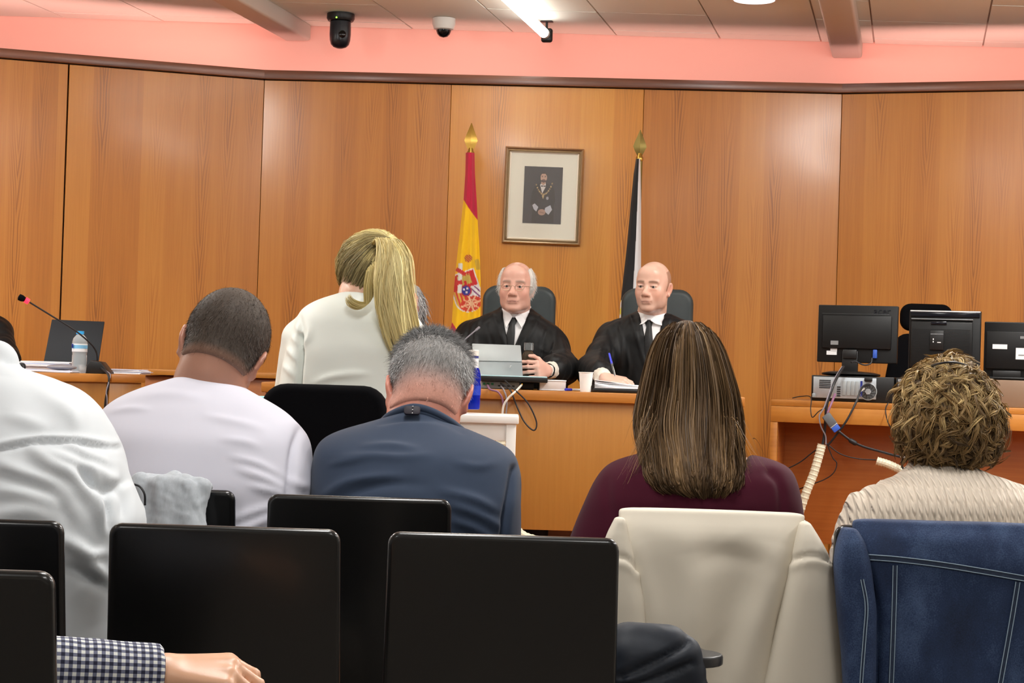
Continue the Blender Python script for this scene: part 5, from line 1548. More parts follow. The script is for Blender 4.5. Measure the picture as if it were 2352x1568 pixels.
def finish_body(f, parent, h, skin, sm=1, name='body', **kw):
    V, F = f.mesh(sm)
    o = npmesh(name, V, F, SKIN, parent, col=skin_cols(V, h, skin, **kw))
    return V, F, o

def lower_body(cx, y, zs, fwd, s=1.0, foot_z=0.0, knee_dx=0.10, shin=0.44):
    """hips, knees, ankles of a seated figure"""
    out = []
    for sx in (-1, 1):
        hip = (cx + sx * .085 * s, y, zs + .115)
        knee = (cx + sx * knee_dx * s * 1.2, y + fwd * .43 * s, zs + .095)
        ank = (cx + sx * knee_dx * s * 1.2, y + fwd * .46 * s, foot_z + .085)
        toe = (ank[0], ank[1] + fwd * .15 * s, foot_z + .035)
        out.append((hip, knee, ank, toe))
    return out

def add_legs_skin(f, legs, s=1.0):
    for hip, knee, ank, toe in legs:
        f.add(rcap(hip, knee, .062 * s, .045 * s), .03); f.add(rcap(knee, ank, .045 * s, .030 * s), .02)
        f.add(rcap(ank, toe, .030 * s, .024 * s), .015)

def trousers(legs, m, parent, s=1.0, name='trousers', shoe_m=None):
    P_ = np.array([p for l in legs for p in l])
    f = Field(P_.min(0) - .16, P_.max(0) + .16, .016)
    a, b = legs[0][0], legs[1][0]
    f.add(rcap(a, b, .105 * s), .02); f.add(rcap((a[0], a[1], a[2] + .06), (b[0], b[1], b[2] + .06), .10 * s), .04)
    for hip, knee, ank, toe in legs:
        f.add(rcap(hip, knee, .088 * s, .066 * s), .04); f.add(rcap(knee, (ank[0], ank[1], ank[2] - .02), .064 * s, .052 * s), .02)
    V, F = f.mesh(1); npmesh(name, V, F, m, parent)
    for hip, knee, ank, toe in legs:
        f = Field(np.minimum(ank, toe) - .07, np.maximum(ank, toe) + .07, .010)
        d = arr(toe) - arr(ank); d[2] = 0
        h0 = arr(ank); h0[2] = toe[2] + .004
        f.add(rcap(h0 - d * .25, arr(toe) + d * .2, .040 * s, .034 * s), .01); f.add(rcap(h0, arr(ank), .038 * s, .034 * s), .02)
        zf = toe[2] - .034
        f.carve(lambda X, Y, Z: zf - Z + 0 * X + 0 * Y, .004)
        V, F = f.mesh(1); npmesh('shoe', V, F, shoe_m or BLACKP, parent)

def hair_cap(h, grow, cut, cell=.004, extra=(), name='hair', m=None, parent=None, cols=None, sm=2):
    """close-fitting hair: the cranium grown a little and kept where cut(local x, y, z) <= 0"""
    f = Field(h.c - .16 * h.s, h.c + .16 * h.s, cell)
    for c, r in CRANIUM: f.add(h.pl(ell(c, tuple(q + grow for q in r))), .02 * h.s)
    for pr, k in extra: f.add(pr, k)
    R, c, s_ = h.R, h.c, h.s
    def fn(X, Y, Z):
        x, y, z = X - c[0], Y - c[1], Z - c[2]
        return s_ * cut((R[0, 0] * x + R[1, 0] * y + R[2, 0] * z) / s_, (R[0, 1] * x + R[1, 1] * y + R[2, 1] * z) / s_, (R[0, 2] * x + R[1, 2] * y + R[2, 2] * z) / s_)
    f.carve(fn, .006)
    V, F = f.mesh(sm)
    L = h.loc(V)
    o = npmesh(name, V, F, m, parent, col=cols(L))
    return V, F, o

def fuzz(h, V, F, n, length, r, col, parent, flow=(0, .5, -.6), lift=.7, jit=.3, keep=None, name='hair_locks', var=.35):
    pts, i = sample(V, F, n, keep)
    N = normals(V, F)[F[i, 0]]
    L = h.loc(pts)
    fl = flow(L) if callable(flow) else np.tile(np.array(flow, float), (n, 1))
    d = (fl @ h.R.T) + N * lift + rng.normal(0, jit, (n, 3))
    d /= np.linalg.norm(d, axis=1)[:, None]
    ln = length * (.6 + .8 * rng.random((n, 1)))
    paths = np.stack([pts + d * ln * u + np.array([0, 0, -.25]) * ln * u * u for u in (-.1, .4, 1.0)], 1)
    C = (col(L) if callable(col) else np.tile(col, (n, 1))) * (1 - var + 2 * var * rng.random((n, 1)))
    return strands(name, paths, np.full(n, r), C, HAIRM, parent)

def clump(paths, r, cols, k, width, tip=.35, cvar=.12):
    """turn each guide path into k finer hairs lying beside it"""
    Mn, N, _ = paths.shape
    off = rng.normal(size=(Mn, k, 1, 3)) * width
    fall = (np.sin(np.pi * np.clip(np.linspace(.08, 1, N), 0, 1)) * (1 - tip) + tip)[None, None, :, None]
    Pk = (paths[:, None] + off * fall).reshape(Mn * k, N, 3)
    # hairs end at slightly different lengths
    if cols.ndim == 2: cols = np.repeat(cols[:, None, :], N, 1)
    Ck = np.repeat(cols[:, None], k, 1) * (1 + rng.uniform(-cvar, cvar, (Mn, k, 1, 1)))
    return Pk, np.repeat(r, k) , Ck.reshape(Mn * k, N, 3)
# ------------------------------------------------------------------ people at the bench
ROBE = mat('black_robe', (8, 9, 11), 0.55, spec=.3, sheen=0.02, bump=(300, 0.12, 0.0008))
SHIRTW = mat('white_shirt', (236, 236, 238), 0.75, bump=(400, 0.1, 0.0006))
TIE = mat('black_tie', (9, 9, 11), 0.55)
LACE = mat('white_lace', (224, 218, 206), 0.8, bump=(260, 0.9, 0.003))
DARKT = mat('dark_trousers', (22, 23, 27), 0.8)
WIRE = mat('gilt_wire', (176, 160, 136), 0.3, metal=0.9)
LENSG = mat('spectacle_lens', (255, 255, 255), 0.02, trans=1.0, ior=1.08, spec=0.4)

def robed(label, hc, hs, yaw, pitch, tilt, left, right, dep, skin, vtop, vbot, arms, hands, foot, jowl=0.0, wide=1.0, stub=0.0, brow=(120, 100, 86), fine=True, fold=(), wr_=()):
    """a robed figure seated behind the bench, facing the room"""
    h = Head(P(*hc), hs, yaw, pitch, tilt)
    L = sil(left, right, dep)
    base = (float(L.cx[0]), float(L.cy[0]), 0.25)
    t = thing('person', label, 'person', base)
    V3 = lambda q: P(q[0], q[1], dep[0][1])
    nb = (V3(vtop[0]) + V3(vtop[1])) / 2; nb = (nb.x, dep[0][1] + .01, nb.z - .02)
    zs = 0.25 + .40
    legs = lower_body(base[0], base[1] + .02, zs, -1, .82, 0.25)
    lo = np.array([L.cx.min() - .33, 6.85, .22]); hi = np.array([L.cx.max() + .33, 8.1, h.c[2] + .15])
    fz = [(h.c - .13 * hs - .02, h.c + .15 * hs, .0027 if fine else .0065)]
    for w, d, n, sd, cu in hands:
        if fine: fz.append((np.array(w) - .09, np.array(w) + .09, .0034))
    f = Field(lo, hi, .016, fz[:1] + fz[1:2])
    add_head(f, h, jowl=jowl, wide=wide, neck_to=nb, neck_r=.060, wrinkles=wr_)
    f.add(L.prim(-.03, zs), .02)
    add_legs_skin(f, legs, .82)
    for sh, el, wr in arms:
        f.add(rcap(sh, el, .036, .030), .02); f.add(rcap(el, wr, .030, .021), .012)
    for w, d, n, sd, cu in hands:
        for pr, k in hand_prims(w, d, n, sd, cu, .84): f.add(pr, k)
    V, F, body = finish_body(f, t, h, skin, 1, brow=brow, stubble=stub)
    eyes(h, t)
    trousers(legs, DARKT, t, .82)
    # shirt: a slightly smaller loft and a collar band
    zv = V3(vbot).z
    f = Field((L.cx.min() - .25, L.cy.min() - .2, zv - .1), (L.cx.max() + .25, L.cy.max() + .2, h.c[2]), .007)
    f.add(L.prim(-.010, zv - .08), .0)
    nz = nb[2] + .02
    p0 = h.w((0, .022, -.115))
    d_ = (p0 - np.array(nb)); d_ /= np.linalg.norm(d_)
    f.add(rcap(np.array(nb) - d_ * .03, np.array(nb) + d_ * .022, .061 * hs + .004, .058 * hs + .003), .02)
    V, F = f.mesh(2); npmesh('shirt', V, F, SHIRTW, t)
    # robe with its front opened in a V
    f = Field((lo[0], lo[1], .3), (hi[0], hi[1] - .0, nb[2] + .1), .0095, [(np.array([L.cx.min() - .3, L.cy.min() - .25, BZ - .02]), np.array([L.cx.max() + .3, L.cy.max() + .1, nb[2] + .1]), .0065)])
    f.add(L.prim(0.0), .0)
    (lx, rx) = vtop
    A, B, C_ = V3(lx), V3(rx), V3(vbot)
    ztop = (A.z + B.z) / 2
    yc = dep[0][1]
    def vee(X, Y, Z):
        u = np.clip((Z - C_.z) / (ztop - C_.z), 0, 1.6)
        xa, xb = C_.x + (A.x - C_.x) * u, C_.x + (B.x - C_.x) * u
        return np.maximum(np.maximum(xa - X, X - xb) * .9, np.maximum(Y - yc - .03, C_.z - Z))
    for sh, el, wr in arms:
        f.add(rcap(sh, el, .052, .060), .04)
        mid = np.array(el) + (np.array(wr) - np.array(el)) * .62
        f.add(rcap(el, mid, .060, .054), .03)
    f.add((vee, arr((A.x - .02, yc - .4, C_.z)), arr((B.x + .02, yc + .03, ztop + .15))), .003, 's')
    V, F = f.mesh(1)
    N = normals(V, F)
    V = V + N * (.010 * (np.abs(wob(V * [1, 1, .35], 30, 3)) - .25) + .006 * np.abs(wob(V * [1, .6, .5], 55, 5)))[:, None]
    if fold: V = folds(V, F, fold, yc - .12)
    npmesh('robe', V, F, ROBE, t)
    f = None
    for i, (sh, el, wr) in enumerate(arms):
        a = np.array(el) + (np.array(wr) - np.array(el)) * .50; b = np.array(wr) + (np.array(el) - np.array(wr)) * .08
        g = Field(np.minimum(a, b) - .08, np.maximum(a, b) + .08, .006)
        g.add(rcap(a, b, .037, .031))
        V, F = g.mesh(1); N = normals(V, F); V = V + N * (.004 * wob(V, 160, 8 + i))[:, None]
        npmesh('lace_cuff', V, F, LACE, t)
    return t, h, L, nb

def neckwear(t, h, L, nb, collar, tie, Yk):
    """collar points and tie from pixel outlines, set on the chest with their own thickness"""
    for pts in collar:
        mb = MB(); V = []
        for x, y, u in pts:
            p = P(x, y, Yk); fy = L.front(p.x, min(p.z, L.z[-1] - .02), -1, -.010) - .016
            V.append(P(x, y, nb[1] - .02 + (fy - nb[1] + .02) * u))
        n = len(V); V2 = [v + Vector((0, .010, -.002)) for v in V]
        mb.add(V + V2, [list(range(n)), list(range(n, 2 * n))[::-1]] + [[i, i + n, (i + 1) % n + n, (i + 1) % n] for i in range(n)])
        mb.build('collar_point', SHIRTW, t, angle=30)
    mb = MB(); rows = []
    for x0, x1, y in tie:
        p = P((x0 + x1) / 2, y, Yk); yy = L.front(p.x, min(p.z, L.z[-1] - .01), -1, -.010) - .004
        a, b = P(x0, y, yy), P(x1, y, yy)
        rows.append((a, (a + b) / 2 + Vector((0, -.008, 0)), b))
    V = [v for r in rows for v in r]; n = len(rows); V += [v + Vector((0, .014, 0)) for r in rows for v in r]
    F = []
    for i in range(n - 1):
        for j in (0, 1):
            k = i * 3 + j
            F.append([k, k + 1, k + 4, k + 3]); F.append([3 * n + k, 3 * n + k + 3, 3 * n + k + 4, 3 * n + k + 1])
        F.append([i * 3, i * 3 + 3, 3 * n + i * 3 + 3, 3 * n + i * 3]); F.append([i * 3 + 2, 3 * n + i * 3 + 2, 3 * n + i * 3 + 5, i * 3 + 5])
    F.append([0, 3 * n, 3 * n + 1, 1]); F.append([1, 3 * n + 1, 3 * n + 2, 2])
    e = (n - 1) * 3; F.append([e, e + 1, 3 * n + e + 1, 3 * n + e]); F.append([e + 1, e + 2, 3 * n + e + 2, 3 * n + e + 1])
    mb.add(V, F).build('tie', TIE, t, angle=50)

# judge in glasses
RF1 = [([(1132, 722), (1148, 760), (1166, 812)], .006, .007, 1), ([(1240, 724), (1222, 760), (1190, 812)], .006, .007, 1), ([(1100, 735), (1092, 780), (1086, 840)], .008, .007), ([(1076, 745), (1068, 790), (1066, 850)], -.008, .007),
       ([(1118, 745), (1130, 790), (1136, 840)], -.006, .007), ([(1262, 742), (1250, 780), (1240, 830)], -.008, .007), ([(1278, 758), (1272, 800), (1262, 836)], .009, .007), ([(1240, 800), (1270, 812), (1304, 806)], .007, .006), ([(1232, 826), (1268, 828), (1300, 822)], -.007, .006), ([(1290, 775), (1296, 810), (1300, 846)], .007, .006)]
RF2 = [([(1450, 724), (1462, 770), (1482, 836)], .006, .007, 1), ([(1544, 724), (1528, 770), (1494, 836)], .006, .007, 1), ([(1422, 738), (1430, 780), (1428, 840)], .008, .007), ([(1400, 752), (1408, 800), (1402, 850)], -.008, .007),
       ([(1384, 790), (1372, 820), (1356, 846)], .008, .006), ([(1398, 800), (1384, 835), (1366, 858)], -.007, .006), ([(1440, 800), (1446, 840), (1442, 876)], .005, .007)]
wl_ = P(1257, 851, 7.20)
R_sh, R_el, R_wr = P(1262, 785, 7.60), P(1292, 846, 7.46), wl_
L_sh, L_el, L_wr = P(1078, 775, 7.62), P(1066, 850, 7.46), P(1110, 872, 7.25)
t, h, Lf, nb = robed('white haired judge in glasses and black robe holding a flask', (1186, 660, 7.52), .83, -9, 0, 1,
    [(1150, 708), (1130, 718), (1098, 728), (1072, 740), (1056, 770), (1050, 815), (1052, 880), (1060, 960)],
    [(1220, 706), (1238, 722), (1262, 738), (1288, 760), (1304, 790), (1310, 830), (1304, 880), (1300, 960)],
    [(706, 7.60, .055), (730, 7.61, .10), (770, 7.61, .125), (840, 7.62, .135), (960, 7.64, .14)],
    (210, 164, 148), ((1153, 706), (1219, 704)), (1171, 826),
    [(R_sh, R_el, R_wr), (L_sh, L_el, L_wr)],
    [(R_wr, (-.45, -.85, .06), (.85, -.45, .1), 1, ((52, 34, 20), (55, 36, 22), (58, 38, 24), (60, 40, 26))), (L_wr, (.5, -.8, -.25), (0, 0, 1), -1, (15, 20, 15))],
    0.25, jowl=.004, wide=1.07, brow=(132, 110, 98), fold=RF1)
neckwear(t, h, Lf, nb, [[(1152, 705, .1), (1158, 701, .1), (1167, 714, .7), (1177, 727, 1), (1163, 752, 1), (1154, 728, .7)], [(1220, 704, .1), (1214, 700, .1), (1200, 714, .7), (1183, 727, 1), (1198, 752, 1), (1214, 728, .7)]],
    [(1167, 1184, 729), (1165, 1188, 736), (1169, 1183, 747), (1164, 1183, 765), (1159, 1181, 790), (1158, 1180, 812)], 7.5)
# white hair left on the sides and back
WH = np.array(lin((206, 204, 200)))
def bald_cut(ring, zb, yf):
    def cut(x, y, z):
        top = np.minimum((1 - np.sqrt((x / ring) ** 2 + (y / .088) ** 2)) * .06, z - zb)
        return np.maximum(np.maximum(top, yf + .35 * np.maximum(0, -z - .01) - y), -.075 - z)
    return cut
V, F, _ = hair_cap(h, .009, bald_cut(.062, .03, -.038), m=SHORTH, parent=t, cols=lambda L: np.tile(WH, (len(L), 1)))
fuzz(h, V, F, 5000, .017, .0006, WH, t, flow=lambda L: np.stack([np.sign(L[:, 0]) * .15, .6 + 0 * L[:, 0], -.9 + 0 * L[:, 0]], 1), lift=.18, jit=.22, var=.25)
# spectacles
for sx in (-1, 1):
    M_ = Matrix.Translation(Vector(h.w((sx * .032, -.110, -.004)))) @ Matrix(h.R.tolist()).to_4x4()
    pts = [(.0215 * math.cos(a), .004 * math.cos(a) ** 2, .0150 * math.sin(a)) for a in np.linspace(0, 2 * math.pi, 29)]
    MB().tube([tuple(v * .83 for v in p) for p in pts], .0009, 6, M=M_).build('spectacle_rim', WIRE, t)
    MB().tube([h.w((sx * .0535, -.106, .001)), h.w((sx * .074, -.07, .003)), h.w((sx * .083, 0, .006))], .0011, 6, sm=4).build('spectacle_arm', WIRE, t)
MB().tube([h.w((-.0105, -.1105, -.001)), h.w((0, -.117, .003)), h.w((.0105, -.1105, -.001))], .0009, 6, sm=4).build('spectacle_bridge', WIRE, t)
# watch
d_ = (np.array(R_el) - np.array(R_wr)); d_ /= np.linalg.norm(d_)
mb = MB(); mb.tube([np.array(R_wr) + d_ * .004, np.array(R_wr) + d_ * .020], .0285, 18); mb.build('watch_strap', BLACKP, t)

# bald judge writing
W2 = P(1388, 868, 7.12)
t2, h2, L2, nb2 = robed('bald judge in black robe writing with a blue pen', (1500, 659, 7.52), .83, -22, 3, 2,
    [(1466, 716), (1450, 722), (1418, 734), (1398, 752), (1384, 785), (1376, 830), (1374, 880), (1374, 960)],
    [(1526, 716), (1545, 724), (1580, 738), (1606, 758), (1622, 800), (1628, 850), (1628, 960)],
    [(712, 7.60, .055), (735, 7.61, .10), (775, 7.61, .122), (840, 7.62, .132), (960, 7.64, .14)],
    (216, 176, 158), ((1467, 714), (1527, 714)), (1485, 846),
    [(P(1404, 770, 7.62), P(1364, 850, 7.40), W2), (P(1600, 775, 7.62), P(1618, 850, 7.42), P(1560, 872, 7.16))],
    [(W2, (.9, -.35, -.12), (.15, -.5, .85), -1, ((32, 45, 30), (34, 48, 30), (38, 50, 30), (40, 52, 30))), (P(1560, 872, 7.16), (-.9, -.3, -.2), (0, -.3, .95), 1, (20, 25, 18))],
    0.25, jowl=.0, stub=.2, brow=(104, 76, 60), fold=RF2)
neckwear(t2, h2, L2, nb2, [[(1467, 713, .1), (1473, 709, .1), (1478, 722, .6), (1487, 735, 1), (1477, 743, 1), (1466, 746, .95), (1465, 730, .6)], [(1526, 713, .1), (1519, 709, .1), (1508, 722, .6), (1494, 735, 1), (1505, 743, 1), (1520, 747, .95), (1528, 730, .6)]],
    [(1483, 1497, 734), (1482, 1499, 741), (1485, 1497, 750), (1480, 1499, 775), (1479, 1502, 800), (1479, 1502, 822)], 7.5)
# cropped hair at the sides of the bald head
hair_cap(h2, .0022, bald_cut(.064, .03, -.02), m=SHORTH, parent=t2, cols=lambda L: np.tile(np.array(lin((158, 120, 100))), (len(L), 1)))
# the pen he holds
a, b_ = P(1399, 811, 7.06), P(1413, 864, 7.02)
pn = thing('pen', 'pen with a blue cap upright in the hand of the bald judge', 'pen', tuple(b_))
m_ = a * .55 + b_ * .45
MB().tube([a, m_], [.0038, .0042], 10).build('cap', BLUEP, pn)
MB().tube([m_, b_ * .92 + a * .08, b_], [.0036, .0036, .0012], 10).build('barrel', CLEAR, pn)

# grey haired woman half hidden by the ponytail
t3, h3, L3, nb3 = robed('grey haired woman half hidden behind the long blonde ponytail', (929, 712, 7.52), .83, -6, 4, 0,
    [(900, 768), (880, 780), (850, 800), (840, 850), (840, 960)], [(960, 766), (978, 778), (1002, 800), (1012, 850), (1012, 960)],
    [(764, 7.60, .055), (790, 7.61, .10), (840, 7.62, .125), (960, 7.64, .135)], (222, 172, 156), ((902, 764), (958, 764)), (930, 840),
    [(P(988, 810, 7.62), P(1004, 880, 7.42), P(960, 890, 7.2)), (P(862, 810, 7.62), P(850, 880, 7.42), P(890, 890, 7.2))],
    [(P(960, 890, 7.2), (-.9, -.3, 0), (0, 0, 1), 1, (15, 20, 15)), (P(890, 890, 7.2), (.9, -.3, 0), (0, 0, 1), -1, (15, 20, 15))], 0.25, fine=False)
f = Field(h3.c - .15, h3.c + .14, .005)
f.add(h3.pl(ell((0, .03, .045), (.086, .098, .088))), .0)
for sx in (-1, 1): f.add(h3.pl(rcap((sx * .074, .01, .02), (sx * .078, .02, -.10), .022, .014)), .02)
f.add(h3.pl(rcap((0, .07, 0), (0, .08, -.1), .06, .05)), .03)
f.add(h3.pl(ell((0, -.09, -.01), (.058, .06, .075))), .01, 's')
V, F = f.mesh(1)
Lz = h3.loc(V)[:, 2]
gc = np.array(lin((150, 150, 152)))[None] * (1 - .65 * ss(-Lz, -.0, .09))[:, None]
npmesh('hair', V, F, HAIRM, t3, col=gc)
pts, _ = sample(V, F, 1600, lambda c: (h3.loc(c)[:, 1] > -.07) + .0)
Lc = h3.loc(pts)
dl = np.stack([Lc[:, 0] * 3, .25 - 2 * Lc[:, 1], -1.2 + 0 * Lc[:, 0]], 1) + rng.normal(0, .3, Lc.shape)
dw = dl @ h3.R.T
nrm = pts - h3.c; nrm /= np.linalg.norm(nrm, axis=1)[:, None]
paths = np.stack([pts + dw * u * .04 + nrm * .006 * math.sin(u * 3) for u in (0, .3, .6, 1)], 1)
cz = (1 - .7 * ss(-Lc[:, 2], .0, .09))[:, None]
strands('hair_locks', paths, np.full(len(pts), .0018), np.array(lin((176, 176, 178))) * (.45 + .8 * rng.random((len(pts), 1))) * cz, HAIRM, t3)

# robed arm at the left edge
t4, h4, L4, nb4 = robed('dark robed person at the far left end, sleeve just showing', (-78, 640, 7.9), .83, 20, 4, 0,
    [(-108, 700), (-140, 715), (-170, 740), (-178, 800), (-178, 960)], [(-48, 700), (-26, 716), (4, 738), (16, 775), (26, 835), (30, 960)],
    [(696, 7.95, .055), (730, 7.96, .10), (775, 7.96, .12), (960, 8.0, .135)], (222, 172, 156), ((-106, 698), (-50, 698)), (-78, 790),
    [(P(0, 765, 7.96), P(10, 830, 7.8), P(-50, 845, 7.6))], [(P(-50, 845, 7.6), (-.9, -.3, 0), (0, 0, 1), 1, (15, 20, 15))], 0.25, fine=False)
f = Field(h4.c - .13, h4.c + .13, .006); f.add(h4.pl(ell((0, .025, .04), (.080, .096, .086))))
f.add(h4.pl(ell((0, -.09, -.02), (.07, .055, .08))), .01, 's')
V, F = f.mesh(1); npmesh('hair', V, F, SHORTH, t4, col=np.tile(np.array(lin((60, 52, 48))), (len(V), 1)))
# ------------------------------------------------------------------ people in the audience, seen from behind
TEE = mat('white_tee_cloth', (204, 204, 216), 0.85, var=0.015, vscale=8, bump=(700, 0.08, 0.0005))
NAVY = mat('navy_jersey', (50, 62, 82), 0.85, spec=.3, var=0.05, vscale=40, sheen=0.08, bump=(600, 0.1, 0.0005))
BURG = mat('burgundy_knit', (66, 12, 32), 0.9, spec=.2, var=0.06, vscale=40, sheen=0.06, bump=(700, 0.12, 0.0006))
DRESS = mat('white_dress_shirt', (206, 211, 215), 0.7, bump=(500, 0.06, 0.0005))
SILK = mat('ivory_silk', (224, 230, 224), 0.5, bump=(300, 0.04, 0.0005))
JEANS = mat('blue_trousers', (34, 42, 62), 0.85)
STUD = mat('bright_stud', (220, 220, 220), 0.2, metal=0.8)

def cable_knit():
    m = mat('cable_knit', (230, 216, 198), 0.9, sheen=0.2)
    t = NT(m)
    sep = t.new('ShaderNodeSeparateXYZ'); t.link(t.new('ShaderNodeTexCoord').outputs['Object'], sep.inputs[0])
    x, z = sep.outputs['X'], sep.outputs['Z']
    u = t.math('MULTIPLY', x, 2 * math.pi / 0.012)
    rib = t.math('MULTIPLY_ADD', t.math('SINE', u), 0.5, 0.5)
    tw = t.math('SINE', t.math('ADD', t.math('MULTIPLY', z, 2 * math.pi / 0.026), t.math('MULTIPLY', t.math('ABSOLUTE', t.math('SINE', t.math('MULTIPLY', u, 0.5))), 2.6)))
    hgt = t.math('ADD', t.math('POWER', rib, 0.6), t.math('MULTIPLY', t.math('MULTIPLY', tw, t.math('GREATER_THAN', rib, 0.5)), 0.55))
    t.bump(hgt, 0.9, 0.004)
    return m
KNIT = cable_knit()

def audience(label, h, L, base_y, skin, garment, gname, trous, arms, long_sleeve=True, fold=(), Yf=4.0, neck=None, zcut=None, cell=.006, wobble=.0025, neck_r=.058, hands=True, sleeve_r=(.050, .048), body_only=False, seat=.46, s=1.0, foot=0.0, gz0=.50, xmid=None, dx_leg=.10):
    cx = float(np.interp(.7, L.z, L.cx)) if xmid is None else xmid
    t = thing('person', label, 'person', (cx, base_y, foot))
    nb = np.array(neck)
    legs = lower_body(cx, base_y, foot + seat - .02, 1, s, foot, dx_leg)
    lo = np.array([L.cx.min() - .40, base_y - .25, foot - .01]); hi = np.array([L.cx.max() + .40, base_y + .85, h.c[2] + .17])
    fz = [(h.c - .15 * h.s, h.c + .15 * h.s, .0062)]
    f = Field(lo, hi, .017, fz)
    add_head(f, h, neck_to=nb, neck_r=neck_r)
    f.add(L.prim(-.035, foot + seat), .02); add_legs_skin(f, legs, s)
    for sh, el, wr, d, n, sd in arms:
        f.add(rcap(sh, el, .040, .034), .02); f.add(rcap(el, wr, .036, .026), .012)
        for pr, k in hand_prims(wr, d, n, sd, (22, 28, 20), s): f.add(pr, k)
    finish_body(f, t, h, skin, 1)
    eyes(h, t)
    trousers(legs, trous, t, s)
    zl = foot + gz0
    f = Field((L.cx.min() - L.a.max() - .05, L.cy.min() - .25, zl - .02), (L.cx.max() + L.a.max() + .05, L.cy.max() + .30, L.z[-1] + .06), cell)
    f.add(L.prim(0, zl), 0)
    for sh, el, wr, d, n, sd in arms:
        f.add(rcap(sh, el, *sleeve_r), .03)
        if long_sleeve: f.add(rcap(el, np.array(wr) * .93 + np.array(el) * .07, sleeve_r[1], .040), .02)
    return t, f, legs

def garment_mesh(f, t, name, m, fold, Yf, wobble=.0025, freq=26, seed=1, sm=2, ridge=0.0):
    V, F = f.mesh(sm)
    if fold: V = folds(V, F, fold, Yf)
    N = normals(V, F)
    D = wobble * wob(V * [1, 1, 1.3], freq, seed)
    if ridge: D += ridge * np.abs(wob(V * [.8, .8, 1.6], 38, seed + 9))
    V = V + N * D[:, None]
    o = npmesh(name, V, F, m, t)
    return V, F

def nape(h, nb, r, g):
    p0, p1 = h.w((0, .018, -.055)), np.array(nb)
    return [(rcap(p0, p1, r * h.s + g, r * 1.08 * h.s + g), .03 * h.s), (rcap(h.w((0, .040, -.03)), p1, r * .85 * h.s + g, r * h.s + g), .03 * h.s)]

# --- man with cropped hair in a white tee shirt
h = Head(P(511, 806, 4.18), 1.09, 180, 26, 17)
L = sil([(432, 859), (402, 868), (368, 876), (330, 888), (288, 903), (246, 930), (222, 965), (210, 1010), (204, 1080), (206, 1160), (216, 1260), (226, 1560)],
        [(520, 868), (548, 884), (580, 901), (625, 926), (668, 953), (692, 985), (706, 1030), (715, 1075), (718, 1120), (712, 1190), (702, 1290), (690, 1560)],
        [(856, 4.16, .06), (890, 4.14, .095), (930, 4.11, .115), (1000, 4.06, .130), (1110, 4.03, .135), (1260, 4.02, .135), (1560, 4.03, .14)], 2.4)
nb = P(478, 890, 4.15)
arms = [(P(652, 1040, 4.08), P(672, 1290, 4.15), P(580, 1390, 4.42), (-.6, .7, -.1), (0, .1, 1), -1), (P(268, 1030, 4.08), P(250, 1290, 4.15), P(350, 1390, 4.42), (.6, .7, -.1), (0, .1, 1), 1)]
t, f, legs = audience('man with cropped brown hair and white tee shirt, head bowed', h, L, 4.06, (176, 130, 110), TEE, 'tee_shirt', JEANS, arms, long_sleeve=False, neck=nb, sleeve_r=(.050, .050))
FO = [([(560, 900), (640, 945), (690, 990)], -.002, .012),
      ([(480, 955), (560, 972), (610, 985)], .004, .010), ([(520, 1005), (570, 1012), (600, 1022)], .003, .009),
      ([(545, 1045), (600, 1060), (650, 1085)], .004, .009), ([(560, 1072), (620, 1095), (665, 1120)], .005, .010), ([(590, 1110), (640, 1125), (668, 1140)], .005, .010),
      ([(540, 1190), (590, 1170), (650, 1150)], .005, .011), ([(520, 1230), (590, 1200), (650, 1175)], .006, .012),
      ([(684, 985), (676, 1040), (672, 1100), (668, 1150)], -.008, .009, 1), ([(665, 1090), (690, 1110), (712, 1118)], .004, .010),
      ([(252, 945), (300, 938), (345, 940)], .003, .008), ([(250, 1010), (270, 1060), (285, 1120)], -.004, .012),
      ([(300, 910), (380, 905), (460, 915)], .003, .012)]
FO = [(q[0], q[1] * 1.3, q[2] * .85) + tuple(q[3:]) for q in FO]
garment_mesh(f, t, 'tee_shirt', TEE, FO, 4.0, .0022, 22, 2)
def crop_cut(zn, slope):
    # hairline: low at the nape, up around the ears
    def cut(x, y, z):
        ear = .012 + .0 * x
        lim = np.where(y > .035, zn, zn + (ear - zn) * np.clip((.035 - y) / .03, 0, 1))
        lim = lim + np.clip((-y - .03) * 1.6, 0, .2)
        return lim + slope * np.abs(x) - z
    return cut
def crop_cols(dark, light, fade0, fade1):
    d, l = np.array(lin(dark)), np.array(lin(light))
    def fn(L):
        k = ss(L[:, 2], fade0, fade1)[:, None]
        return l + (d - l) * k
    return fn
bc = crop_cols((70, 60, 52), (122, 92, 76), -.052, -.030)
V, F, _ = hair_cap(h, .006, crop_cut(-.055, .0), m=SHORTH, parent=t, cols=bc, cell=.005, extra=nape(h, nb, .058, .006))
fuzz(h, V, F, 16000, .006, .00038, lambda L: bc(L), t, flow=lambda L: np.stack([.2 * np.sin(L[:, 2] * 60), .2 + 0 * L[:, 0], -.8 + 0 * L[:, 0]], 1), lift=.35, jit=.3, var=.4, keep=lambda c: ss(h.loc(c)[:, 2], -.055, -.02) + .04)

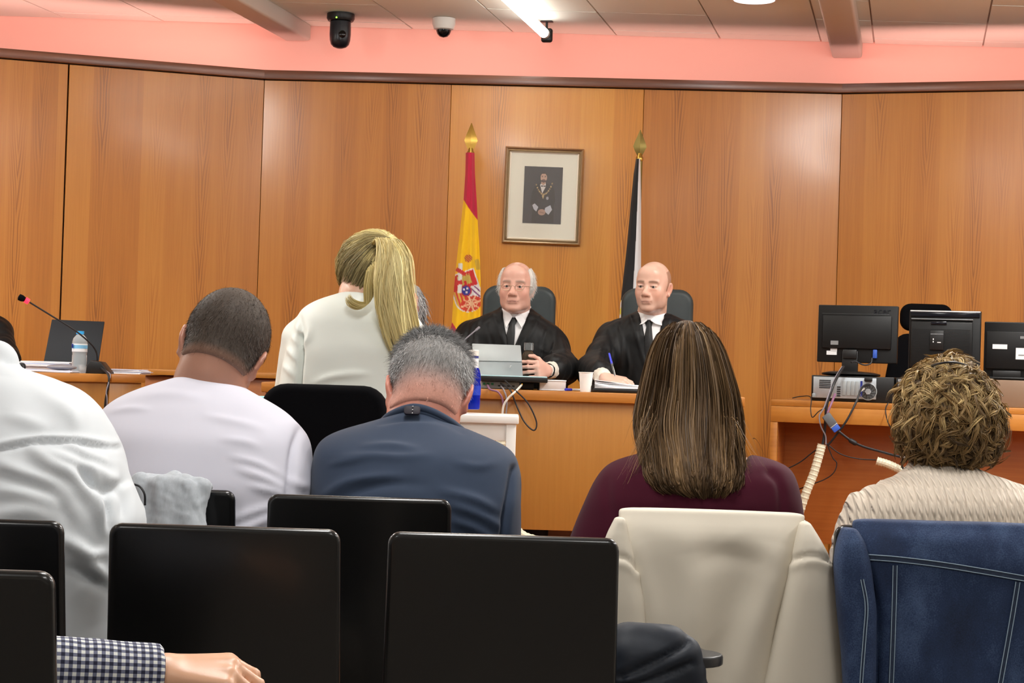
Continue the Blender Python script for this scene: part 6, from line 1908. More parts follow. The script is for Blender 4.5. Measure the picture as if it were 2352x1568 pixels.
# --- man with grey hair in a navy shirt
h = Head(P(985, 903, 4.20), 1.09, 180, 34, 5)
L = sil([(930, 934), (900, 950), (876, 968), (836, 972), (780, 984), (742, 1002), (724, 1028), (717, 1060), (716, 1110), (716, 1180), (722, 1260), (735, 1560)],
        [(968, 936), (1000, 950), (1040, 972), (1066, 986), (1116, 1000), (1162, 1020), (1186, 1046), (1195, 1080), (1197, 1130), (1197, 1200), (1196, 1280), (1180, 1560)],
        [(930, 4.14, .045), (955, 4.13, .085), (990, 4.11, .11), (1040, 4.06, .130), (1140, 4.02, .138), (1280, 4.01, .138), (1560, 4.02, .14)], 2.4)
nb = np.array(P(962, 975, 4.15))
arms = [(P(1126, 1115, 4.06), P(1146, 1290, 4.16), P(1060, 1400, 4.42), (-.6, .7, -.1), (0, .1, 1), -1), (P(786, 1100, 4.06), P(772, 1290, 4.15), P(850, 1390, 4.42), (.6, .7, -.1), (0, .1, 1), 1)]
t, f, legs = audience('grey haired man in a navy collared shirt with bowed head', h, L, 4.05, (206, 142, 124), NAVY, 'shirt', DARKT, arms, neck=nb)
ck = spline([P(x, y, Y) for x, y, Y in ((876, 972, 4.13), (900, 952, 4.095), (945, 936, 4.07), (985, 943, 4.075), (1030, 966, 4.095), (1064, 992, 4.13))], 8)
mb = MB()
for dz, r_ in ((0, .009), (-.009, .0095), (-.018, .010)): mb.tube(ck + np.array([0, dz * -.25, dz]), r_, 10)
mb.build('collar', NAVY, t, angle=80)
FO = [([(835, 1024), (900, 1020), (960, 1028)], .004, .009), ([(780, 1050), (850, 1043), (930, 1046), (990, 1042)], .004, .010), ([(760, 1064), (800, 1058), (850, 1048)], .003, .008),
      ([(750, 1135), (800, 1105), (860, 1092), (920, 1088)], .006, .012), ([(770, 1150), (830, 1120), (900, 1104), (980, 1106)], -.004, .012),
      ([(1020, 1120), (1090, 1140), (1140, 1165)], .006, .012), ([(1040, 1150), (1100, 1175), (1150, 1205)], .007, .013), ([(1040, 1185), (1095, 1205), (1140, 1240)], .006, .012),
      ([(1182, 1075), (1172, 1130), (1160, 1190), (1155, 1250)], -.009, .009, 1), ([(1050, 1060), (1100, 1068), (1140, 1060)], .003, .010),
      ([(868, 972), (930, 962), (1000, 966), (1062, 992)], -.004, .006, 1)]
FO = [(q[0], q[1] * 1.5, q[2] * .85) + tuple(q[3:]) for q in FO]
garment_mesh(f, t, 'shirt', NAVY, FO, 4.0, .0022, 20, 4)
# collar tab with studs
q = P(946, 941, 4.035)
ct = MB().prism(rrect(.034, .020, .006, 4, 0, -.010), .008, Matrix.Translation((q.x, 4.045, q.z)) @ Matrix.Rotation(-.5, 4, 'X'), bev=.002).build('collar_tab', mat('dark_plum_tab', (34, 28, 40), 0.6), t)
for dz in (-.007, 0, .007): MB().ball((q.x + .001, 4.043 + dz * .45, q.z + dz), .0016, 8, 6).build('stud', STUD, ct)
gc2 = crop_cols((146, 144, 142), (204, 148, 130), -.062, .015)
V, F, _ = hair_cap(h, .005, crop_cut(-.072, .0), m=SHORTH, parent=t, cols=gc2, cell=.005, extra=nape(h, nb, .058, .005))
fuzz(h, V, F, 14000, .007, .00040, lambda L: gc2(L) * (1 + .25 * np.sin(L[:, :1] * 70)), t, flow=lambda L: np.stack([.2 * np.sin(L[:, 2] * 60), .2 + 0 * L[:, 0], -.8 + 0 * L[:, 0]], 1), lift=.35, jit=.3, var=.35, keep=lambda c: ss(h.loc(c)[:, 2], -.06, .03) + .04)
topc = np.array(lin((122, 122, 122)))
fuzz(h, V, F, 9000, .018, .00050, topc, t, flow=lambda L: np.stack([.3 * np.sin(L[:, 1] * 40), -.2 + 0 * L[:, 0], -.15 + 0 * L[:, 0]], 1), lift=.55, jit=.3, keep=lambda c: ss(h.loc(c)[:, 2], .045, .085), var=.45)
fuzz(h, V, F, 7000, .009, .00045, np.array(lin((196, 196, 196))), t, flow=(0, .2, -.8), lift=.4, jit=.3, keep=lambda c: ss(np.abs(h.loc(c)[:, 0]), .045, .068) * ss(h.loc(c)[:, 2], -.02, .02), var=.3)

# --- woman with long brown hair in burgundy
h = Head(P(1583, 880, 4.02), 1.0, 180, 4, 2)
L = sil([(1520, 1030), (1480, 1042), (1440, 1047), (1410, 1054), (1386, 1072), (1366, 1102), (1346, 1142), (1326, 1190), (1306, 1240), (1296, 1300), (1300, 1600)],
        [(1690, 1036), (1735, 1046), (1780, 1052), (1810, 1066), (1828, 1094), (1837, 1125), (1842, 1160), (1846, 1200), (1850, 1260), (1850, 1320), (1840, 1600)],
        [(1028, 3.92, .055), (1050, 3.91, .09), (1090, 3.89, .115), (1150, 3.88, .125), (1300, 3.88, .125), (1600, 3.90, .13)], 2.4)
nb = P(1600, 1048, 3.93)
arms = [(P(1752, 1150, 3.90), P(1786, 1330, 4.0), P(1700, 1420, 4.25), (-.6, .7, -.1), (0, .1, 1), -1), (P(1430, 1150, 3.90), P(1368, 1300, 4.02), P(1470, 1420, 4.25), (.6, .7, -.1), (0, .1, 1), 1)]
t, f, legs = audience('woman with long straight brown hair in a burgundy top', h, L, 3.90, (222, 176, 152), BURG, 'top', DARKT, arms, neck=nb, neck_r=.050)
f.add(rcap((nb[0] + .01, nb[1] - .06, nb[2] + .035), (nb[0] + .02, nb[1] + .02, nb[2] + .035), .092), .02, 's')
FO = [([(1520, 1170), (1600, 1162), (1680, 1165)], .004, .012), ([(1500, 1150), (1560, 1140), (1600, 1150)], .003, .010), ([(1770, 1085), (1790, 1110), (1795, 1160), (1790, 1200)], -.006, .009, 1),
      ([(1400, 1085), (1395, 1130), (1400, 1190)], -.004, .010), ([(1745, 1072), (1790, 1076), (1815, 1090)], .003, .009)]
garment_mesh(f, t, 'top', BURG, FO, 3.8, .0025, 20, 6)
HL = sil([(1560, 738), (1535, 746), (1512, 772), (1495, 815), (1482, 870), (1472, 920), (1464, 965), (1466, 1000), (1476, 1035), (1478, 1075), (1488, 1110), (1505, 1132), (1530, 1142)],
         [(1590, 736), (1612, 743), (1638, 765), (1660, 805), (1678, 860), (1690, 905), (1698, 950), (1702, 1000), (1700, 1040), (1706, 1075), (1706, 1110), (1700, 1135), (1690, 1146)],
         [(736, 3.995, .045), (760, 3.99, .085), (800, 3.985, .105), (880, 3.965, .115), (950, 3.93, .105), (1010, 3.88, .085), (1060, 3.84, .07), (1100, 3.80, .05), (1146, 3.785, .03)], 2.2)
f = Field((HL.cx.min() - .16, 3.70, HL.z[0] - .02), (HL.cx.max() + .16, 4.16, HL.z[-1] + .02), .0055)
f.add(HL.prim(-.006))
f.add(h.pl(ell((0, -.10, -.02), (.075, .06, .13))), .01, 's')
V, F = f.mesh(2)
BR0, BR1, BR2 = [np.array(lin(c)) for c in ((64, 48, 34), (110, 86, 60), (158, 126, 86))]
base_c = np.tile(BR0 * 1.15, (len(V), 1))
npmesh('hair', V, F, HAIRM, t, col=base_c)
def long_locks(n, HL, n_pts, ztop, zend, r, spread, curl, tone):
    th = rng.uniform(-.55, np.pi + .55, n)                     # 0 right side, pi/2 the back, pi left side
    rho = .93 + .10 * rng.random(n) ** .6
    u = np.linspace(0, 1, n_pts)
    z0 = HL.z[-1] - .004 - ztop * rng.random(n) ** 1.3
    z1 = HL.z[0] + zend * rng.random(n) ** 1.2
    Z = z0[:, None] + (z1 - z0)[:, None] * u[None]
    cx, cy, a, b = HL.at(Z)
    ph = rng.uniform(0, 6.28, n)[:, None]; am = rng.uniform(0, spread, n)[:, None]
    T = th[:, None] + am * np.sin(u[None] * (3 + 2 * rng.random((n, 1))) + ph) * u[None]
    rr = rho[:, None] + .03 * np.sin(u[None] * 7 + ph) * u[None]
    c_, s_ = np.cos(T), np.sin(T)
    e = 2 / HL.n
    X = cx + a * rr * np.sign(c_) * np.abs(c_) ** e
    Y = cy - b * rr * np.sign(s_) * np.abs(s_) ** e
    k = ss(u, .8, 1.0)[None] * curl
    Y = Y - .012 * np.sin(np.pi * ss(u, .7, 1.0))[None] * curl + .022 * k ** 2
    X = X - np.sign(X - cx) * .012 * k
    return np.stack([X, Y, Z], -1), th, tone
paths, th, _ = long_locks(1150, HL, 14, .30, .06, .003, .06, .45, 0)
mixv = np.clip(.40 + .16 * np.sin(th * 7 + 1) + .10 * np.sin(th * 17) + rng.normal(0, .13, len(th)), 0, 1)[:, None]
cols = np.where(mixv < .5, BR0 + (BR1 - BR0) * mixv * 2, BR1 + (BR2 - BR1) * (mixv * 2 - 1))
grad = np.linspace(.95, 1.12, 14)[None, :, None]
pk, rk, ck = clump(paths, rng.uniform(.0006, .0010, len(th)), cols[:, None, :] * grad, 8, .0030, cvar=.2)
strands('hair_locks', pk, rk, ck, HAIRM, t, taper=np.concatenate([np.linspace(.7, 1, 3), np.ones(7), np.linspace(1, .3, 4)]))
# a few flicks lying out over the shoulders
n = 160
u = np.linspace(0, 1, 14)[None]
sx = np.where(rng.random(n) < .55, -1, 1)[:, None]
x0 = np.where(sx < 0, P(1470, 1000, 3.83).x, P(1702, 1010, 3.83).x) + rng.normal(0, .012, (n, 1)) - sx * .02
z0 = P(1480, 985, 3.83).z + rng.normal(0, .03, (n, 1))
X = x0 + sx * (.005 + .045 * rng.random((n, 1))) * u ** 1.6
Z = z0 - (.03 + .07 * rng.random((n, 1))) * u + .012 * np.sin(u * 4)
Y = 3.83 - .035 * u + rng.normal(0, .012, (n, 1))
strands('hair_flicks', np.stack([X, Y, Z], -1), rng.uniform(.0004, .0008, n), BR1 + (BR2 - BR1) * rng.random((n, 1)), HAIRM, t)

# --- woman with curly hair in a knitted sweater
h = Head(P(2182, 990, 3.93), .97, 180, 6, 3)
L = sil([(2100, 1052), (2088, 1068), (2072, 1088), (2036, 1102), (1998, 1114), (1970, 1130), (1950, 1156), (1934, 1188), (1922, 1225), (1912, 1270), (1906, 1320), (1910, 1620)],
        [(2220, 1056), (2232, 1072), (2252, 1088), (2300, 1094), (2340, 1104), (2372, 1125), (2394, 1160), (2404, 1200), (2412, 1250), (2418, 1300), (2420, 1340), (2410, 1620)],
        [(1050, 3.86, .055), (1075, 3.85, .07), (1100, 3.83, .10), (1150, 3.80, .12), (1300, 3.79, .125), (1620, 3.80, .13)], 2.4)
nb = P(2160, 1075, 3.86)
arms = [(P(2340, 1190, 3.81), P(2385, 1370, 3.92), P(2270, 1440, 4.16), (-.6, .7, -.1), (0, .1, 1), -1), (P(2000, 1190, 3.81), P(1962, 1370, 3.92), P(2050, 1440, 4.16), (.6, .7, -.1), (0, .1, 1), 1)]
t, f, legs = audience('woman with short curly blonde hair in a cream cable knit sweater', h, L, 3.80, (224, 180, 158), KNIT, 'sweater', DARKT, arms, neck=nb, neck_r=.052)
f.add(rcap((nb[0], nb[1], nb[2] - .02), (nb[0] + .003, nb[1] + .012, nb[2] + .028), .064, .058), .012)
V, F = f.mesh(2)
N = normals(V, F)
# raised cables running down the back
xu = (V[:, 0] - nb[0] + .06 * (V[:, 2] - nb[2])) / .0380
rib = .5 + .5 * np.cos(2 * np.pi * xu)
tw = np.sin(2 * np.pi * V[:, 2] / .030 + 5.0 * np.abs(((xu + .5) % 1) - .5))
D = .0026 * rib ** 2 * (1 + .45 * tw) - .0018 * (rib < .15)
D *= (V[:, 2] < nb[2] - .03) + .25
V = V + N * (D + .0022 * wob(V, 20, 8))[:, None]
npmesh('sweater', V, F, KNIT, t)
HL2 = sil([(2150, 824), (2118, 836), (2092, 856), (2070, 890), (2058, 930), (2052, 970), (2056, 1005), (2072, 1030), (2094, 1052), (2130, 1062)],
          [(2200, 826), (2232, 842), (2262, 866), (2286, 905), (2298, 945), (2304, 985), (2304, 1020), (2294, 1042), (2270, 1056), (2226, 1064)],
          [(824, 3.90, .055), (850, 3.895, .09), (890, 3.885, .115), (950, 3.875, .122), (1000, 3.86, .11), (1035, 3.845, .085), (1064, 3.835, .05)], 2.1)
f = Field((HL2.cx.min() - .16, 3.70, HL2.z[0] - .02), (HL2.cx.max() + .16, 4.08, HL2.z[-1] + .02), .0055)
f.add(HL2.prim(-.010))
f.add(h.pl(ell((0, -.11, -.02), (.08, .06, .12))), .01, 's')
V, F = f.mesh(2); N = normals(V, F)
V = V + N * (.008 * np.abs(wob(V, 60, 12)) + .004 * wob(V, 120, 13))[:, None]
CU0, CU1, CU2 = [np.array(lin(c)) for c in ((64, 47, 28), (134, 106, 66), (196, 170, 118))]
npmesh('hair', V, F, HAIRM, t, col=np.tile(CU0 * 1.6, (len(V), 1)))
def curls(V, F, h, n, N_, rad, keep=None):
    pts, i = sample(V, F, n, keep)
    nr = normals(V, F)[F[i, 0]]
    down = np.array([0, -.15, -1.0]) + rng.normal(0, .55, (n, 3))
    d = down - nr * (down * nr).sum(1)[:, None]; d /= np.linalg.norm(d, axis=1)[:, None]
    s_ = np.cross(nr, d)
    u = np.linspace(0, 1, N_)
    ln = rng.uniform(.028, .062, n)[:, None]; R_ = (rad * rng.uniform(.5, 1.3, n))[:, None]
    tw = rng.choice([-1, 1], n)[:, None] * rng.uniform(3.2, 6.5, n)[:, None]; ph = rng.uniform(0, 6.28, n)[:, None]
    a = ph + tw * u[None]
    along = ln * u[None]
    P_ = pts[:, None, :] + d[:, None, :] * along[..., None] + s_[:, None, :] * (R_ * np.sin(a))[..., None] + nr[:, None, :] * (.004 + R_ * .7 * (np.cos(a) * u[None] ** .4) - .010 * u[None] ** 2)[..., None]
    return P_, nr, pts
paths, nr, pts = curls(V, F, h, 1700, 10, .0090)
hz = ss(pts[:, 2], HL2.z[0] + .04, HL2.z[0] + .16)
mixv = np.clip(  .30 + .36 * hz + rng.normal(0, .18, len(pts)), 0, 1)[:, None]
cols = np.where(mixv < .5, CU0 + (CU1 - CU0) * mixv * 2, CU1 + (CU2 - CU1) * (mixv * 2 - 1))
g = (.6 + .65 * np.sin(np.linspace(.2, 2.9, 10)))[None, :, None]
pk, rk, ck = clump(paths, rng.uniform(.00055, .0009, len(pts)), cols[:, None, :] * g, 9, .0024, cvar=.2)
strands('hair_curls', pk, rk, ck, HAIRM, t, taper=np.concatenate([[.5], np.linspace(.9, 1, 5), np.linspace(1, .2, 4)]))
pb = [P(x, y, Y) for x, y, Y in ((2120, 850, 3.90), (2146, 838, 3.82), (2175, 832, 3.785), (2205, 834, 3.80), (2236, 846, 3.86), (2250, 862, 3.92))]
MB().tube(pb, .0022, 6, sm=6).build('hairband', BLKC, t)
# --- woman with a long blonde ponytail, standing out above the black chair
h = Head(P(852, 640, 5.66), 1.0, 180 + 14, 10, 4)
L = sil([(790, 672), (762, 676), (730, 686), (702, 700), (684, 722), (672, 760), (660, 800), (648, 845), (641, 890), (640, 960), (650, 1240)],
        [(842, 672), (880, 678), (920, 690), (950, 712), (972, 748), (986, 785), (998, 835), (1006, 890), (1008, 960), (1000, 1240)],
        [(670, 5.62, .05), (690, 5.61, .08), (730, 5.60, .105), (800, 5.58, .118), (960, 5.56, .12), (1240, 5.56, .13)], 2.4)
nb = P(818, 682, 5.62)
arms = [(P(946, 790, 5.62), P(976, 920, 5.72), P(930, 960, 5.95), (-.3, .9, -.1), (0, .1, 1), -1), (P(684, 775, 5.62), P(662, 920, 5.70), P(720, 960, 5.95), (.3, .9, -.1), (0, .1, 1), 1)]
t, f, legs = audience('woman in an ivory blouse with a long blonde ponytail', h, L, 5.56, (226, 182, 158), SILK, 'blouse', DARKT, arms, neck=nb, neck_r=.047, s=.92, foot=.25, sleeve_r=(.046, .046), cell=.0065)
FO = [([(688, 770), (692, 810), (690, 850), (688, 890)], -.022, .007, 1), ([(684, 722), (690, 750), (686, 778)], -.006, .007), ([(676, 745), (684, 760), (690, 770)], .005, .006), ([(668, 770), (680, 785), (688, 792)], .006, .007),
      ([(655, 800), (668, 812), (682, 830)], .007, .008), ([(648, 840), (662, 850), (676, 866)], .006, .008), ([(700, 740), (712, 765), (704, 790)], .004, .009), ([(690, 800), (706, 780), (712, 755)], .004, .007),
      ([(720, 880), (770, 866), (830, 862)], .005, .009), ([(740, 868), (800, 856), (850, 858)], .004, .008), ([(970, 760), (960, 800), (962, 860)], -.006, .009)]
garment_mesh(f, t, 'blouse', SILK, FO, 5.5, .002, 24, 14)
BL0, BL1, BL2 = [np.array(lin(c)) for c in ((176, 152, 92), (222, 202, 130), (248, 236, 176))]
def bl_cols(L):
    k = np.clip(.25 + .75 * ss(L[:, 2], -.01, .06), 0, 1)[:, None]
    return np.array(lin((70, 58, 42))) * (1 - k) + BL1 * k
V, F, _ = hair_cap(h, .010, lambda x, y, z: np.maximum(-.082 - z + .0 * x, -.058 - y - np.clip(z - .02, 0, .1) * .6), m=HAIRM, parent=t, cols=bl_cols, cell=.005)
tieL = np.array([-.022, .075, .095])         # where the hair is gathered, in head space
pts, i_ = sample(V, F, 2200)
L0 = h.loc(pts)
u = np.linspace(0, 1, 12)[None, :, None]
Lp = L0[:, None, :] * (1 - u) + tieL * u
rad = np.linalg.norm(L0 - np.array([0, .012, .035]), axis=1)[:, None, None]
cen = np.array([0, .012, .035])
q = Lp - cen; ln = np.linalg.norm(q, axis=2, keepdims=True)
want = np.linalg.norm((L0 - cen), axis=1)[:, None, None] * (1 - u) + .108 * u + .003
Lp = cen + q / ln * want
paths = Lp @ (h.R.T * h.s) + h.c
k = np.clip(.35 + .55 * ss(L0[:, 2], -.02, .07) + rng.normal(0, .2, len(L0)), 0, 1)[:, None]
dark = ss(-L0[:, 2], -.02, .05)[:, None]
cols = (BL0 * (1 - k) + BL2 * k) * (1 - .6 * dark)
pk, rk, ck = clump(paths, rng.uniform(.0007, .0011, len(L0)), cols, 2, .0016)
strands('hair_locks', pk, rk, ck, HAIRM, t)
# the tail itself: a bundle of locks along a falling path
tw = P(880, 556, 5.56)
path = np.array([tuple(P(x, y, Y)) for x, y, Y in ((872, 562, 5.57), (892, 552, 5.50), (905, 590, 5.46), (904, 650, 5.45), (910, 710, 5.455), (926, 780, 5.455), (944, 850, 5.46))])
wid = [18, 26, 38, 44, 46, 42, 26]
c_ = spline(path, 6); wv = np.interp(np.linspace(0, 1, len(c_)), np.linspace(0, 1, 7), wid) * 5.46 / 4400
n = 900
N_ = len(c_)
ang = rng.uniform(0, 6.28, n); rr = np.sqrt(rng.random(n))
end = rng.uniform(.62, 1.0, n)
u = np.linspace(0, 1, 18)
tt = u[None] * end[:, None]
cx = np.stack([np.interp(tt, np.linspace(0, 1, N_), c_[:, k]) for k in range(3)], -1)
w_ = np.interp(tt, np.linspace(0, 1, N_), wv)
tang = np.array([0, -.1, -1.0])
ph = rng.uniform(0, 6.28, n)[:, None]
a_ = ang[:, None] + .35 * np.sin(tt * 5 + ph)
ox = w_ * rr[:, None] * np.cos(a_) + .006 * np.sin(tt * 9 + ph) * tt
oy = .55 * w_ * rr[:, None] * np.sin(a_)
paths = cx + np.stack([ox, oy, 0 * ox], -1)
k = np.clip(.62 + .18 * np.sin(ang * 4) + rng.normal(0, .16, n), 0, 1)[:, None]
cols = BL0 * (1 - k) + BL2 * k
pk, rk, ck = clump(paths, rng.uniform(.0007, .0012, n), cols, 6, .0026, cvar=.15)
strands('ponytail', pk, rk, ck, HAIRM, t, taper=np.concatenate([np.linspace(.7, 1, 4), np.ones(8), np.linspace(1, .25, 6)]))
# shorter wave swinging out to the left at the nape
n = 420
path = np.array([tuple(P(x, y, Y)) for x, y, Y in ((856, 610, 5.49), (848, 650, 5.48), (846, 690, 5.475), (828, 702, 5.47), (806, 694, 5.475), (798, 678, 5.485))])
c_ = spline(path, 6); N_ = len(c_)
tt = np.linspace(0, 1, 20)[None] * rng.uniform(.75, 1, n)[:, None]
cx = np.stack([np.interp(tt, np.linspace(0, 1, N_), c_[:, k]) for k in range(3)], -1)
ang = rng.uniform(0, 6.28, n)[:, None]; rr = np.sqrt(rng.random(n))[:, None]
w_ = .018 * (1 - .55 * tt)
paths = cx + np.stack([w_ * rr * np.cos(ang), .7 * w_ * rr * np.sin(ang), w_ * rr * np.sin(ang + 1)], -1)
k = np.clip(.6 + rng.normal(0, .25, n), 0, 1)[:, None]
strands('hair_wave', paths, rng.uniform(.0007, .0013, n), BL0 * (1 - k) + BL2 * k, HAIRM, t)
p = h.w((.030, .108, .078)); MB().ball(tuple(h.w((-.02, .10, -.05))), (.012, .008, .012), 12, 8).build('hair_clip', BLACKP, t)
MB().ball(tuple(h.w((-.004, .112, -.052))), (.004, .003, .004), 10, 6).build('earring', STUD, t)

# --- man in a white dress shirt at the left, leaning over
h = Head(P(-190, 770, 3.52), 1.0, 180, 20, -8)
L = sil([(-60, 834), (-120, 850), (-200, 880), (-260, 930), (-300, 1000), (-320, 1080), (-330, 1180), (-330, 1300), (-320, 1490)],
        [(20, 838), (60, 852), (110, 866), (168, 890), (212, 918), (240, 950), (258, 1000), (280, 1060), (302, 1110), (322, 1155), (334, 1195), (322, 1270), (296, 1360), (280, 1490)],
        [(832, 3.40, .06), (870, 3.38, .10), (940, 3.34, .125), (1040, 3.30, .14), (1200, 3.27, .15), (1490, 3.26, .15)], 2.3)
nb = P(-60, 850, 3.42)
arms = [(P(196, 1040, 3.34), P(262, 1190, 3.42), P(180, 1330, 3.66), (-.5, .8, -.1), (0, .1, 1), -1), (P(-270, 1000, 3.34), P(-300, 1220, 3.42), P(-200, 1340, 3.7), (.5, .8, -.1), (0, .1, 1), 1)]
t, f, legs = audience('man in a white dress shirt leaning at the left edge', h, L, 3.30, (214, 160, 138), DRESS, 'dress_shirt', DARKT, arms, neck=nb, cell=.0058, gz0=.62, sleeve_r=(.050, .050))
f.add(rcap(P(-70, 850, 3.42), P(-10, 836, 3.40), .045, .040), .015)
FO = [([(0, 1022), (55, 1010), (110, 1004), (170, 1008), (220, 1018), (256, 1028)], .004, .007, 1), ([(0, 1034), (60, 1020), (110, 1015), (170, 1019), (220, 1030), (256, 1038)], -.004, .005, 1),
      ([(222, 945), (240, 985), (256, 1030), (268, 1080), (274, 1110)], -.009, .008, 1), ([(232, 950), (250, 1000), (262, 1040)], .005, .007),
      ([(80, 1030), (120, 1065), (170, 1095), (210, 1140), (240, 1190)], .012, .014), ([(110, 1035), (160, 1060), (215, 1085), (262, 1112)], .009, .012), ([(150, 1020), (190, 1045), (240, 1065)], .006, .010),
      ([(180, 1070), (205, 1110), (240, 1128), (270, 1112)], -.010, .011), ([(200, 1085), (225, 1125), (236, 1170), (246, 1215)], .012, .010), ([(222, 1120), (243, 1165), (250, 1210)], -.010, .009),
      ([(0, 1060), (60, 1085), (130, 1110), (190, 1140)], .009, .018), ([(0, 1120), (70, 1130), (150, 1150), (200, 1185)], .010, .020), ([(20, 1085), (90, 1115), (150, 1150), (180, 1200)], -.006, .014),
      ([(0, 1180), (80, 1170), (150, 1190)], .007, .018), ([(150, 1225), (190, 1250), (220, 1290), (248, 1330)], .010, .014), ([(160, 1290), (200, 1310), (250, 1350)], -.008, .013),
      ([(190, 1240), (215, 1262), (246, 1266)], .008, .010), ([(280, 1060), (296, 1105), (318, 1160)], .006, .012), ([(262, 1120), (278, 1150), (282, 1195)], -.008, .010),
      ([(120, 930), (150, 960), (165, 990)], .005, .012), ([(0, 950), (50, 965), (110, 985)], .004, .016), ([(60, 900), (110, 930), (130, 960)], .003, .014), ([(178, 925), (215, 945), (232, 985)], .006, .011)]
FO = [(q[0], q[1] * 1.45, q[2] * .75) + tuple(q[3:]) for q in FO]
garment_mesh(f, t, 'dress_shirt', DRESS, FO, 3.2, .003, 18, 21, sm=1, ridge=.004)
V, F, _ = hair_cap(h, .006, crop_cut(-.062, .0), m=SHORTH, parent=t, cols=lambda L: np.tile(np.array(lin((70, 62, 56))), (len(L), 1)), cell=.006)

# --- person whose checked sleeve and hand come in at the lower left
def gingham():
    m = bpy.data.materials.new('gingham_cotton'); m.use_nodes = True
    t = NT(m)
    a = t.new('ShaderNodeAttribute', attribute_name='Col'); sp = t.new('ShaderNodeSeparateColor'); t.link(a.outputs['Color'], sp.inputs[0])
    def stripe(o): return t.math('GREATER_THAN', t.math('FRACT', o), 0.5)
    s1, s2 = stripe(sp.outputs[0]), stripe(sp.outputs[1])
    k = t.math('MULTIPLY', t.math('ADD', s1, s2), 0.5)
    col = t.ramp(k, [(0.0, lin((226, 228, 224))), (0.5, lin((110, 114, 136))), (1.0, lin((26, 28, 56)))])
    t.link(col, t.b.inputs['Base Color']); t.b.inputs['Roughness'].default_value = 0.8
    return m
GING = gingham()
sh, el, wr = P(-330, 1060, 2.60), P(10, 1535, 2.50), P(372, 1546, 2.56)
hd, hn = Vector((.97, .10, .08)), Vector((-.02, -.35, .93))
h = Head(P(-640, 640, 2.66), 1.0, 180, 10, -10)
bx = P(-640, 1100, 2.60).x
t = thing('person', 'person in a checked shirt, only one forearm and hand in view', 'person', (bx, 2.58, 0))
legs = lower_body(bx, 2.56, .44, 1, 1.0, 0.0)
zz = np.linspace(.44, 1.10, 12)
TL = Loft(zz, np.full(12, bx), np.linspace(2.56, 2.62, 12), np.interp(zz, [.44, .6, .95, 1.05, 1.10], [.16, .155, .185, .13, .06]), np.interp(zz, [.44, .6, .95, 1.1], [.11, .11, .12, .06]))
f = Field((bx - .35, 2.3, 0), (P(640, 1500, 2.56).x, 3.25, h.c[2] + .16), .018, [((wr[0] - .03, 2.44, wr[2] - .12), (wr[0] + .21, 2.70, wr[2] + .07), .0042)])
add_head(f, h, neck_to=(bx, 2.62, 1.10)); f.add(TL.prim(-.02), .02); add_legs_skin(f, legs)
f.add(rcap(sh, el, .042, .036), .02); f.add(rcap(el, wr, .036, .027), .012)
f.add(rcap((bx + .12, 2.61, 1.02), sh, .05, .045), .03)
for pr, k in hand_prims(wr, hd, hn, -1, ((38, 50, 30), (44, 52, 30), (46, 52, 30), (48, 50, 30)), 1.02, spread=.010, thumb=(.75, .5, -.45)): f.add(pr, k)
lw = P(-700, 1500, 2.7); f.add(rcap((bx - .17, 2.61, 1.0), (bx - .24, 2.66, .74), .042, .036), .02); f.add(rcap((bx - .24, 2.66, .74), (bx - .12, 2.92, .66), .036, .026), .01)
for pr, k in hand_prims((bx - .12, 2.92, .66), (.3, .9, -.1), (0, .1, 1), 1, (22, 28, 20)): f.add(pr, k)
finish_body(f, t, h, (222, 172, 140), 1)
eyes(h, t)
trousers(legs, DARKT, t)
f = Field((bx - .36, 2.36, .48), (wr[0] + .04, 3.02, 1.18), .0065)
f.add(TL.prim(.004, .52)); f.add(rcap((bx + .1, 2.61, 1.02), sh, .06, .06), .04)
f.add(rcap(sh, el, .060, .050), .03); f.add(rcap(el, wr, .0475, .0385), .02)
f.add(rcap((bx - .17, 2.61, 1.0), (bx - .24, 2.66, .74), .058, .05), .03); f.add(rcap((bx - .24, 2.66, .74), (bx - .135, 2.90, .665), .05, .04), .02)
wv = Vector(wr); dv = (wv - Vector(el)).normalized()
f.carve(lambda X, Y, Z: np.where(X > wr[0] - .25, (X - wr[0]) * dv.x + (Y - wr[1]) * dv.y + (Z - wr[2]) * dv.z, -1.0), .003)
V, F = f.mesh(1)
N = normals(V, F); V = V + N * (.003 * np.abs(wob(V * [1.6, 1, .7], 60, 31)))[:, None]
# check coordinates run along and around the sleeve
e0 = np.array(el); ax = np.array(dv); rel = V - e0; al = rel @ ax
rad = rel - al[:, None] * ax; ra = np.arctan2(rad @ np.array([0, -1, 0.0]), rad @ np.array([0, 0, 1.0]))
uv = np.stack([al / .0104 + 60, ra * .043 / .0104 + 60, 0 * al], 1)
tor = V[:, 0] < P(-60, 1400, 2.56).x
uv[tor, 0] = V[tor, 2] / .0125; uv[tor, 1] = V[tor, 0] / .0125 + 200
npmesh('checked_shirt', V, F, GING, t, col=uv)
V, F, _ = hair_cap(h, .006, crop_cut(-.062, .0), m=SHORTH, parent=t, cols=lambda L: np.tile(np.array(lin((60, 52, 46))), (len(L), 1)), cell=.006)

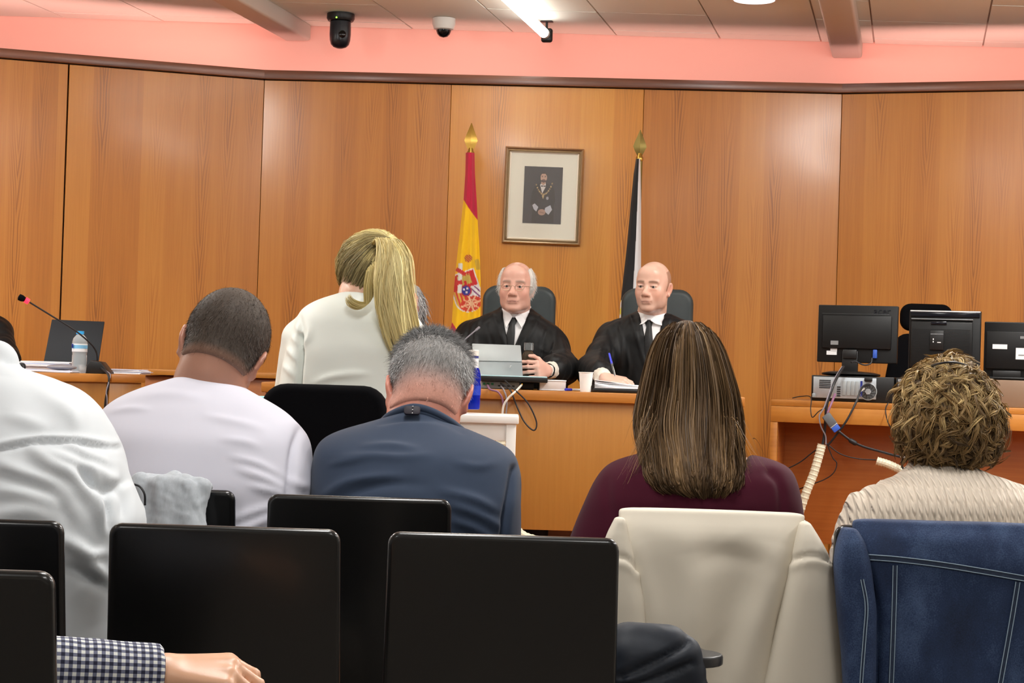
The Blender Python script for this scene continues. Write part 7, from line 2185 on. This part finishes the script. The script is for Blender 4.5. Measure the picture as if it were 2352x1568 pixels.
# ------------------------------------------------------------------ garments hung over the chairs
CREAMJ = mat('cream_blazer_cloth', (216, 208, 192), 0.8, var=0.02, vscale=10, bump=(600, 0.08, 0.0005))
HOOD = mat('grey_marl', (172, 178, 184), 0.9, var=0.28, vscale=110, bump=(500, 0.15, 0.0008), stretch=(1, 1, .35))
PUFF = mat('navy_nylon', (22, 30, 42), 0.6, var=0.12, vscale=20, bump=(200, 0.1, 0.001))
def denim():
    m = mat('denim', (44, 68, 108), 0.85, var=0.0)
    t = NT(m)
    tc = t.new('ShaderNodeTexCoord').outputs['Object']
    mp = t.new('ShaderNodeMapping'); mp.inputs['Scale'].default_value = (1, 1, .6); t.link(tc, mp.inputs[0])
    n1 = t.noise(mp.outputs[0], 9, 3, .6); n2 = t.noise(tc, 420, 2, .6)
    v = t.math('ADD', t.math('MULTIPLY', n1, .75), t.math('MULTIPLY', n2, .35))
    col = t.ramp(v, [(.32, lin((18, 30, 54))), (.56, lin((34, 52, 86))), (.84, lin((82, 104, 140)))])
    t.link(col, t.b.inputs['Base Color']); t.bump(n2, .3, .0008)
    return m
DENIM = denim()
THREAD = mat('pale_thread', (150, 172, 190), 0.8)
SEAMM = mat('worn_denim_seam', (44, 56, 78), 0.85, var=.45, vscale=160)

def slabloft(rows, Y, th, n=4.0):
    """sheet of cloth hanging in front of a chair back: rows of (pixel row, left px, right px, depth shift, half thickness)"""
    left = [(r[1], r[0]) for r in rows]; right = [(r[2], r[0]) for r in rows]
    return sil(left, right, [(r[0], Y + (r[3] if len(r) > 3 else 0), (r[4] if len(r) > 4 else th)) for r in rows], n)

# cream blazer
Yb = 3.50
B = slabloft([(1178, 1420, 1850, .03, .028), (1200, 1420, 1846, .02, .036), (1260, 1436, 1826, 0, .032), (1330, 1452, 1806, -.005, .030), (1420, 1466, 1780, -.01, .030), (1568, 1470, 1760, -.012, .03), (1760, 1470, 1760, -.012, .03)], Yb, .03, 5.0)
SR = slabloft([(1196, 1836, 1858, 0, .03), (1230, 1826, 1880, -.01, .04), (1280, 1815, 1908, -.015, .045), (1340, 1803, 1920, -.02, .046), (1430, 1782, 1929, -.022, .046), (1568, 1752, 1938, -.024, .046), (1760, 1735, 1940, -.024, .046)], Yb, .04, 2.6)
SL = slabloft([(1186, 1412, 1436, 0, .03), (1230, 1388, 1446, -.005, .036), (1300, 1376, 1466, -.01, .042), (1380, 1378, 1484, -.012, .044), (1460, 1384, 1491, -.012, .044), (1600, 1390, 1490, -.012, .044), (1760, 1392, 1486, -.012, .044)], Yb, .04, 2.6)
bz = thing('blazer', 'cream blazer hung over the chair of the woman in burgundy', 'jacket', (float(B.cx[0]), Yb, float(B.z[0])))
f = Field((B.cx.min() - .25, Yb - .12, B.z[0] + .0), (B.cx.max() + .25, Yb + .12, B.z[-1] + .03), .0055)
f.add(B.prim())
V, F = f.mesh(2)
V = folds(V, F, [([(1440, 1215), (1470, 1300), (1500, 1420), (1510, 1568)], .006, .020), ([(1590, 1270), (1600, 1350), (1595, 1460), (1590, 1568)], .012, .030), ([(1660, 1250), (1700, 1330), (1680, 1440), (1650, 1568)], -.016, .040),
    ([(1790, 1250), (1770, 1340), (1730, 1450), (1700, 1568)], .012, .028), ([(1480, 1225), (1600, 1235), (1740, 1240)], .004, .02), ([(1600, 1290), (1660, 1270), (1740, 1290), (1760, 1300)], -.006, .020)], Yb - .04)
N = normals(V, F); V = V + N * (.002 * wob(V, 22, 40))[:, None]
npmesh('back_panel', V, F, CREAMJ, bz)
for Lx, nm, seam in ((SR, 'sleeve', [(1818, 1292), (1840, 1280), (1868, 1276), (1890, 1280), (1911, 1290)]), (SL, 'sleeve', [(1424, 1280), (1440, 1284), (1455, 1296), (1466, 1310)])):
    f = Field((Lx.cx.min() - .1, Yb - .12, Lx.z[0]), (Lx.cx.max() + .1, Yb + .10, Lx.z[-1] + .03), .0055)
    f.add(Lx.prim())
    V, F = f.mesh(2)
    V = folds(V, F, [(seam, -.006, .005, 1), ([(x, y + 14) for x, y in seam], .003, .008, 1)], Yb - .06)
    N = normals(V, F); V = V + N * (.0025 * wob(V * [1, 1, .5], 26, 41))[:, None]
    npmesh(nm, V, F, CREAMJ, bz)

# denim jacket
Yd = 3.40
D = slabloft([(1204, 1958, 2400, .03, .026), (1224, 1956, 2402, .02, .034), (1280, 1974, 2400, 0, .032), (1340, 1990, 2396, 0, .030), (1568, 1998, 2390, -.005, .03), (1760, 1998, 2390, -.005, .03)], Yd, .03, 5.0)
DS = slabloft([(1212, 1934, 1966, 0, .028), (1240, 1922, 1984, -.01, .036), (1290, 1914, 1998, -.014, .04), (1400, 1922, 2012, -.016, .042), (1500, 1932, 2010, -.016, .042), (1760, 1944, 2002, -.016, .042)], Yd, .04, 2.6)
dj = thing('denim_jacket', 'blue denim jacket hung over the chair at the lower right', 'jacket', (float(D.cx[0]), Yd, float(D.z[0])))
f = Field((D.cx.min() - .25, Yd - .12, D.z[0]), (D.cx.max() + .25, Yd + .12, D.z[-1] + .03), .0055); f.add(D.prim())
V, F = f.mesh(2)
V = folds(V, F, [([(1985, 1340), (2010, 1400), (2012, 1500), (2000, 1600)], -.012, .016, 1), ([(2050, 1230), (2150, 1245), (2300, 1250)], .004, .016), ([(2100, 1350), (2110, 1450), (2090, 1568)], .004, .02), ([(2240, 1350), (2250, 1450), (2240, 1568)], -.004, .025)], Yd - .04)
V = V + normals(V, F) * (.0018 * wob(V, 24, 50))[:, None]
npmesh('back_panel', V, F, DENIM, dj)
f = Field((DS.cx.min() - .1, Yd - .12, DS.z[0]), (DS.cx.max() + .1, Yd + .10, DS.z[-1] + .03), .0055); f.add(DS.prim())
V, F = f.mesh(2); V = V + normals(V, F) * (.0025 * wob(V * [1, 1, .5], 30, 51))[:, None]
npmesh('sleeve', V, F, DENIM, dj)
def seam_strip(pts, Y, w, name, m, lofts, proud=.0025, thread=True):
    """flat stitched band lying on the cloth along pixel points"""
    sp = spline([(x, y, 0) for x, y in pts], 10)
    def on(x, y):
        p = P(x, y, Y)
        for _ in range(2):
            p = P(x, y, lofts.front(p.x, min(max(p.z, lofts.z[0]), lofts.z[-1] - .004), -1, 0.0) - proud)
        return p
    c = [on(x, y) for x, y, _ in sp]
    V = []; 
    for i, p in enumerate(c):
        a = c[max(0, i - 1)]; b = c[min(len(c) - 1, i + 1)]; d = (b - a).normalized(); s_ = d.cross(Vector((0, -1, 0))).normalized()
        V += [p - s_ * w, p + s_ * w, p + s_ * w + Vector((0, .010, 0)), p - s_ * w + Vector((0, .010, 0))]
    F = [[i * 4 + k, i * 4 + (k + 1) % 4, i * 4 + 4 + (k + 1) % 4, i * 4 + 4 + k] for i in range(len(c) - 1) for k in range(4)]
    o = MB().add(V, F).build(name, m, dj, angle=50)
    if thread:
        for s2 in (-1, 1):
            q = []
            for i, p in enumerate(c):
                a = c[max(0, i - 1)]; b = c[min(len(c) - 1, i + 1)]; d = (b - a).normalized(); s_ = d.cross(Vector((0, -1, 0))).normalized()
                q.append(p + s_ * w * .8 * s2 + Vector((0, -.0006, 0)))
            MB().tube(q, .0008, 5).build('thread', THREAD, o)
seam_strip([(1976, 1278), (2060, 1284), (2160, 1296), (2260, 1312), (2352, 1328), (2398, 1336)], Yd - .03, .0055, 'yoke_seam', SEAMM, D)
seam_strip([(2056, 1298), (2054, 1380), (2051, 1470), (2047, 1568), (2040, 1700)], Yd - .03, .0045, 'panel_seam', SEAMM, D)
seam_strip([(2338, 1336), (2326, 1410), (2312, 1490), (2298, 1568), (2276, 1700)], Yd - .03, .0045, 'panel_seam', SEAMM, D)
seam_strip([(1940, 1220), (1958, 1230), (1968, 1255), (1972, 1284)], Yd - .03, .0030, 'armhole_seam', SEAMM, D)
seam_strip([(1980, 1330), (1990, 1390), (1986, 1460), (1978, 1568), (1972, 1700)], Yd - .05, .0030, 'sleeve_seam', SEAMM, DS)

# grey hooded top over the chair at the left
Yh = 3.80
f = Field(P(270, 1380, Yh) - Vector((0, .12, 0)), P(540, 1080, Yh) + Vector((0, .16, 0)), .0055)
ps = [(330, 1100), (380, 1106), (430, 1108), (480, 1112)]
for (x0, y0, x1, y1, r0, r1, dy) in ((330, 1118, 345, 1240, .030, .036, -.01), (372, 1118, 392, 1250, .026, .036, -.026), (425, 1120, 440, 1230, .026, .034, -.024), (462, 1118, 430, 1200, .020, .034, -.012), (320, 1130, 318, 1260, .026, .03, .0), (400, 1116, 410, 1260, .03, .034, -.01)):
    f.add(rcap(P(x0, y0, Yh + dy), P(x1, y1, Yh + dy - .01), r0, r1), .012)
f.add(rcap(P(330, 1113, Yh + .04), P(475, 1118, Yh + .04), .020, .014), .03)
V, F = f.mesh(1)
V = V + normals(V, F) * (.014 * np.abs(wob(V * [1.3, 1, .55], 42, 61)) + .004 * np.abs(wob(V, 90, 62)) - .004)[:, None]
hd_ = thing('hooded_top', 'grey marl hooded top draped over the left chair back', 'garment', tuple(P(400, 1250, Yh)))
npmesh('body', V, F, HOOD, hd_)
MB().tube([P(308, 1112, Yh - .05), P(322, 1118, Yh - .055), P(332, 1135, Yh - .06), P(333, 1160, Yh - .058)], .0022, 6, sm=5).build('drawcord', BLKC, hd_)

# folded padded jacket on the writing arm of the middle chair
Yp = 3.14
f = Field(P(1380, 1760, Yp) - Vector((0, .12, 0)), P(1660, 1400, Yp) + Vector((0, .16, 0)), .0055)
for (x0, y0, x1, y1, r0, r1, dy) in ((1440, 1480, 1530, 1490, .036, .040, 0), (1450, 1510, 1560, 1510, .046, .038, -.01), (1440, 1550, 1580, 1545, .048, .030, -.012), (1440, 1600, 1590, 1590, .050, .030, -.01), (1440, 1660, 1585, 1650, .05, .03, -.008)):
    f.add(rcap(P(x0, y0, Yp + dy), P(x1, y1, Yp + dy), r0, r1), .006)
V, F = f.mesh(1)
V = folds(V, F, [([(1425, 1552), (1480, 1530), (1560, 1490), (1580, 1478)], -.010, .006, 1), ([(1425, 1580), (1500, 1560), (1590, 1525)], -.010, .006, 1), ([(1430, 1452), (1480, 1446), (1540, 1462), (1572, 1455)], .005, .010)], Yp - .05)
V = V + normals(V, F) * (.003 * np.abs(wob(V, 50, 71)) + .0015 * wob(V, 120, 72))[:, None]
tag(npmesh('padded_jacket', V, F, PUFF, None), 'navy padded jacket bundled beside the middle chair, before the cream blazer', 'jacket')
pa = P(1612, 1510, 3.16)
wa = thing('writing_arm', 'dark grey writing arm sticking out beside the navy padded jacket', 'armrest', (pa.x, 3.2, pa.z))
b = bmesh.new()
out = [(.052 * math.cos(a), .052 * math.sin(a)) for a in np.linspace(-1.45, 1.0, 9)]
out = [(-.16, -.055)] + [(x - .016, y) for x, y in out] + [(.0, .09), (-.16, .09)]
vs_ = [b.verts.new((x, y, 0)) for x, y in out]
fc = b.faces.new(vs_); r_ = bmesh.ops.extrude_face_region(b, geom=[fc])
for e in r_['geom']:
    if isinstance(e, bmesh.types.BMVert): e.co.z -= .018
bmesh.ops.recalc_face_normals(b, faces=b.faces[:])
bmesh.ops.bevel(b, geom=[e for e in b.edges if e.is_manifold and e.calc_face_angle(0) > .8], offset=.004, segments=3, profile=.5, affect='EDGES')
b.verts.index_update()
MB().bm(b, Matrix.Translation((pa.x, 3.17, pa.z + .006))).build('pad', mat('dark_grey_pad', (44, 44, 46), .35), wa)
MB().tube([(pa.x - .12, 3.2, pa.z - .01), (pa.x - .14, 3.2, pa.z - .12), (pa.x - .18, 3.2, .45)], .011, sm=4).build('bracket', CHROME, wa)
